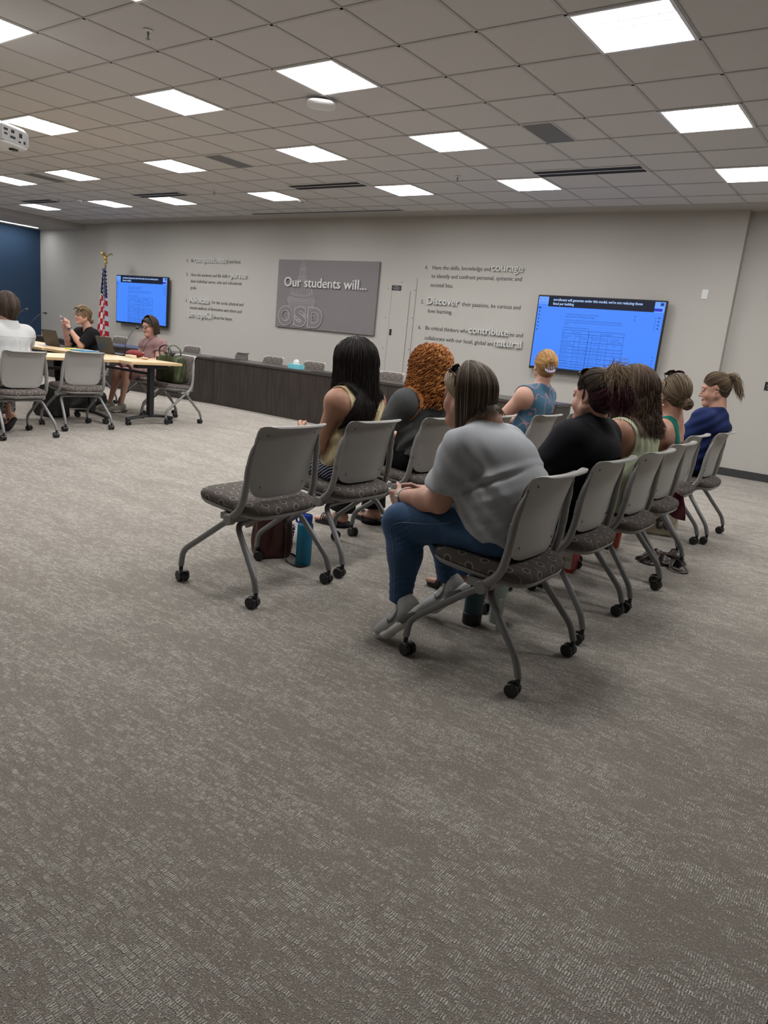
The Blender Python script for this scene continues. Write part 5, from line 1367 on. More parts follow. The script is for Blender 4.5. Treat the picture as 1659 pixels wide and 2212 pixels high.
# ------------------------------------------------------------------ shared wardrobe pieces
def cut_at(pt, n, r):
    pt = np.asarray(pt, float); n = unit(n)
    return lambda P: np.minimum((P - pt) @ n, r - np.linalg.norm(P - pt, axis=1))
def cuts(*fs): return lambda P: np.max([f(P) for f in fs], axis=0)
def below(z0, slope=0.0): return lambda P: (z0 + slope * P[:, 0]) - P[:, 2]
def ball(c, r):
    c = np.asarray(c, float); r = np.asarray(r, float)
    def f(P):
        k0 = np.linalg.norm((P - c) / r, axis=1); k1 = np.linalg.norm((P - c) / (r * r), axis=1); return -(k0 * (k0 - 1) / np.maximum(k1, 1e-6))
    return f

def sneaker(p, e, heel, toe, ankle, mats, s=1.0, swoosh=True, h=0.003):
    """trainer with upper, sole, laces; heel and toe lie on the sole"""
    up, so, dk = mats; side = 1 if e == 'L' else -1
    R = foot_frame(heel, toe); T = lambda *q: np.asarray(heel, float) + R @ (np.array(q, float) * s)
    L = np.linalg.norm(np.asarray(toe) - np.asarray(heel)) / s
    U = SDF()
    U.ell(T(0.045, 0, 0.066), A3(0.042, 0.034, 0.050) * s, R, 0.02)
    U.cone(T(0.06, 0, 0.066), T(L - 0.085, side * 0.004, 0.044), 0.036 * s, 0.030 * s, 0.03)
    U.ell(T(L - 0.060, -side * 0.003, 0.048), A3(0.056, 0.043, 0.030) * s, R, 0.025)
    a = np.asarray(ankle, float); top = T(0.055, 0, 0.085); d = unit(a - top)
    U.cone(top - d * 0.01 * s, top + d * 0.026 * s, 0.037 * s, 0.037 * s, 0.02, end=True)
    U.cone(top + d * 0.014 * s, top + d * 0.06 * s, 0.030 * s, 0.032 * s, 0.004, 's')
    lo, hi = U.bounds(0.02)
    V, F = surface(lambda P: np.maximum(U.ev(P), -((P - T(0, 0, 0.026)) @ R[:, 2])), lo, hi, h)
    o = link('shoe', mesh_from('shoe', V, F, up, True), p.t)
    S = SDF(); Yv = R[:, 1]
    S.cone(T(0.018, 0, 0.027), T(0.10, 0, 0.024), 0.026 * s, 0.023 * s, 0.01, flat=(Yv, 1.55))
    S.cone(T(0.10, 0, 0.024), T(L - 0.07, 0, 0.019), 0.023 * s, 0.019 * s, 0.01, flat=(Yv, 2.0)); S.cone(T(L - 0.07, 0, 0.019), T(L - 0.008, 0, 0.042), 0.019 * s, 0.011 * s, 0.02, flat=(Yv, 2.1))
    S.cone(T(0.0, 0, 0.042), T(0.04, 0, 0.034), 0.014 * s, 0.022 * s, 0.015, flat=(Yv, 1.9))
    lo, hi = S.bounds(0.02); V, F = surface(S.ev, lo, hi, h)
    link('sole', mesh_from('sole', V, F, so, True), o)
    if dk is not None:
        for sd in (-1, 1):
            S2 = SDF(); S2.ell(T(0.058, sd * 0.0415, 0.031), A3(0.058, 0.0065, 0.0145) * s, R @ rotz(sd * -0.05), 0.01)
            lo, hi = S2.bounds(0.01); V, F = surface(S2.ev, lo, hi, 0.0022); link('sole_cushion', mesh_from('sole_cushion', V, F, dk, True), o)
        if swoosh:
            for sd in (-1, 1):
                t = np.linspace(0, 1, 26)
                # upper and lower edge of the swoosh in shoe coordinates
                ux = np.interp(t, [0, .12, .3, 1], [0.160, 0.150, 0.126, 0.066]); uz = np.interp(t, [0, .12, .3, 1], [0.074, 0.060, 0.062, 0.092])
                lx = np.interp(t, [0, .12, .3, .55, 1], [0.162, 0.160, 0.134, 0.104, 0.066]); lz = np.interp(t, [0, .12, .3, .55, 1], [0.072, 0.049, 0.046, 0.060, 0.092])
                g = np.linspace(0, 1, 6)
                X = ux[:, None] * (1 - g) + lx[:, None] * g; Z = uz[:, None] * (1 - g) + lz[:, None] * g
                O = np.stack([X, np.full_like(X, sd * 0.09), Z], 2).reshape(-1, 3)
                O = np.asarray(heel, float) + (O * s) @ R.T
                Q = ray_on(U.ev, O, R[:, 1] * -sd) + R[:, 1] * sd * 0.0012
                n = len(g); F = []
                for i in range(len(t) - 1):
                    for j in range(n - 1): F.append((i * n + j, i * n + j + 1, (i + 1) * n + j + 1, (i + 1) * n + j))
                ok = np.abs(U.ev(Q)) < 0.005; F = np.array(F); F = F[ok[F].all(1)]
                if len(F): link('swoosh', mesh_from('swoosh', np.where(ok[:, None], Q, T(0.1, 0, 0.05)), F, dk, True), o)
    lc = MB()
    for k in range(6):
        x = 0.095 + k * 0.014
        O = np.stack([np.full(9, x), np.linspace(-0.02, 0.02, 9), np.full(9, 0.2)], 1); O[:, 0] += 0.006 * (-1) ** k * np.linspace(-1, 1, 9)
        Q = ray_on(U.ev, np.asarray(heel, float) + (O * s) @ R.T, -R[:, 2])
        Q = Q[np.abs(U.ev(Q)) < 0.004] + R[:, 2] * 0.002
        if len(Q) > 3 and np.linalg.norm(np.diff(Q, axis=0), axis=1).max() < 0.02: lc.tube(Q, 0.0026 * s, 6)
    if lc.V: lc.build('laces', so, o)
    return o

def eyewear(p, c, mat, lens, tilt=0.0, w=0.068, rim=0.0022, lw=0.028, lh=0.021, temple=0.12, sq=2.6, drop=0.02, name='glasses', tw=0.074):
    """spectacles; c = bridge point in head frame; tilt lifts them back"""
    m = MB(); g = MB(); Rt = roty(tilt)
    def Q(x, y, z): return p.hp(*(np.array(c) + Rt @ np.array([x, y, z])))
    a = np.linspace(0, 2 * math.pi, 25)[:-1]
    for sd in (-1, 1):
        k = (np.abs(np.cos(a)) ** sq + np.abs(np.sin(a)) ** sq) ** (-1 / sq)
        pts = [Q(-0.012 * ((y * sd + 0.034) / 0.068) ** 2, sd * 0.034 + y, z) for y, z in zip(lw * k * np.cos(a), lh * k * np.sin(a))]
        m.tube(pts, rim * p.hs, 6, cap=False, close=True)
        g.add(pts, [tuple(range(len(pts)))])
        m.tube([Q(-0.012, sd * 0.062, 0.008), Q(-0.02, sd * tw, 0.008), Q(-temple * 0.7, sd * tw, 0.006), Q(-temple, sd * tw, -drop)], rim * 1.1 * p.hs, 6)
    m.tube([Q(0, -0.008, 0.004), Q(0.003, 0, 0.007), Q(0, 0.008, 0.004)], rim * p.hs, 6)
    o = m.build(name, mat, p.t); g.build('lenses', lens, o, smooth=False)
    return o

M_sunlens = plain('sunglass_lens', (0.012, 0.012, 0.03), 0.08)
M_tort = plain('tortoise_shell', (0.05, 0.028, 0.015), 0.25, var=0.7, scale=120)
t_ = NT('clear_lens'); M_clear = t_.set(col=(1, 1, 1), rough=0.02, trans=1.0, alpha=0.15)
SKIN_A, SKIN_B, SKIN_F = (0.50, 0.275, 0.20), (0.43, 0.225, 0.145), (0.40, 0.20, 0.125)
SKIN_P = (0.56, 0.32, 0.245)

def denim(name, col):
    t = NT(name); o = t.coord(); f = t.noise(t.mapping(o, (300, 300, 60)), 1.0, 2, 0.7); g = t.noise(o, 7, 3, 0.55)
    c = t.mix(t.math('MULTIPLY', f, 0.5), tuple(q * 0.75 for q in col), tuple(min(1, q * 1.6 + 0.015) for q in col)); c = t.mix(t.ramp(g, 0.45, 0.75), c, tuple(q * 1.55 + 0.01 for q in col))
    t.bump(f, 0.25, 0.002)
    return t.set(col=c, rough=0.8, spec=0.2, sheen=0.1)

# ------------------------------------------------------------------ woman in the light grey shirt (nearest)
p = Person('woman in a light grey T-shirt, blue jeans and white trainers leaning forward', (-1.275, 2.69, 0), PI, SKIN_A,
           J=dict(hip=(-0.005, 0, 0.595), waist=(0.025, 0, 0.705), chest=(0.075, 0, 0.825), neck=(0.17, 0, 0.985), shL=(0.155, 0.195, 0.895), elL=(0.215, 0.225, 0.672), wrL=(0.475, 0.115, 0.622), wrR=(0.47, -0.06, 0.626), elR=(0.215, -0.24, 0.675),
                  hipL=(0.02, 0.105, 0.575), knL=(0.415, 0.178, 0.530), knR=(0.445, -0.145, 0.53), anL=(0.348, 0.226, 0.212), anR=(0.352, -0.16, 0.222)),
           W=dict(hip=(0.135, 1.55), waist=(0.150, 1.36), chest=(0.130, 1.42), up=0.078, arm=0.064, el=0.052, fore=0.050, wr=0.030, th=0.092, kn=0.066, calf=0.062, an=0.044, nk=(0.056, 0.068)),
           head=dict(c=(0.272, 0, 1.088), yaw=-0.12, pitch=-0.10, s=1.06, full=0.006))
pA = p
p.hand('L', (0.80, -0.42, -0.28), (-0.35, -0.9, 0.1), (0.35, -0.05, 0.93), sc=0.93, curls=[(0.35, 0.5, 0.3), (0.55, 0.9, 0.6), (0.65, 1.0, 0.7), (0.75, 1.0, 0.7)], thumb=0.05)
p.hand('R', (0.78, 0.46, -0.32), (-0.35, 0.9, 0.0), (0.35, 0.05, 0.93), sc=0.93, curls=[(0.6, 0.9, 0.6), (0.7, 1.0, 0.7), (0.8, 1.0, 0.7), (0.9, 1.0, 0.7)], thumb=0.25)
p.skin_body(0.0045)
Wm = p.W
leg = SDF()
for e in 'LR':
    J = p.J
    leg.cone(J['hip' + e], J['kn' + e], 0.108, 0.072, 0.05); m = J['kn' + e] * 0.6 + J['an' + e] * 0.4 + A3(-0.02, 0, 0)
    leg.cone(J['kn' + e], m, 0.072, 0.060, 0.03); leg.cone(m, J['an' + e] + 0.25 * (J['an' + e] - m), 0.060, 0.038, 0.05)
leg.cone(A3(0.0, 0, 0.585), A3(0.02, 0, 0.69), 0.14, 0.15, 0.04, flat=(A3(0, 1, 0), 1.5))
def wr_leg(P):
    w = np.zeros(len(P))
    for e in 'LR':
        k = np.exp(-((P - p.J['kn' + e] - A3(-0.05, 0, -0.05)) ** 2).sum(1) / 0.006); w += 0.0035 * k * np.sin(P[:, 2] * 230 + P[:, 0] * 140 + 3 * wob(P, 14, 3))
        a_ = np.exp(-((P - p.J['an' + e] - A3(0, 0, 0.05)) ** 2).sum(1) / 0.006); w += 0.003 * a_ * np.sin(P[:, 2] * 260 + 4 * wob(P, 18, 5))
    return w + 0.003 * wob(P, 22, 7)
M_denim = denim('blue_denim', (0.028, 0.070, 0.150))
jn = p.garment('jeans', leg, 0.006, M_denim, 0.0055, wr=wr_leg, cut=cuts(*[cut_at(p.J['an' + e] + A3(0.0, 0, -0.012), A3(0.12, 0, -1), 0.11) for e in 'LR'], lambda P: np.where(P[:, 0] < 0.3, P[:, 2] - (0.575 + 0.48 * P[:, 0]), -1.0)))
st = MB(); fnj = lambda P: leg.ev(P) - 0.006 - wr_leg(P)
for e, sd in (('L', 1),):
    a, k, an = p.J['hipL'] + A3(0.03, 0, 0.02), p.J['knL'], p.J['anL']
    path = bez([a + A3(0.1, 0, 0), a * 0.5 + k * 0.5 + A3(0, 0, .008), k + A3(-0.01, 0, 0.0), k * 0.6 + an * 0.4 + A3(-0.015, 0, 0), an + A3(0, 0, 0.0)], 14)
    Q = ray_on(fnj, path + A3(0, 0.2, 0), A3(0, -1, 0)); st.tube(Q + A3(0, 0.0004, 0), 0.0012, 5)
st.build('seam', plain('jean_thread', (0.20, 0.26, 0.34), 0.8), jn)
# T-shirt
sh = p.torso.copy(); J = p.J
for e in 'LR':
    d = J['el' + e] - J['sh' + e]
    sh.cone(J['sh' + e] + A3(0, 0, -0.005), J['sh' + e] + d * 0.76, 0.069, 0.072, 0.03, end=True)
    sh.cone(J['sh' + e] + d * 0.64, J['sh' + e] + d * 1.2, 0.065, 0.067, 0.004, 's')
sh.cone(A3(0.06, 0, 0.60), A3(0.09, 0, 0.72), 0.15, 0.14, 0.05, flat=(A3(0, 1, 0), 1.35))
def wr_shirt(P):
    x, y, z = P[:, 0], P[:, 1], P[:, 2]
    low = np.clip((0.80 - z) / 0.16, 0, 1) * np.clip((0.09 - x) / 0.1, 0, 1)
    w = 0.0065 * low * np.sin(z * 118 + x * 46 + y * 14 + 2.4 * wob(P, 9, 11)) * (0.5 + 0.5 * wob(P, 7, 12))
    # drag line running from the under-arm towards the waist at the back
    d = np.exp(-((z - (0.735 + 0.55 * (0.10 - x))) / 0.014) ** 2) * np.clip((0.15 - x) / 0.05, 0, 1) * np.clip((x + 0.085) / 0.04, 0, 1)
    w -= 0.010 * d; w += 0.006 * np.exp(-((z - (0.76 + 0.55 * (0.10 - x))) / 0.016) ** 2) * np.clip((0.15 - x) / 0.05, 0, 1) * np.clip((x + 0.085) / 0.04, 0, 1)
    sl = np.clip((np.abs(y) - 0.17) / 0.05, 0, 1)
    w += 0.004 * sl * np.sin(z * 70 - x * 60 + 3 * wob(P, 12, 14))
    hm = np.exp(-((z - (0.568 + 0.50 * x)) / 0.010) ** 2); w += 0.002 * hm
    return (w + 0.0035 * wob(P, 16, 15)) * np.clip((z - (0.535 + 0.5 * x)) / 0.05, 0.15, 1) 
M_gtee = cloth('grey_jersey', (0.43, 0.445, 0.47), 0.9, 0.06, 0.3, 600)
tee = p.garment('t_shirt', sh, 0.010, M_gtee, 0.005, wr=wr_shirt, cut=cuts(below(0.545, 0.50), ball(p.J['neck'] + A3(0.03, 0, 0.045), (0.075, 0.078, 0.07))))
M_wsh = plain('trainer_mesh', (0.43, 0.43, 0.435), 0.75, var=0.08, scale=300, bump=0.35, bscale=600)
M_wso = plain('trainer_sole', (0.68, 0.67, 0.665), 0.5)
M_dsw = plain('trainer_dark', (0.10, 0.10, 0.105), 0.45)
sneaker(p, 'L', (0.212, 0.230, 0.172), (0.425, 0.232, -0.016), (0.352, 0.228, 0.245), (M_wsh, M_wso, M_dsw), 1.03)
sneaker(p, 'R', (0.222, -0.16, 0.180), (0.438, -0.16, -0.006), (0.355, -0.16, 0.26), (M_wsh, M_wso, M_dsw), 1.03)
# watch
wd_ = unit(J['elL'] - J['wrL']); c = J['wrL'] + wd_ * 0.018
def band(c, ax, r, w, n=26, th=0.002):
    u = unit(np.cross(ax, (0, 0, 1.0))); v = np.cross(ax, u); a = np.linspace(0, 2 * math.pi, n, endpoint=False)
    ring = lambda rr, o: [c + ax * o + rr * (math.cos(q) * u + math.sin(q) * v) for q in a]
    m = MB(); m.rings([ring(r, -w / 2), ring(r + th, -w / 2), ring(r + th, w / 2), ring(r, w / 2)], cap=False, close=True); return m, u, v
m, u, v = band(c, wd_, 0.0335, 0.02); wt = m.build('watch', plain('watch_band', (0.35, 0.33, 0.32), 0.5), p.t)
f_ = u if u[1] > 0 else -u
MB().box((0, 0, 0), (0.009, 0.036, 0.032), m=np.stack([unit(f_ + 0.3 * v), np.cross(wd_, unit(f_ + 0.3 * v)), wd_], 1)).build('watch_case', plain('watch_case', (0.5, 0.45, 0.42), 0.25, 0.8), wt, bevel=0.003)
wt.children[0].location = c + unit(f_ + 0.3 * v) * 0.036
# hair: straight, to the shoulders, streaked blonde
rg = np.random.RandomState(21)
def ends(ph, r): return -0.070 - 0.03 * r - 0.10 * max(0, math.sin(abs(ph)) - 0.6) / 0.4 * (0.5 + 0.5 * r)
P_, ph = hang_hair(rg, 3200, 22, ends, rx=0.118, ry=0.098, rz=0.108, zc=0.018, phi_max=1.95, part=0.0, taper=0.16, front=0.012)
keep = ph < 1.40; P_, ph = P_[keep], ph[keep]
P_ = p.H2P(P_); fs = lambda Q: (p.torso + p.head).ev(Q) - 0.013
P_ = push_out(P_, fs, 0.003, 3)
C = tints(len(ph), [(0.045, 0.031, 0.023), (0.085, 0.059, 0.041), (0.16, 0.115, 0.076), (0.33, 0.25, 0.165)], [4, 4, 2.5, 1.1], rg)
fr = np.cos(ph) < 0.25; C[fr] = C[fr] * 0.55 + np.array([0.33, 0.25, 0.165]) * 0.45 * (rg.rand(fr.sum(), 1) * 1.2)
rad = 0.0016 * np.interp(np.linspace(0, 1, 22), [0, 0.8, 1], [1, 1, 0.25])
def sweep(rg, N, m, sd, G, phis=(1.7, 3.1), rx=0.104, ry=0.084, rz=0.102):
    out = np.zeros((N, m, 3)); G = np.asarray(G, float); c = A3(-0.01, 0, 0.028); R_ = A3(rx, ry, rz); ug = (G - c) / R_; lg = np.linalg.norm(ug); ug = ug / lg
    for i in range(N):
        f_ = rg.uniform(*phis); th_ = 1.02 - 0.25 * (f_ - 1.7) / 1.4 + 0.12 * rg.rand()
        u = A3(-math.sin(th_) * math.cos(f_), sd * math.sin(th_) * math.sin(f_), math.cos(th_)); t = np.linspace(0, 1, m); om = math.acos(np.clip(u @ ug, -1, 1))
        S_ = (np.sin((1 - t) * om)[:, None] * u + np.sin(t * om)[:, None] * ug) / math.sin(om)
        out[i] = c + S_ * R_ * (1.0 + 0.17 * t ** 0.6 + 0.05 * rg.rand())[:, None]
    return out
Q_ = np.concatenate([sweep(rg, 300, 18, sd, (-0.015, sd * 0.09, -0.01)) for sd in (1, -1)])
CQ = tints(600, [(0.34, 0.26, 0.17), (0.46, 0.37, 0.25), (0.16, 0.11, 0.07)], [3, 2, 2], rg)
p.hair([(P_, rad, C), (p.H2P(Q_), 0.0016, CQ)], p.cap(), (0.05, 0.035, 0.025))
eyewear(p, (0.048, 0, 0.108), M_tort, M_sunlens, tilt=0.75, temple=0.09, drop=0.01, name='sunglasses', tw=0.084)

# ------------------------------------------------------------------ generic clothing helpers for the others
def sleeves(S, p, frac, r0, r1, hollow=True, k=0.03):
    J = p.J
    for e in 'LR':
        d = J['el' + e] - J['sh' + e]
        S.cone(J['sh' + e], J['sh' + e] + d * frac, r0, r1, k, end=True)
        if hollow: S.cone(J['sh' + e] + d * (frac - 0.12), J['sh' + e] + d * (frac + 0.4), r1 - 0.007, r1 - 0.005, 0.004, 's')
def long_sleeves(S, p, g=0.012):
    for e in 'LR':
        a = p.armL if e == 'L' else p.armR
        J, W = p.J, p.W
        S.cone(J['sh' + e], J['el' + e], W['arm'] * 1.2 + g, W['el'] + g, 0.03); S.cone(J['el' + e], J['wr' + e], W['el'] + g, W['wr'] + g, 0.012)
def trousers(p, r=(1.14, 1.12, 1.12, 1.15), flare=None, length=1.0):
    L = SDF(); J, W = p.J, p.W
    for e in 'LR':
        m = J['kn' + e] * 0.65 + J['an' + e] * 0.35 + A3(-0.012, 0, 0); an = J['kn' + e] + (J['an' + e] - J['kn' + e]) * length
        L.cone(J['hip' + e], J['kn' + e], W['th'] * r[0], W['kn'] * r[1], 0.045); L.cone(J['kn' + e], m, W['kn'] * r[1], W['calf'] * r[2], 0.03)
        L.cone(m, an + 0.2 * (an - m), W['calf'] * r[2], (flare or W['an'] * r[3]), 0.04)
    L.cone(J['hip'], J['hip'] * 0.5 + J['waist'] * 0.5, W['hip'][0], W['waist'][0], 0.04, flat=(A3(0, 1, 0), W['hip'][1]))
    return L
def pant_cut(p, length=1.0, top=0.68):
    f = []
    for e in 'LR':
        an = p.J['kn' + e] + (p.J['an' + e] - p.J['kn' + e]) * length; f.append(cut_at(an, an - p.J['kn' + e], 0.12))
    f.append(lambda P: np.where(P[:, 0] < 0.25, P[:, 2] - top, -1.0))
    return cuts(*f)
def knee_folds(p, a=0.003):
    def f(P):
        w = np.zeros(len(P))
        for e in 'LR':
            k = np.exp(-((P - p.J['kn' + e] - A3(-0.06, 0, -0.04)) ** 2).sum(1) / 0.006); w += a * k * np.sin(P[:, 2] * 210 + P[:, 0] * 150 + 3 * wob(P, 14, 3))
        return w + 0.7 * a * wob(P, 22, 8)
    return f
def slide(p, e, heel, toe, mat, sole, straps=((0.13, 0.022), (0.16, 0.016)), s=1.0, thick=0.022):
    """open sandal under a bare foot"""
    R = foot_frame(heel, toe); T = lambda *q: np.asarray(heel, float) + R @ (np.array(q, float) * s); side = 1 if e == 'L' else -1
    a = np.linspace(0, 2 * math.pi, 36, endpoint=False)
    def out(z, g):
        r = []
        for t in a:
            x = 0.118 - 0.128 * math.cos(t) * (1 + g); w = (0.030 + 0.016 * np.clip((x - 0.03) / 0.14, 0, 1)) * (1 + g)
            r.append(T(x, w * math.sin(t) * abs(math.sin(t)) ** -0.35 if abs(math.sin(t)) > 1e-6 else 0, z))
        return r
    m = MB().rings([out(-thick, -0.04), out(-thick * 0.8, 0), out(-0.003, 0), out(0.0, -0.05)])
    o = m.build('sandal', sole, p.t)
    st = MB()
    for x, w in straps:
        for dx in np.linspace(-w / 2, w / 2, 5):
            pts = [T(x + dx, 0.045 * math.cos(b), -0.006 + 0.052 * math.sin(b)) for b in np.linspace(0.05, math.pi - 0.05, 14)]
            st.tube(pts, 0.0042 * s, 6)
    st.build('strap', mat, o)
    return o

# ------------------------------------------------------------------ person in the black jacket
p = Person('person in a black jacket, sunglasses on burgundy streaked hair in a messy bun', (-1.30, 3.40, 0), PI, SKIN_P,
           J=dict(hip=(-0.02, 0, 0.58), waist=(-0.05, 0, 0.70), chest=(-0.055, 0, 0.845), neck=(-0.045, 0, 0.985), shL=(-0.03, 0.175, 0.915), elL=(0.11, 0.235, 0.70), wrL=(0.32, 0.12, 0.63), knL=(0.44, 0.12, 0.53), anL=(0.50, 0.12, 0.10), anR=(0.38, -0.14, 0.10)),
           W=dict(hip=(0.125, 1.5), waist=(0.125, 1.4), chest=(0.122, 1.45), up=0.082, arm=0.058, el=0.05, fore=0.045, wr=0.03, nk=(0.055, 0.063), th=0.088, kn=0.066),
           head=dict(c=(-0.030, 0, 1.112), yaw=-0.28, pitch=-0.05, s=1.03, full=0.004))
p.hand('L', (0.9, -0.35, -0.15), (0, -0.2, -1), (0.2, -0.9, 0)); p.hand('R', (0.9, 0.35, -0.15), (0, 0.2, -1), (0.2, 0.9, 0))
hl, tl = (0.44, 0.13, 0.028), (0.655, 0.13, 0.024); foot_sdf(p.feet, hl, tl, p.J['anL'], 1); hr, tr = (0.32, -0.15, 0.028), (0.53, -0.17, 0.024); foot_sdf(p.feet, hr, tr, p.J['anR'], -1)
p.skin_body()
M_jk = cloth('black_jacket_knit', (0.0065, 0.0065, 0.009), 0.8, 0.1, 0.25, 300)
S = p.torso.copy(); long_sleeves(S, p, 0.016)
nk = p.J['neck']; S.cone(nk + A3(-0.005, 0, -0.03), nk + A3(0.030, 0, 0.030), 0.084, 0.073, 0.025, end=True)
S.cone(nk + A3(0.0, 0, 0.01), nk + A3(0.02, 0, 0.12), 0.063, 0.066, 0.004, 's')
def wr_jk(P): return 0.006 * wob(P, 13, 31) + 0.005 * np.sin(P[:, 2] * 60 + P[:, 0] * 45 + 2.5 * wob(P, 9, 32)) * np.clip((0.86 - P[:, 2]) / 0.1, 0, 1)
jk = p.garment('jacket', S, 0.014, M_jk, 0.006, wr=wr_jk, cut=cuts(below(0.50, 0.3), ball(nk + A3(0.075, 0, 0.045), (0.085, 0.075, 0.075)), *[cut_at(p.J['wr' + e], p.J['wr' + e] - p.J['el' + e], 0.09) for e in 'LR']))
cl_ = MB()
for sd in (-1, 1): cl_.tube(bez([nk + A3(0.055, sd * 0.035, 0.015), nk + A3(0.09, sd * 0.06, -0.005), nk + A3(0.085, sd * 0.085, -0.03)], 6), [0.018, 0.022, 0.024, 0.022, 0.02, 0.018, 0.014, 0.012, 0.01, 0.008, 0.006, 0.005, 0.004], 8, flat=0.4)
cl_.build('collar_flap', M_jk, jk)
p.garment('jeans', trousers(p), 0.006, denim('bright_denim', (0.02, 0.065, 0.18)), 0.008, wr=knee_folds(p), cut=pant_cut(p, 0.95))
M_slb = plain('sandal_black', (0.015, 0.014, 0.014), 0.5); M_cork = plain('sandal_sole', (0.02, 0.018, 0.016), 0.7)
slide(p, 'L', hl, tl, M_slb, M_cork); slide(p, 'R', hr, tr, M_slb, M_cork)
rg = np.random.RandomState(31)
def rt(u): return (u[0] < 0.62) and (u[2] > -0.55) and not (u[0] > 0.02 and u[2] < 0.10 + 0.55 * u[0]) and (abs(u[1]) < 0.98)
G = (-0.085, 0, 0.085)
P1 = gather_hair(rg, 2200, 18, G, roots=rt_cap, puff=0.05)
lb = (P1[:, 0, 2] < 0.02) & (P1[:, 0, 0] < -0.02); k_ = np.sin(np.linspace(0, 1, 18) * math.pi)[None, :, None]; P1[lb] += k_ * A3(-0.035, 0, -0.012) * rg.rand(lb.sum(), 1, 1) ** 0.5
C1 = tints(2200, [(0.045, 0.032, 0.024), (0.085, 0.06, 0.042), (0.20, 0.145, 0.095)], [5, 4, 1.2], rg)
C1[lb] = tints(lb.sum(), [(0.12, 0.020, 0.040), (0.030, 0.014, 0.017), (0.06, 0.020, 0.026)], [3, 3, 3], rg)
# loose fan falling from the bun: blonde above, burgundy below
def fan(rg, N, m, G, len_=(0.08, 0.17), az=(2.2, 4.1), up=(0.1, 1.0), droop=0.10, jit=0.012):
    out = np.zeros((N, m, 3)); t = np.linspace(0, 1, m)[:, None]
    for i in range(N):
        a_ = rg.uniform(*az); e_ = rg.uniform(*up); L = rg.uniform(*len_); d = A3(math.cos(a_) * math.cos(e_), math.sin(a_) * math.cos(e_), math.sin(e_))
        out[i] = np.asarray(G) + jit * rg.randn(3) + d * L * np.sin(t * 1.5) * 0.75 + A3(0, 0, -1) * droop * (0.7 + 0.6 * rg.rand()) * t ** 2.0 * (L / 0.12) + 0.004 * np.sin(t * 7 + rg.rand() * 6) * rg.randn(3)
    return out
G2 = A3(-0.085, 0, 0.108)
P2 = fan(rg, 1000, 16, G2, (0.06, 0.135), (2.1, 4.2), (0.0, 0.95), 0.085, 0.016); C2 = tints(1000, [(0.33, 0.235, 0.15), (0.22, 0.15, 0.095), (0.42, 0.31, 0.20)], [3, 3, 2], rg)
P3 = fan(rg, 900, 16, A3(-0.115, 0, 0.065), (0.05, 0.115), (2.0, 4.3), (-0.9, 0.25), 0.09); C3 = tints(900, [(0.14, 0.022, 0.046), (0.035, 0.015, 0.018), (0.07, 0.022, 0.028)], [3, 3, 2], rg)
cp_ = p.cap(); cp_.ell(p.hp(-0.112, 0, 0.03), A3(0.055, 0.062, 0.075), p.hR, 0.02)
p.hair([(p.H2P(P1), 0.0014, C1), (p.H2P(P2), 0.0014 * np.linspace(1, 0.3, 16), C2), (p.H2P(P3), 0.0017 * np.linspace(1, 0.4, 16), C3)], cp_, (0.030, 0.016, 0.015))
M_bfr = plain('black_frame', (0.01, 0.01, 0.012), 0.25)
eyewear(p, (0.050, 0, 0.118), M_bfr, M_sunlens, tilt=0.95, rim=0.003, lw=0.03, lh=0.024, temple=0.135, tw=0.084, drop=0.03, name='sunglasses')

# ------------------------------------------------------------------ woman in the pale green tank
p = Person('woman in a pale green tank top with long wavy brown hair', (-1.29, 4.045, 0), PI, SKIN_F,
           J=dict(hip=(-0.02, 0, 0.59), waist=(-0.04, 0, 0.71), chest=(-0.04, 0, 0.85), neck=(-0.035, 0, 1.0), shL=(-0.015, 0.185, 0.92), elL=(0.06, 0.245, 0.70), wrL=(0.26, 0.11, 0.66), knL=(0.42, 0.13, 0.54), anL=(0.36, 0.13, 0.10), anR=(0.34, -0.15, 0.10)),
           W=dict(hip=(0.135, 1.55), waist=(0.14, 1.38), chest=(0.125, 1.45), up=0.085, arm=0.064, el=0.052, fore=0.046, wr=0.03, th=0.095, kn=0.07, nk=(0.054, 0.064)),
           head=dict(c=(0.0, 0, 1.135), yaw=0.0, pitch=-0.04, s=1.03))
p.hand('L', (0.9, -0.4, -0.1), (0, -0.2, -1), (0.2, -0.9, 0)); p.hand('R', (0.9, 0.4, -0.1), (0, 0.2, -1), (0.2, 0.9, 0))
for e, sd in (('L', 1), ('R', -1)): foot_sdf(p.feet, (p.J['an' + e][0] - 0.06, p.J['an' + e][1], 0.03), (p.J['an' + e][0] + 0.16, p.J['an' + e][1], 0.03), p.J['an' + e], sd)
p.skin_body(torso_in=0.0)
M_lav = plain('lavender_rubber', (0.55, 0.42, 0.62), 0.6)
for e in 'LR': slide(p, e, (p.J['an' + e][0] - 0.06, p.J['an' + e][1], 0.03), (p.J['an' + e][0] + 0.16, p.J['an' + e][1], 0.03), M_lav, M_lav, straps=((0.14, 0.05),))
M_sage = cloth('pale_green_gauze', (0.56, 0.60, 0.42), 0.8, 0.05, 0.3, 260)
def tank_cut(p, half=0.105, arm=0.105, nz=0.06, back=0.05):
    J = p.J
    f = [ball(J['neck'] + A3(0.01, 0, 0.03), (0.10, 0.078, back + 0.035))]
    for e, sd in (('L', 1), ('R', -1)):
        c_ = J['sh' + e] + A3(0.0, sd * (0.07), -0.035)
        f.append(ball(c_, (0.15, half * 0.95, 0.125)))
    return cuts(*f)
def wr_tank(P): return 0.0045 * np.sin(P[:, 1] * 130 + 2 * wob(P, 10, 41)) * np.clip((0.97 - P[:, 2]) / 0.06, 0, 1) * np.clip((P[:, 2] - 0.82) / 0.08, 0, 1) + 0.004 * wob(P, 15, 42)
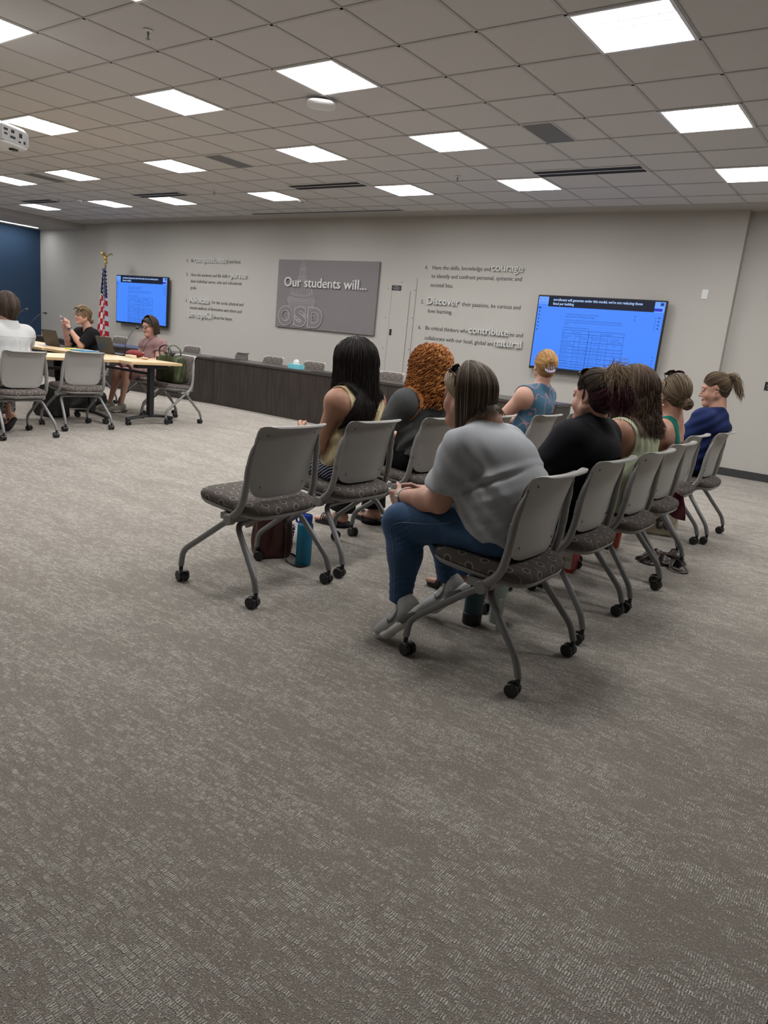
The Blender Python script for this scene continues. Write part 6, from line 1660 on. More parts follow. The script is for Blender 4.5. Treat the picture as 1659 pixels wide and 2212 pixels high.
p.garment('tank_top', p.torso, 0.007, M_sage, 0.005, wr=wr_tank, cut=cuts(tank_cut(p), below(0.55)))
p.garment('trousers', trousers(p, (1.2, 1.2, 1.25, 1.4)), 0.008, cloth('sage_trousers', (0.46, 0.49, 0.35), 0.8), 0.008, wr=knee_folds(p, 0.005), cut=pant_cut(p, 0.9))
rg = np.random.RandomState(41)
def wave(P, rg, amp, per, start=0.25):
    N, m, _ = P.shape; t = np.linspace(0, 1, m)[None, :, None]; k = np.clip((t - start) / 0.3, 0, 1)
    az = np.arctan2(P[:, -1, 1], -P[:, -1, 0])[:, None, None]; a_ = np.floor(az * 5 + 0.25 * rg.randn(N, 1, 1)) * 2.1 + 0.5 * rg.randn(N, 1, 1); b_ = np.stack([-np.cos(a_ * 1.7)[:, :, 0], np.sin(a_ * 1.7)[:, :, 0], 0.2 * np.sin(a_)[:, :, 0]], 2) + 0.15 * rg.randn(N, 1, 3); w_ = per * (0.92 + 0.16 * rg.rand(N, 1, 1)); b_ /= np.linalg.norm(b_, axis=2)[:, :, None]
    return P + amp * k * np.sin(t * w_ * 6.28 + a_) * b_
P_, ph = hang_hair(rg, 3000, 26, lambda q, r: -0.165 - 0.07 * r, rx=0.122, ry=0.104, rz=0.118, zc=0.02, phi_max=2.2, taper=-0.12, flare=0.25)
P_ = wave(P_, rg, 0.013, 3.0); P_ = push_out(p.H2P(P_), lambda Q: (p.torso + p.head).ev(Q) - 0.012, 0.004, 4)
C = tints(3000, [(0.055, 0.034, 0.024), (0.105, 0.064, 0.043), (0.18, 0.115, 0.075)], [4, 4, 1.5], rg)
p.hair([(P_, 0.0015 * np.interp(np.linspace(0, 1, 26), [0, 0.8, 1], [1, 1, 0.3]), C)], p.cap(), (0.035, 0.022, 0.016))

# ------------------------------------------------------------------ woman with the green strap
p = Person('woman with bare back, green strap, low bun and sunglasses on her head', (-1.335, 4.70, 0), PI, SKIN_A,
           J=dict(hip=(-0.02, 0, 0.58), waist=(-0.06, 0, 0.70), chest=(-0.08, 0, 0.84), neck=(-0.10, 0, 0.985), shL=(-0.07, 0.16, 0.905), elL=(0.05, 0.205, 0.69), wrL=(0.25, 0.09, 0.66)),
           W=dict(chest=(0.098, 1.45), arm=0.045), head=dict(c=(-0.080, 0, 1.128), yaw=-0.62, pitch=-0.02, s=1.0))
p.hand('L', (0.9, -0.4, -0.1), (0, -0.2, -1), (0.2, -0.9, 0)); p.hand('R', (0.9, 0.4, -0.1), (0, 0.2, -1), (0.2, 0.9, 0))
for e, sd in (('L', 1), ('R', -1)): foot_sdf(p.feet, (0.36, sd * 0.11, 0.03), (0.58, sd * 0.12, 0.03), p.J['an' + e], sd)
def tattoo(V, C):
    m = (V[:, 0] < -0.10) & (np.hypot((V[:, 1] + 0.065) / 0.02, (V[:, 2] - 0.93) / 0.028) < 1) & (wob(V, 190, 3) > 0.1); C[m] *= 0.72
p.skin_body(torso_in=0.0, tint=tattoo)
M_teal = cloth('green_knit_strap', (0.012, 0.20, 0.155), 0.8, 0.2, 0.5, 200)
def strap_cut(y0, y1): return lambda P: np.maximum(y0 - P[:, 1], P[:, 1] - y1)
p.garment('strap_top', p.torso, 0.005, M_teal, 0.004, cut=lambda P: np.minimum(np.maximum(np.abs(P[:, 1] - (0.085 - 0.12 * (0.98 - P[:, 2]))) - 0.021, 0.80 - P[:, 2]), np.maximum(P[:, 2] - 0.74 - 0.7 * np.clip(P[:, 0] + 0.0, -0.02, 0.2), 0.60 - P[:, 2])))
p.garment('trousers', trousers(p, (1.25, 1.25, 1.4, 1.6)), 0.008, cloth('maroon_satin', (0.095, 0.006, 0.018), 0.42, 0.1, 0.1, spec=0.5), 0.008, wr=knee_folds(p, 0.005), cut=pant_cut(p, 0.9))
rg = np.random.RandomState(51)
def rt2(u): return (u[0] < 0.6) and (u[2] > -0.7) and not (u[0] > 0.1 and u[2] < 0.15 + 0.5 * u[0])
G = (-0.108, 0, -0.045)
P1 = gather_hair(rg, 2000, 18, G, roots=rt_cap, puff=0.04)
HB = [(0.085, 0.058, 0.038), (0.16, 0.115, 0.072), (0.30, 0.225, 0.145)]
C1 = tints(2000, HB, [4, 4, 2], rg)
def bun(rg, N, m, c, r, tube=0.014):
    out = np.zeros((N, m, 3)); t = np.linspace(0, 1, m)
    for i in range(N):
        ax = unit(A3(-1, 0, 0) + 0.55 * rg.randn(3)); u = unit(np.cross(ax, rg.randn(3))); v = np.cross(ax, u); a_ = t * rg.uniform(3.5, 6.2) + rg.rand() * 6.28; rr = r * rg.uniform(0.45, 1.0)
        out[i] = np.asarray(c) + rr * (np.cos(a_)[:, None] * u + np.sin(a_)[:, None] * v) + ax * rg.uniform(-0.3, 0.8) * r * 0.6
    return out
P2 = bun(rg, 260, 16, (-0.122, -0.01, -0.05), 0.034); C2 = tints(260, HB, [3, 4, 3], rg)
cp_ = p.cap(); cp_.ell(p.hp(-0.122, -0.01, -0.05), A3(0.026, 0.03, 0.03), p.hR, 0.01)
ws = fan(rg, 40, 14, A3(-0.02, 0.07, -0.02), (0.03, 0.06), (0.6, 2.2), (-0.5, 0.2), 0.07, 0.01)
p.hair([(p.H2P(P1), 0.0014, C1), (p.H2P(P2), 0.0018, C2), (p.H2P(ws), 0.0010, tints(40, HB, [1, 1, 3], rg))], cp_, (0.07, 0.05, 0.033))
eyewear(p, (0.028, 0, 0.132), plain('maroon_frame', (0.05, 0.012, 0.018), 0.25), M_sunlens, tilt=0.95, rim=0.003, lw=0.032, lh=0.024, temple=0.115, tw=0.086, drop=0.03, name='sunglasses')
er = MB()
for sd in (-1, 1): er.tube([p.hp(0.0, sd * 0.08, -0.03) + 0.022 * A3(math.cos(a), 0, math.sin(a) - 1) for a in np.linspace(0, 6.28, 19)[:-1]], 0.0013, 6, cap=False, close=True)
er.build('hoop_earrings', M_chrome, p.t)

# ------------------------------------------------------------------ woman in the navy T-shirt
p = Person('woman in a navy T-shirt with a dark blonde ponytail, head bowed slightly', (-1.38, 6.11, 0), PI, SKIN_A,
           J=dict(hip=(-0.02, 0, 0.585), waist=(-0.06, 0, 0.71), chest=(-0.085, 0, 0.85), neck=(-0.095, 0, 1.005), shL=(-0.05, 0.175, 0.925), elL=(0.08, 0.225, 0.70), wrL=(0.26, 0.09, 0.65)),
           W=dict(hip=(0.125, 1.5), waist=(0.125, 1.4), chest=(0.118, 1.45), up=0.082, arm=0.054, el=0.046, fore=0.042, nk=(0.055, 0.064)), head=dict(c=(-0.050, 0, 1.155), yaw=0.25, pitch=-0.22, s=1.03, full=0.003))
p.hand('L', (0.9, -0.4, -0.1), (0, -0.2, -1), (0.2, -0.9, 0)); p.hand('R', (0.9, 0.4, -0.1), (0, 0.2, -1), (0.2, 0.9, 0))
for e, sd in (('L', 1), ('R', -1)): foot_sdf(p.feet, (0.36, sd * 0.11, 0.03), (0.58, sd * 0.12, 0.03), p.J['an' + e], sd)
p.skin_body()
M_navy = cloth('navy_jersey', (0.012, 0.022, 0.085), 0.85, 0.08, 0.25, 500)
S = p.torso.copy(); sleeves(S, p, 0.85, 0.072, 0.068)
def wr_n(P): return 0.005 * wob(P, 14, 61) + 0.004 * np.sin(P[:, 2] * 70 + P[:, 0] * 40 + 3 * wob(P, 9, 62))
p.garment('t_shirt', S, 0.010, M_navy, 0.006, wr=wr_n, cut=cuts(below(0.54, 0.2), ball(p.J['neck'] + A3(0.02, 0, 0.045), (0.072, 0.075, 0.055))))
p.garment('trousers', trousers(p), 0.007, cloth('black_trousers', (0.012, 0.011, 0.014), 0.8), 0.009, wr=knee_folds(p), cut=pant_cut(p, 0.95))
rg = np.random.RandomState(61)
G = (-0.100, 0, 0.065)
P1 = gather_hair(rg, 1800, 18, G, roots=rt_cap, puff=0.03)
HH = [(0.075, 0.050, 0.032), (0.14, 0.098, 0.06), (0.26, 0.19, 0.115)]
P2 = fan(rg, 520, 16, A3(-0.105, 0, 0.075), (0.06, 0.10), (2.7, 3.6), (0.0, 0.7), 0.19, 0.011)
p.hair([(p.H2P(P1), 0.0014, tints(1800, HH, [4, 4, 1.5], rg)), (p.H2P(P2), 0.0017 * np.linspace(1, 0.4, 16), tints(520, HH, [2, 4, 4], rg))], p.cap(), (0.06, 0.042, 0.027))
hbm = MB().tube([p.hp(-0.002, sd_, 0.0) for sd_ in ()] or bez([p.hp(0.0, 0.082, 0.005), p.hp(-0.06, 0.075, -0.02), p.hp(-0.10, 0.0, -0.03), p.hp(-0.06, -0.075, -0.02), p.hp(0.0, -0.082, 0.005)], 8), 0.0028, 6).build('headset_band', M_black, p.t)

# ------------------------------------------------------------------ long black haired woman
p = Person('woman with long straight black hair, gold sleeveless blouse and navy striped trousers', (-2.60, 3.225, 0), PI, SKIN_B,
           J=dict(hip=(-0.02, 0, 0.575), waist=(-0.045, 0, 0.70), chest=(-0.05, 0, 0.86), neck=(-0.04, 0, 1.01), shL=(-0.035, 0.16, 0.935), elL=(0.035, 0.205, 0.665), wrL=(0.24, 0.11, 0.70), wrR=(0.26, -0.07, 0.66), knL=(0.42, 0.06, 0.55), knR=(0.44, -0.09, 0.60), anL=(0.42, 0.03, 0.11), anR=(0.53, 0.05, 0.25)),
           W=dict(arm=0.045, el=0.037, chest=(0.102, 1.45)), head=dict(c=(0.0, -0.01, 1.138), yaw=0.05, pitch=-0.06, s=1.02))
p.hand('L', (0.75, -0.5, 0.35), (-0.2, -0.9, -0.3), (0.3, 0.2, 0.9), curl=(0.5, 0.8, 0.5)); p.hand('R', (0.8, 0.5, -0.1), (0, 0.3, -1), (0.2, 0.9, 0))
hb1, tb1 = (0.36, 0.03, 0.028), (0.58, 0.05, 0.024); foot_sdf(p.feet, hb1, tb1, p.J['anL'], 1); hb2, tb2_ = (0.485, 0.055, 0.165), (0.66, 0.08, 0.075); foot_sdf(p.feet, hb2, tb2_, p.J['anR'], -1)
p.skin_body(torso_in=0.0)
M_gold = cloth('gold_satin', (0.56, 0.46, 0.27), 0.36, 0.08, 0.1, 300, spec=0.5)
key = lambda P: np.where(P[:, 0] < -0.03, 0.022 * np.clip((0.985 - P[:, 2]) / 0.06, 0, 1) ** 0.5 * np.clip((P[:, 2] - 0.905) / 0.02, 0, 1) - np.abs(P[:, 1] + 0.062), -1.0)
def wr_b(P): return 0.0045 * wob(P, 17, 71) + 0.004 * np.sin(P[:, 2] * 55 + P[:, 1] * 60 + 2 * wob(P, 9, 72))
blz = p.torso.copy(); blz.cone(p.J['waist'], p.J['hip'] + A3(0, 0, 0.02), 0.115, 0.125, 0.03, flat=(A3(0, 1, 0), 1.4))
p.garment('blouse', blz, 0.008, M_gold, 0.004, wr=wr_b, cut=cuts(ball(p.J['neck'] + A3(0.0, 0, 0.05), (0.07, 0.07, 0.05)), *[ball(p.J['sh' + e] + A3(0.0, (1 if e == 'L' else -1) * 0.062, -0.02), (0.13, 0.098 if e == 'L' else 0.08, 0.14)) for e in 'LR'], below(0.575, 0.1), key))
t = NT('navy_stripe'); o = t.coord(); x, y, z = t.sep(o)
ph_ = t.math('ADD', t.math('MULTIPLY', x, 0.62), t.math('ADD', t.math('MULTIPLY', z, 0.95), t.math('MULTIPLY', t.noise(o, 9, 2), 0.03)))
st_ = t.math('GREATER_THAN', t.math('FRACT', t.math('MULTIPLY', ph_, 62.0)), 0.62)
M_stripe = t.set(col=t.mix(st_, (0.016, 0.022, 0.075), (0.50, 0.50, 0.54)), rough=0.85, spec=0.1)
p.garment('trousers', trousers(p, (1.2, 1.25, 1.35, 1.5)), 0.008, M_stripe, 0.007, wr=knee_folds(p, 0.005), cut=pant_cut(p, 0.78))
M_brs = plain('brown_leather', (0.085, 0.045, 0.025), 0.5, var=0.25, scale=40)
slide(p, 'L', hb1, tb1, M_brs, M_brs, straps=((0.12, 0.02), (0.165, 0.014), (0.03, 0.02))); slide(p, 'R', hb2, tb2_, M_brs, M_brs, straps=((0.12, 0.02), (0.165, 0.014), (0.03, 0.02)))
rg = np.random.RandomState(71)
def eb(q, r): return -0.16 - 0.05 * r - 0.20 * max(0, math.cos(q - 0.85)) ** 3 * (0.35 + 0.65 * r)
P_, ph = hang_hair(rg, 3600, 26, eb, rx=0.122, ry=0.108, rz=0.114, zc=0.018, phi_max=2.25, taper=-0.05, flare=0.05)
P_ = push_out(p.H2P(P_), lambda Q: (p.torso + p.head + p.armL + p.armR).ev(Q) - 0.017, 0.004, 5)
P_ = P_ + 0.003 * np.sin(np.linspace(0, 9, 26)[None, :, None] + rg.rand(3600, 1, 1) * 6.3) * rg.randn(3600, 1, 3)
C = tints(3600, [(0.010, 0.0075, 0.007), (0.018, 0.013, 0.011), (0.034, 0.022, 0.017)], [5, 4, 1.5], rg)
p.hair([(P_, 0.0015 * np.interp(np.linspace(0, 1, 26), [0, 0.85, 1], [1, 1, 0.25]), C)], p.cap(), (0.010, 0.008, 0.007))

# ------------------------------------------------------------------ curly red haired person
p = Person('person with long curly red hair in a dark grey T-shirt and black trousers', (-2.60, 3.95, 0), PI, SKIN_P,
           J=dict(hip=(-0.02, 0, 0.58), waist=(-0.035, 0, 0.70), chest=(-0.035, 0, 0.85), neck=(-0.04, 0, 1.0), shL=(0.0, 0.18, 0.915), elL=(0.12, 0.235, 0.70), wrL=(0.30, 0.10, 0.64), knL=(0.43, 0.12, 0.53), anL=(0.47, 0.14, 0.10), anR=(0.40, -0.13, 0.10)),
           W=dict(hip=(0.125, 1.5), waist=(0.125, 1.4), chest=(0.115, 1.45), up=0.08, arm=0.056, el=0.048, fore=0.043, nk=(0.054, 0.063), th=0.086), head=dict(c=(-0.035, 0, 1.138), yaw=0.12, pitch=-0.04, s=1.02))
p.hand('L', (0.85, -0.45, -0.2), (0, -0.2, -1), (0.2, -0.9, 0)); p.hand('R', (0.85, 0.45, -0.2), (0, 0.2, -1), (0.2, 0.9, 0))
hc1, tc1 = (0.415, 0.145, 0.028), (0.64, 0.19, 0.022); foot_sdf(p.feet, hc1, tc1, p.J['anL'], 1); foot_sdf(p.feet, (0.34, -0.13, 0.028), (0.56, -0.15, 0.022), p.J['anR'], -1)
p.skin_body()
M_dg = cloth('charcoal_jersey', (0.078, 0.082, 0.084), 0.9, 0.12, 0.3, 420)
S = p.torso.copy(); sleeves(S, p, 0.60, 0.071, 0.072)
def wr_c(P): return 0.005 * wob(P, 14, 81) + 0.005 * np.sin(P[:, 2] * 65 + P[:, 0] * 50 + 3 * wob(P, 9, 82)) * np.clip((0.84 - P[:, 2]) / 0.08, 0, 1)
tc = p.garment('t_shirt', S, 0.012, M_dg, 0.005, wr=wr_c, cut=cuts(below(0.60, 0.12), ball(p.J['neck'] + A3(0.02, 0, 0.045), (0.075, 0.078, 0.055))))
cf = MB()
for e in 'LR':
    J = p.J; d = unit(J['el' + e] - J['sh' + e]); c_ = J['sh' + e] + (J['el' + e] - J['sh' + e]) * 0.57
    m_, u_, v_ = band(c_, d, 0.080, 0.032, 26, 0.006); cf.add(m_.V[0], m_.F)
cf.build('sleeve_cuffs', M_dg, tc)
p.garment('trousers', trousers(p, (1.15, 1.15, 1.3, 2.0), flare=0.085), 0.007, cloth('black_cotton', (0.010, 0.010, 0.012), 0.85, 0.1), 0.008, wr=knee_folds(p, 0.004), cut=pant_cut(p, 0.97))
M_clog = plain('black_suede', (0.018, 0.017, 0.017), 0.85, bump=0.2)
for e, (h_, t__) in (('L', (hc1, tc1)), ('R', ((0.34, -0.13, 0.028), (0.56, -0.15, 0.022)))):
    o = slide(p, e, h_, t__, M_clog, plain('clog_sole', (0.03, 0.028, 0.025), 0.8), straps=((0.155, 0.06),), thick=0.026); o.name = 'slip_on_shoe'
rg = np.random.RandomState(81)
N, m = 900, 66
P_, ph = hang_hair(rg, N, m, lambda q, r: -0.13 - 0.12 * r - 0.05 * max(0, -math.cos(q)) * r, rx=0.128, ry=0.118, rz=0.122, zc=0.02, phi_max=2.35, taper=-0.16, flare=0.10, lift=-0.03, th0=(0.03, 1.35))
t_ = np.linspace(0, 1, m)[None, :, None]; L_ = np.linalg.norm(np.diff(P_, axis=1), axis=2).sum(1)[:, None, None]
Tn = np.gradient(P_, axis=1); Tn /= np.linalg.norm(Tn, axis=2)[:, :, None] + 1e-9; U_ = np.cross(Tn, np.array([0.2, 0.3, 0.93])); U_ /= np.linalg.norm(U_, axis=2)[:, :, None] + 1e-9; V_ = np.cross(Tn, U_)
fr = rg.uniform(15, 26, (N, 1, 1)); a0 = rg.rand(N, 1, 1) * 6.28; am = (0.007 + 0.008 * rg.rand(N, 1, 1)) * np.clip(t_ / 0.12, 0.25, 1)
an_ = t_ * L_ * fr * 6.28 + a0
P_ = P_ + am * (np.cos(an_) * U_ + np.sin(an_) * V_)
P_ = push_out(p.H2P(P_), lambda Q: (p.torso + p.head).ev(Q) - 0.016, 0.004, 3)
C = tints(N, [(0.36, 0.125, 0.030), (0.50, 0.20, 0.055), (0.22, 0.07, 0.018), (0.62, 0.30, 0.10)], [4, 3, 3, 1.2], rg)
cp_ = p.cap(g=0.014); cp_.ell(p.hp(-0.045, 0, -0.07), A3(0.075, 0.088, 0.09), p.hR, 0.03)
p.hair([(P_, 0.0022, C)], cp_, (0.12, 0.038, 0.011))
eyewear(p, (0.02, 0, 0.135), M_tort, M_sunlens, tilt=1.1, temple=0.09, drop=0.02, name='sunglasses', tw=0.09)

# ------------------------------------------------------------------ strawberry blonde person in the teal top
p = Person('person with strawberry blonde hair in a lilac clip, teal and pink sleeveless top', (-2.50, 5.30, 0), PI, SKIN_P,
           J=dict(hip=(-0.03, 0, 0.59), waist=(-0.06, 0, 0.72), chest=(-0.08, 0, 0.89), neck=(-0.095, -0.01, 1.055), shL=(-0.06, 0.185, 0.975), elL=(0.10, 0.22, 0.78), wrL=(0.29, 0.12, 0.70)),
           W=dict(hip=(0.125, 1.5), waist=(0.12, 1.4), chest=(0.115, 1.5), up=0.082, arm=0.054, el=0.044, fore=0.04), head=dict(c=(-0.088, -0.03, 1.195), yaw=-0.85, pitch=-0.02, s=1.02))
p.hand('L', (0.85, -0.45, -0.2), (0, -0.2, -1), (0.2, -0.9, 0)); p.hand('R', (0.85, 0.45, -0.2), (0, 0.2, -1), (0.2, 0.9, 0))
for e, sd in (('L', 1), ('R', -1)): foot_sdf(p.feet, (0.36, sd * 0.11, 0.03), (0.58, sd * 0.12, 0.03), p.J['an' + e], sd)
p.skin_body(torso_in=0.0)
t = NT('teal_swirl'); o = t.coord(); w_ = t.noise(t.mapping(o, (1, 1, 1)), 5.0, 2)
sw = t.math('FRACT', t.math('MULTIPLY', t.math('ADD', w_, t.math('MULTIPLY', t.sep(o)[2], 0.35)), 7.0)); sw = t.math('ABSOLUTE', t.math('SUBTRACT', sw, 0.5))
M_swirl = t.set(col=t.mix(t.ramp(sw, 0.36, 0.44), t.mix(t.noise(o, 8, 2), (0.045, 0.125, 0.185), (0.09, 0.17, 0.25)), (0.30, 0.19, 0.235)), rough=0.85, spec=0.1)
def wr_d(P): return 0.004 * wob(P, 15, 91)
p.garment('sleeveless_top', p.torso, 0.008, M_swirl, 0.005, wr=wr_d, cut=cuts(ball(p.J['neck'] + A3(0.02, 0, 0.045), (0.075, 0.08, 0.05)), *[ball(p.J['sh' + e] + A3(0.0, (1 if e == 'L' else -1) * 0.082, -0.03), (0.14, 0.085, 0.13)) for e in 'LR'], below(0.53, 0.2)))
p.garment('jeans', trousers(p), 0.007, denim('dark_denim', (0.018, 0.030, 0.055)), 0.009, wr=knee_folds(p), cut=pant_cut(p, 0.95))
rg = np.random.RandomState(91)
G = (-0.108, 0, 0.015); HS = [(0.42, 0.235, 0.085), (0.55, 0.345, 0.15), (0.30, 0.155, 0.055)]
P1 = gather_hair(rg, 2000, 18, G, roots=rt_cap, puff=0.06)
P2 = bun(rg, 320, 16, (-0.118, 0, 0.045), 0.036)
cp_ = p.cap(); cp_.ell(p.hp(-0.115, 0, 0.045), A3(0.03, 0.038, 0.036), p.hR, 0.012)
p.hair([(p.H2P(P1), 0.0014, tints(2000, HS, [4, 3, 3], rg)), (p.H2P(P2), 0.0018, tints(320, HS, [3, 5, 2], rg))], cp_, (0.28, 0.15, 0.055))
ck = MB()
ck.tube([p.hp(-0.135 - 0.012 * math.cos(a * 0.9), 0.036 * math.sin(a), -0.008 - 0.022 * math.cos(a)) for a in np.linspace(-1.5, 1.5, 17)], [0.004 + 0.006 * math.cos(a) for a in np.linspace(-1.5, 1.5, 17)], 8)
for q in (-0.02, -0.007, 0.007, 0.02): ck.tube([p.hp(-0.146, q, -0.02), p.hp(-0.15, q, 0.0), p.hp(-0.142, q, 0.018)], [0.0035, 0.003, 0.0015], 6)
ck.build('claw_clip', plain('lilac_plastic', (0.50, 0.44, 0.58), 0.3), p.t)
nl = MB().tube([p.J['neck'] + A3(0.0, 0, 0.012) + A3(0.058 * math.cos(a), 0.062 * math.sin(a), 0.012 * math.cos(a) * -1) for a in np.linspace(0, 6.283, 31)[:-1]], 0.0012, 5, cap=False, close=True).build('necklace', plain('gold', (0.6, 0.42, 0.15), 0.3, 1.0), p.t)

# ------------------------------------------------------------------ white shirted person at the left edge
p = Person('person with short brown hair in a white shirt at the left photo edge', (-7.20, 3.63, 0), PI + 0.04, SKIN_A,
           J=dict(hip=(-0.02, 0, 0.60), waist=(0.0, 0, 0.74), chest=(0.02, 0, 0.92), neck=(0.03, 0, 1.085), shL=(0.05, 0.18, 1.0), shR=(0.05, -0.175, 1.0), elL=(0.19, 0.26, 0.79), wrL=(0.40, 0.14, 0.79), elR=(0.18, -0.27, 0.79), wrR=(0.40, -0.14, 0.79), knL=(0.40, 0.12, 0.56), anL=(0.12, 0.08, 0.14), anR=(0.20, -0.08, 0.12)),
           W=dict(hip=(0.13, 1.5), waist=(0.13, 1.4), chest=(0.12, 1.45), up=0.085, arm=0.055, nk=(0.056, 0.066)), head=dict(c=(0.045, 0.01, 1.235), yaw=0.25, pitch=-0.1, s=1.05))
p.hand('L', (0.9, -0.3, -0.1), (0, -0.1, -1), (0.2, -0.9, 0)); p.hand('R', (0.9, 0.3, -0.1), (0, 0.1, -1), (0.2, 0.9, 0))
fw1 = [((0.03, 0.08, 0.175), (0.19, 0.09, 0.02)), ((0.12, -0.09, 0.165), (0.28, -0.08, 0.02))]
for (h_, t__), e, sd in zip(fw1, 'LR', (1, -1)): foot_sdf(p.feet, h_, t__, p.J['an' + e], sd)
p.skin_body(0.006)
M_ws = cloth('white_cotton', (0.50, 0.50, 0.495), 0.85, 0.03, 0.2, 400)
S = p.torso.copy(); sleeves(S, p, 0.42, 0.074, 0.072)
nk = p.J['neck']; S.cone(nk + A3(0, 0, -0.02), nk + A3(0.0, 0, 0.022), 0.08, 0.074, 0.02, end=True); S.cone(nk, nk + A3(0, 0, 0.12), 0.064, 0.066, 0.004, 's')
def wr_w(P):
    fold = np.exp(-((P[:, 1] - 0.008 - 0.02 * (0.95 - P[:, 2])) / 0.011) ** 2) + np.exp(-((P[:, 1] + 0.03 + 0.03 * (0.95 - P[:, 2])) / 0.011) ** 2)
    return 0.005 * wob(P, 12, 95) + 0.007 * fold * np.clip((0.965 - P[:, 2]) / 0.02, 0, 1) + 0.005 * np.sin(P[:, 1] * 70 + P[:, 2] * 30 + 2 * wob(P, 8, 96)) * np.clip((0.93 - P[:, 2]) / 0.1, 0, 1) + 0.0035 * np.exp(-((P[:, 2] - 0.972) / 0.006) ** 2)
p.garment('shirt', S, 0.012, M_ws, 0.006, wr=wr_w, cut=below(0.52, 0.2))
t = NT('black_white_print'); o = t.coord(); v_ = t.n('ShaderNodeTexVoronoi', feature='F1'); t.put(v_.inputs['Vector'], o); v_.inputs['Scale'].default_value = 26
rr_ = t.math('FRACT', t.math('MULTIPLY', v_.outputs['Distance'], 5.0)); bw = t.math('GREATER_THAN', rr_, 0.62)
M_print = t.set(col=t.mix(bw, (0.012, 0.012, 0.012), (0.55, 0.55, 0.53)), rough=0.85, spec=0.1)
p.garment('trousers', trousers(p, (1.2, 1.25, 1.3, 1.6)), 0.010, M_print, 0.008, wr=knee_folds(p, 0.004), cut=pant_cut(p, 0.82))
for (h_, t__), e in zip(fw1, 'LR'): slide(p, e, h_, t__, M_slb, M_slb, straps=((0.05, 0.02), (0.15, 0.03)))
rg = np.random.RandomState(95)
P_, ph = hang_hair(rg, 1300, 20, lambda q, r: -0.075 - 0.05 * r * max(0, math.cos(q)), rx=0.114, ry=0.096, rz=0.116, zc=0.02, phi_max=1.8, taper=0.38)
C = tints(1300, [(0.036, 0.024, 0.018), (0.060, 0.041, 0.030), (0.09, 0.065, 0.048)], [4, 4, 2], rg)
p.hair([(p.H2P(P_), 0.0026 * np.interp(np.linspace(0, 1, 20), [0, 0.85, 1], [1, 1, 0.3]), C)], p.cap(), (0.05, 0.034, 0.025))

# ------------------------------------------------------------------ woman in the black top with a pen
p = Person('woman in a black V-neck top with glasses, elbows on the table, holding a pen', (-9.72, 6.05, 0), -PI / 2, SKIN_P,
           J=dict(hip=(-0.02, 0, 0.595), waist=(-0.01, 0, 0.72), chest=(0.02, 0, 0.885), neck=(0.06, 0, 1.04), shL=(0.075, 0.17, 0.955), elL=(0.235, 0.13, 0.80), wrL=(0.355, 0.01, 1.035), shR=(0.075, -0.17, 0.955), elR=(0.25, -0.17, 0.80), wrR=(0.375, -0.06, 1.02)),
           W=dict(hip=(0.13, 1.5), waist=(0.13, 1.4), chest=(0.12, 1.45), up=0.082, arm=0.056, el=0.044, fore=0.042), head=dict(c=(0.13, 0, 1.205), yaw=0.0, pitch=0.04, s=1.03))
p.hand('L', (0.12, -0.25, 0.95), (-0.25, -0.95, -0.2), (0.9, -0.2, 0.1), curls=[(0.5, 1.0, 0.6), (0.7, 1.1, 0.8), (0.9, 1.2, 0.8), (1.0, 1.2, 0.8)], thumb=0.4)
p.hand('R', (0.1, 0.3, 0.95), (-0.25, 0.95, -0.2), (0.9, 0.2, 0.1), curls=[(0.8, 1.1, 0.8)] * 4, thumb=0.4)
for e, sd in (('L', 1), ('R', -1)): foot_sdf(p.feet, (0.36, sd * 0.11, 0.03), (0.58, sd * 0.12, 0.03), p.J['an' + e], sd)
p.skin_body()
M_bk = cloth('black_jersey', (0.008, 0.008, 0.009), 0.85, 0.1, 0.2, 400)
S = p.torso.copy(); sleeves(S, p, 0.86, 0.076, 0.074)
p.garment('top', S, 0.011, M_bk, 0.006, wr=lambda P: 0.005 * wob(P, 13, 98), cut=cuts(below(0.52, 0.2), ball(p.J['neck'] + A3(0.045, 0, 0.045), (0.075, 0.075, 0.065)), lambda P: np.where(P[:, 0] > 0.05, (P[:, 2] - 0.925) * 0.5 - np.abs(P[:, 1]), -1.0)))
p.garment('trousers', trousers(p), 0.007, M_bk, 0.01, cut=pant_cut(p, 0.95))
eyewear(p, (0.108, 0, 0.002), M_chrome, M_clear, w=0.06, rim=0.0011, lw=0.024, lh=0.017, temple=0.115)
c = p.J['wrL'] - unit(p.J['wrL'] - p.J['elL']) * 0.03; m, u, v = band(c, unit(p.J['wrL'] - p.J['elL']), 0.031, 0.018); wt = m.build('watch', M_black, p.t)
MB().lathe([(0.001, 0.0), (0.02, 0.0), (0.021, 0.008), (0.016, 0.011), (0.001, 0.011)], n=20).build('watch_case', plain('watch_face', (0.12, 0.12, 0.13), 0.2, 0.6), wt)
wt.children[0].location = c + (u if u[1] > 0 else -u) * 0.031; wt.children[0].rotation_euler = Vector(tuple(u if u[1] > 0 else -u)).to_track_quat('Z', 'Y').to_euler()
rg = np.random.RandomState(98)
HK = [(0.20, 0.135, 0.075), (0.30, 0.215, 0.125), (0.12, 0.08, 0.046)]
P1 = gather_hair(rg, 900, 18, (-0.100, 0, -0.05), roots=rt_cap, puff=0.05)
cp_ = p.cap(); cp_.ell(p.hp(-0.112, 0, -0.055), A3(0.034, 0.045, 0.038), p.hR, 0.012)
br = []
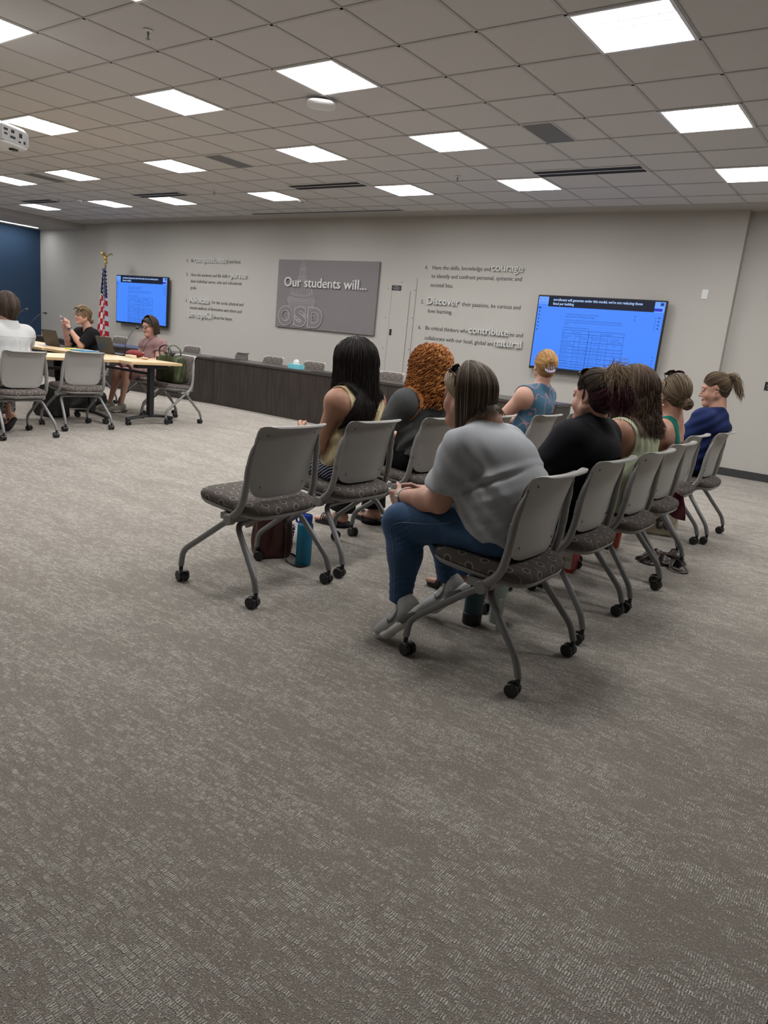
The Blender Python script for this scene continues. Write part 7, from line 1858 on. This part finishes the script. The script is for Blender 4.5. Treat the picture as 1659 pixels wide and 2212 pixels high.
for k in range(70):
    z0 = rg.uniform(-0.03, 0.10); y0 = rg.choice([-1, 1]) * rg.uniform(0.0, 0.07)
    tt = np.linspace(0, 1, 30); th_ = 0.3 + 2.2 * tt
    w = 0.006 * np.sin(tt * 40 + rg.rand() * 6)
    xx = 0.02 + 0.114 * np.cos(th_ + 0.4); zz = 0.03 + (0.104 + 0.004 * rg.rand()) * np.sin(th_ + 0.4) * math.cos(y0 / 0.075); br.append(np.stack([xx - 0.012, y0 * (1 - 0.2 * tt) * 1.1 + w, zz + w], 1))
P2 = bun(rg, 260, 16, (-0.118, 0, -0.055), 0.038)
p.hair([(p.H2P(P1), 0.0022, tints(900, HK, [4, 3, 3], rg)), (p.H2P(P2), 0.0026, tints(260, HK, [4, 3, 3], rg)), (p.H2P(np.array(br)), 0.0042, tints(70, HK, [2, 3, 3], rg))], cp_, (0.15, 0.10, 0.056))
pos = p.J['wrL']
pen = thing('pen', 'pen held up by the woman in the black top', 'pen', tuple(np.array([-9.72, 6.05, 0]) + np.array([pos[1] + 0.0, -pos[0], pos[2]]) + np.array([-0.02, -0.035, 0.085])))
pen.rotation_euler = Vector((-0.1, -0.75, 0.62)).to_track_quat('Z', 'Y').to_euler()
MB().lathe([(0.001, -0.03), (0.0045, -0.02), (0.005, 0.06), (0.0045, 0.065), (0.001, 0.066)], n=10).build('barrel', M_black, pen); MB().lathe([(0.0046, 0.062), (0.005, 0.063), (0.0048, 0.09), (0.001, 0.093)], n=10).build('cap', M_white, pen)

# ------------------------------------------------------------------ woman in the mauve dress
p = Person('woman in a mauve dress with dark bob, black glasses and a lanyard badge', (-8.66, 6.29, 0), -PI / 2 - 0.05, SKIN_P,
           J=dict(hip=(-0.02, 0, 0.585), waist=(-0.02, 0, 0.71), chest=(-0.03, 0, 0.86), neck=(-0.01, 0, 1.01), shL=(-0.03, 0.17, 0.925), elL=(0.03, 0.235, 0.71), wrL=(0.25, 0.09, 0.665), knL=(0.45, 0.10, 0.54), anL=(0.50, 0.10, 0.11), anR=(0.55, -0.10, 0.11)),
           W=dict(hip=(0.13, 1.5), waist=(0.135, 1.4), chest=(0.12, 1.45), up=0.082, arm=0.060, el=0.050, fore=0.044, th=0.092, kn=0.064, calf=0.058), head=dict(c=(0.03, 0, 1.155), yaw=0.03, pitch=-0.22, s=1.03, full=0.003))
p.hand('L', (0.85, -0.45, -0.2), (0, -0.2, -1), (0.2, -0.9, 0)); p.hand('R', (0.85, 0.45, -0.2), (0, 0.2, -1), (0.2, 0.9, 0))
p.skin_body()
M_mv = cloth('mauve_crepe', (0.26, 0.155, 0.15), 0.7, 0.06, 0.15, 400)
S = p.torso.copy(); sleeves(S, p, 0.42, 0.072, 0.074)
for e in 'LR': S.cone(p.J['hip' + e], p.J['hip' + e] * 0.12 + p.J['kn' + e] * 0.88, 0.112, 0.09, 0.06, end=True)
S.cone((0.05, 0, 0.565), (0.36, 0, 0.555), 0.085, 0.075, 0.06, flat=(A3(0, 1, 0), 1.6), end=True)
p.garment('dress', S, 0.010, M_mv, 0.006, wr=lambda P: 0.005 * wob(P, 14, 99) + 0.004 * np.sin(P[:, 0] * 60 + P[:, 2] * 60 + 2 * wob(P, 9, 3)), cut=ball(p.J['neck'] + A3(0.03, 0, 0.04), (0.072, 0.075, 0.06)))
M_gsh = plain('grey_trainer', (0.30, 0.28, 0.25), 0.8, var=0.2, scale=80); M_gso = plain('grey_trainer_sole', (0.42, 0.40, 0.36), 0.6)
sneaker(p, 'L', (0.43, 0.10, 0.0), (0.69, 0.11, 0.0), (0.49, 0.10, 0.13), (M_gsh, M_gso, M_dsw), 1.05, swoosh=False, h=0.004); sneaker(p, 'R', (0.48, -0.10, 0.0), (0.74, -0.11, 0.0), (0.54, -0.10, 0.13), (M_gsh, M_gso, M_dsw), 1.05, swoosh=False, h=0.004)
eyewear(p, (0.106, 0, 0.004), M_bfr, M_clear, rim=0.0028, lw=0.026, lh=0.021, temple=0.115)
lan = MB(); n0 = p.J['neck']
for sd in (-1, 1): lan.tube(bez([n0 + A3(-0.05, sd * 0.05, 0.03), n0 + A3(0.03, sd * 0.075, 0.0), n0 + A3(0.115, sd * 0.05, -0.08), n0 + A3(0.145, sd * 0.012, -0.20)], 8), 0.003, 6)
lo_ = lan.build('lanyard', M_black, p.t); MB().box(tuple(n0 + A3(0.152, 0.0, -0.235)), (0.003, 0.085, 0.06)).build('name_badge', M_white, lo_, smooth=False)
rg = np.random.RandomState(99)
P_, ph = hang_hair(rg, 2600, 22, lambda q, r: -0.09 - 0.018 * r, rx=0.116, ry=0.100, rz=0.114, zc=0.02, phi_max=1.75, taper=0.05, th0=(0.03, 1.0))
P_ = push_out(p.H2P(P_), lambda Q: (p.torso + p.head).ev(Q) - 0.01, 0.003, 3)
C = tints(2600, [(0.030, 0.021, 0.017), (0.052, 0.036, 0.028), (0.075, 0.053, 0.04)], [4, 4, 2], rg)
Q_ = np.concatenate([sweep(rg, 300, 18, sd, (-0.01, sd * 0.092, -0.02), (1.1, 3.1)) for sd in (1, -1)])
p.hair([(P_, 0.0018 * np.interp(np.linspace(0, 1, 22), [0, 0.9, 1], [1, 1, 0.4]), C), (p.H2P(Q_), 0.0018, tints(600, [(0.030, 0.021, 0.017), (0.052, 0.036, 0.028)], [1, 1], rg))], p.cap(), (0.03, 0.021, 0.017))
er = MB()
for sd in (-1, 1):
    for k in range(3): er.ell(p.hp(-0.004, sd * 0.082, -0.035 - 0.014 * k), (0.006, 0.004, 0.007), 8, 6)
er.build('earrings', M_white, p.t)
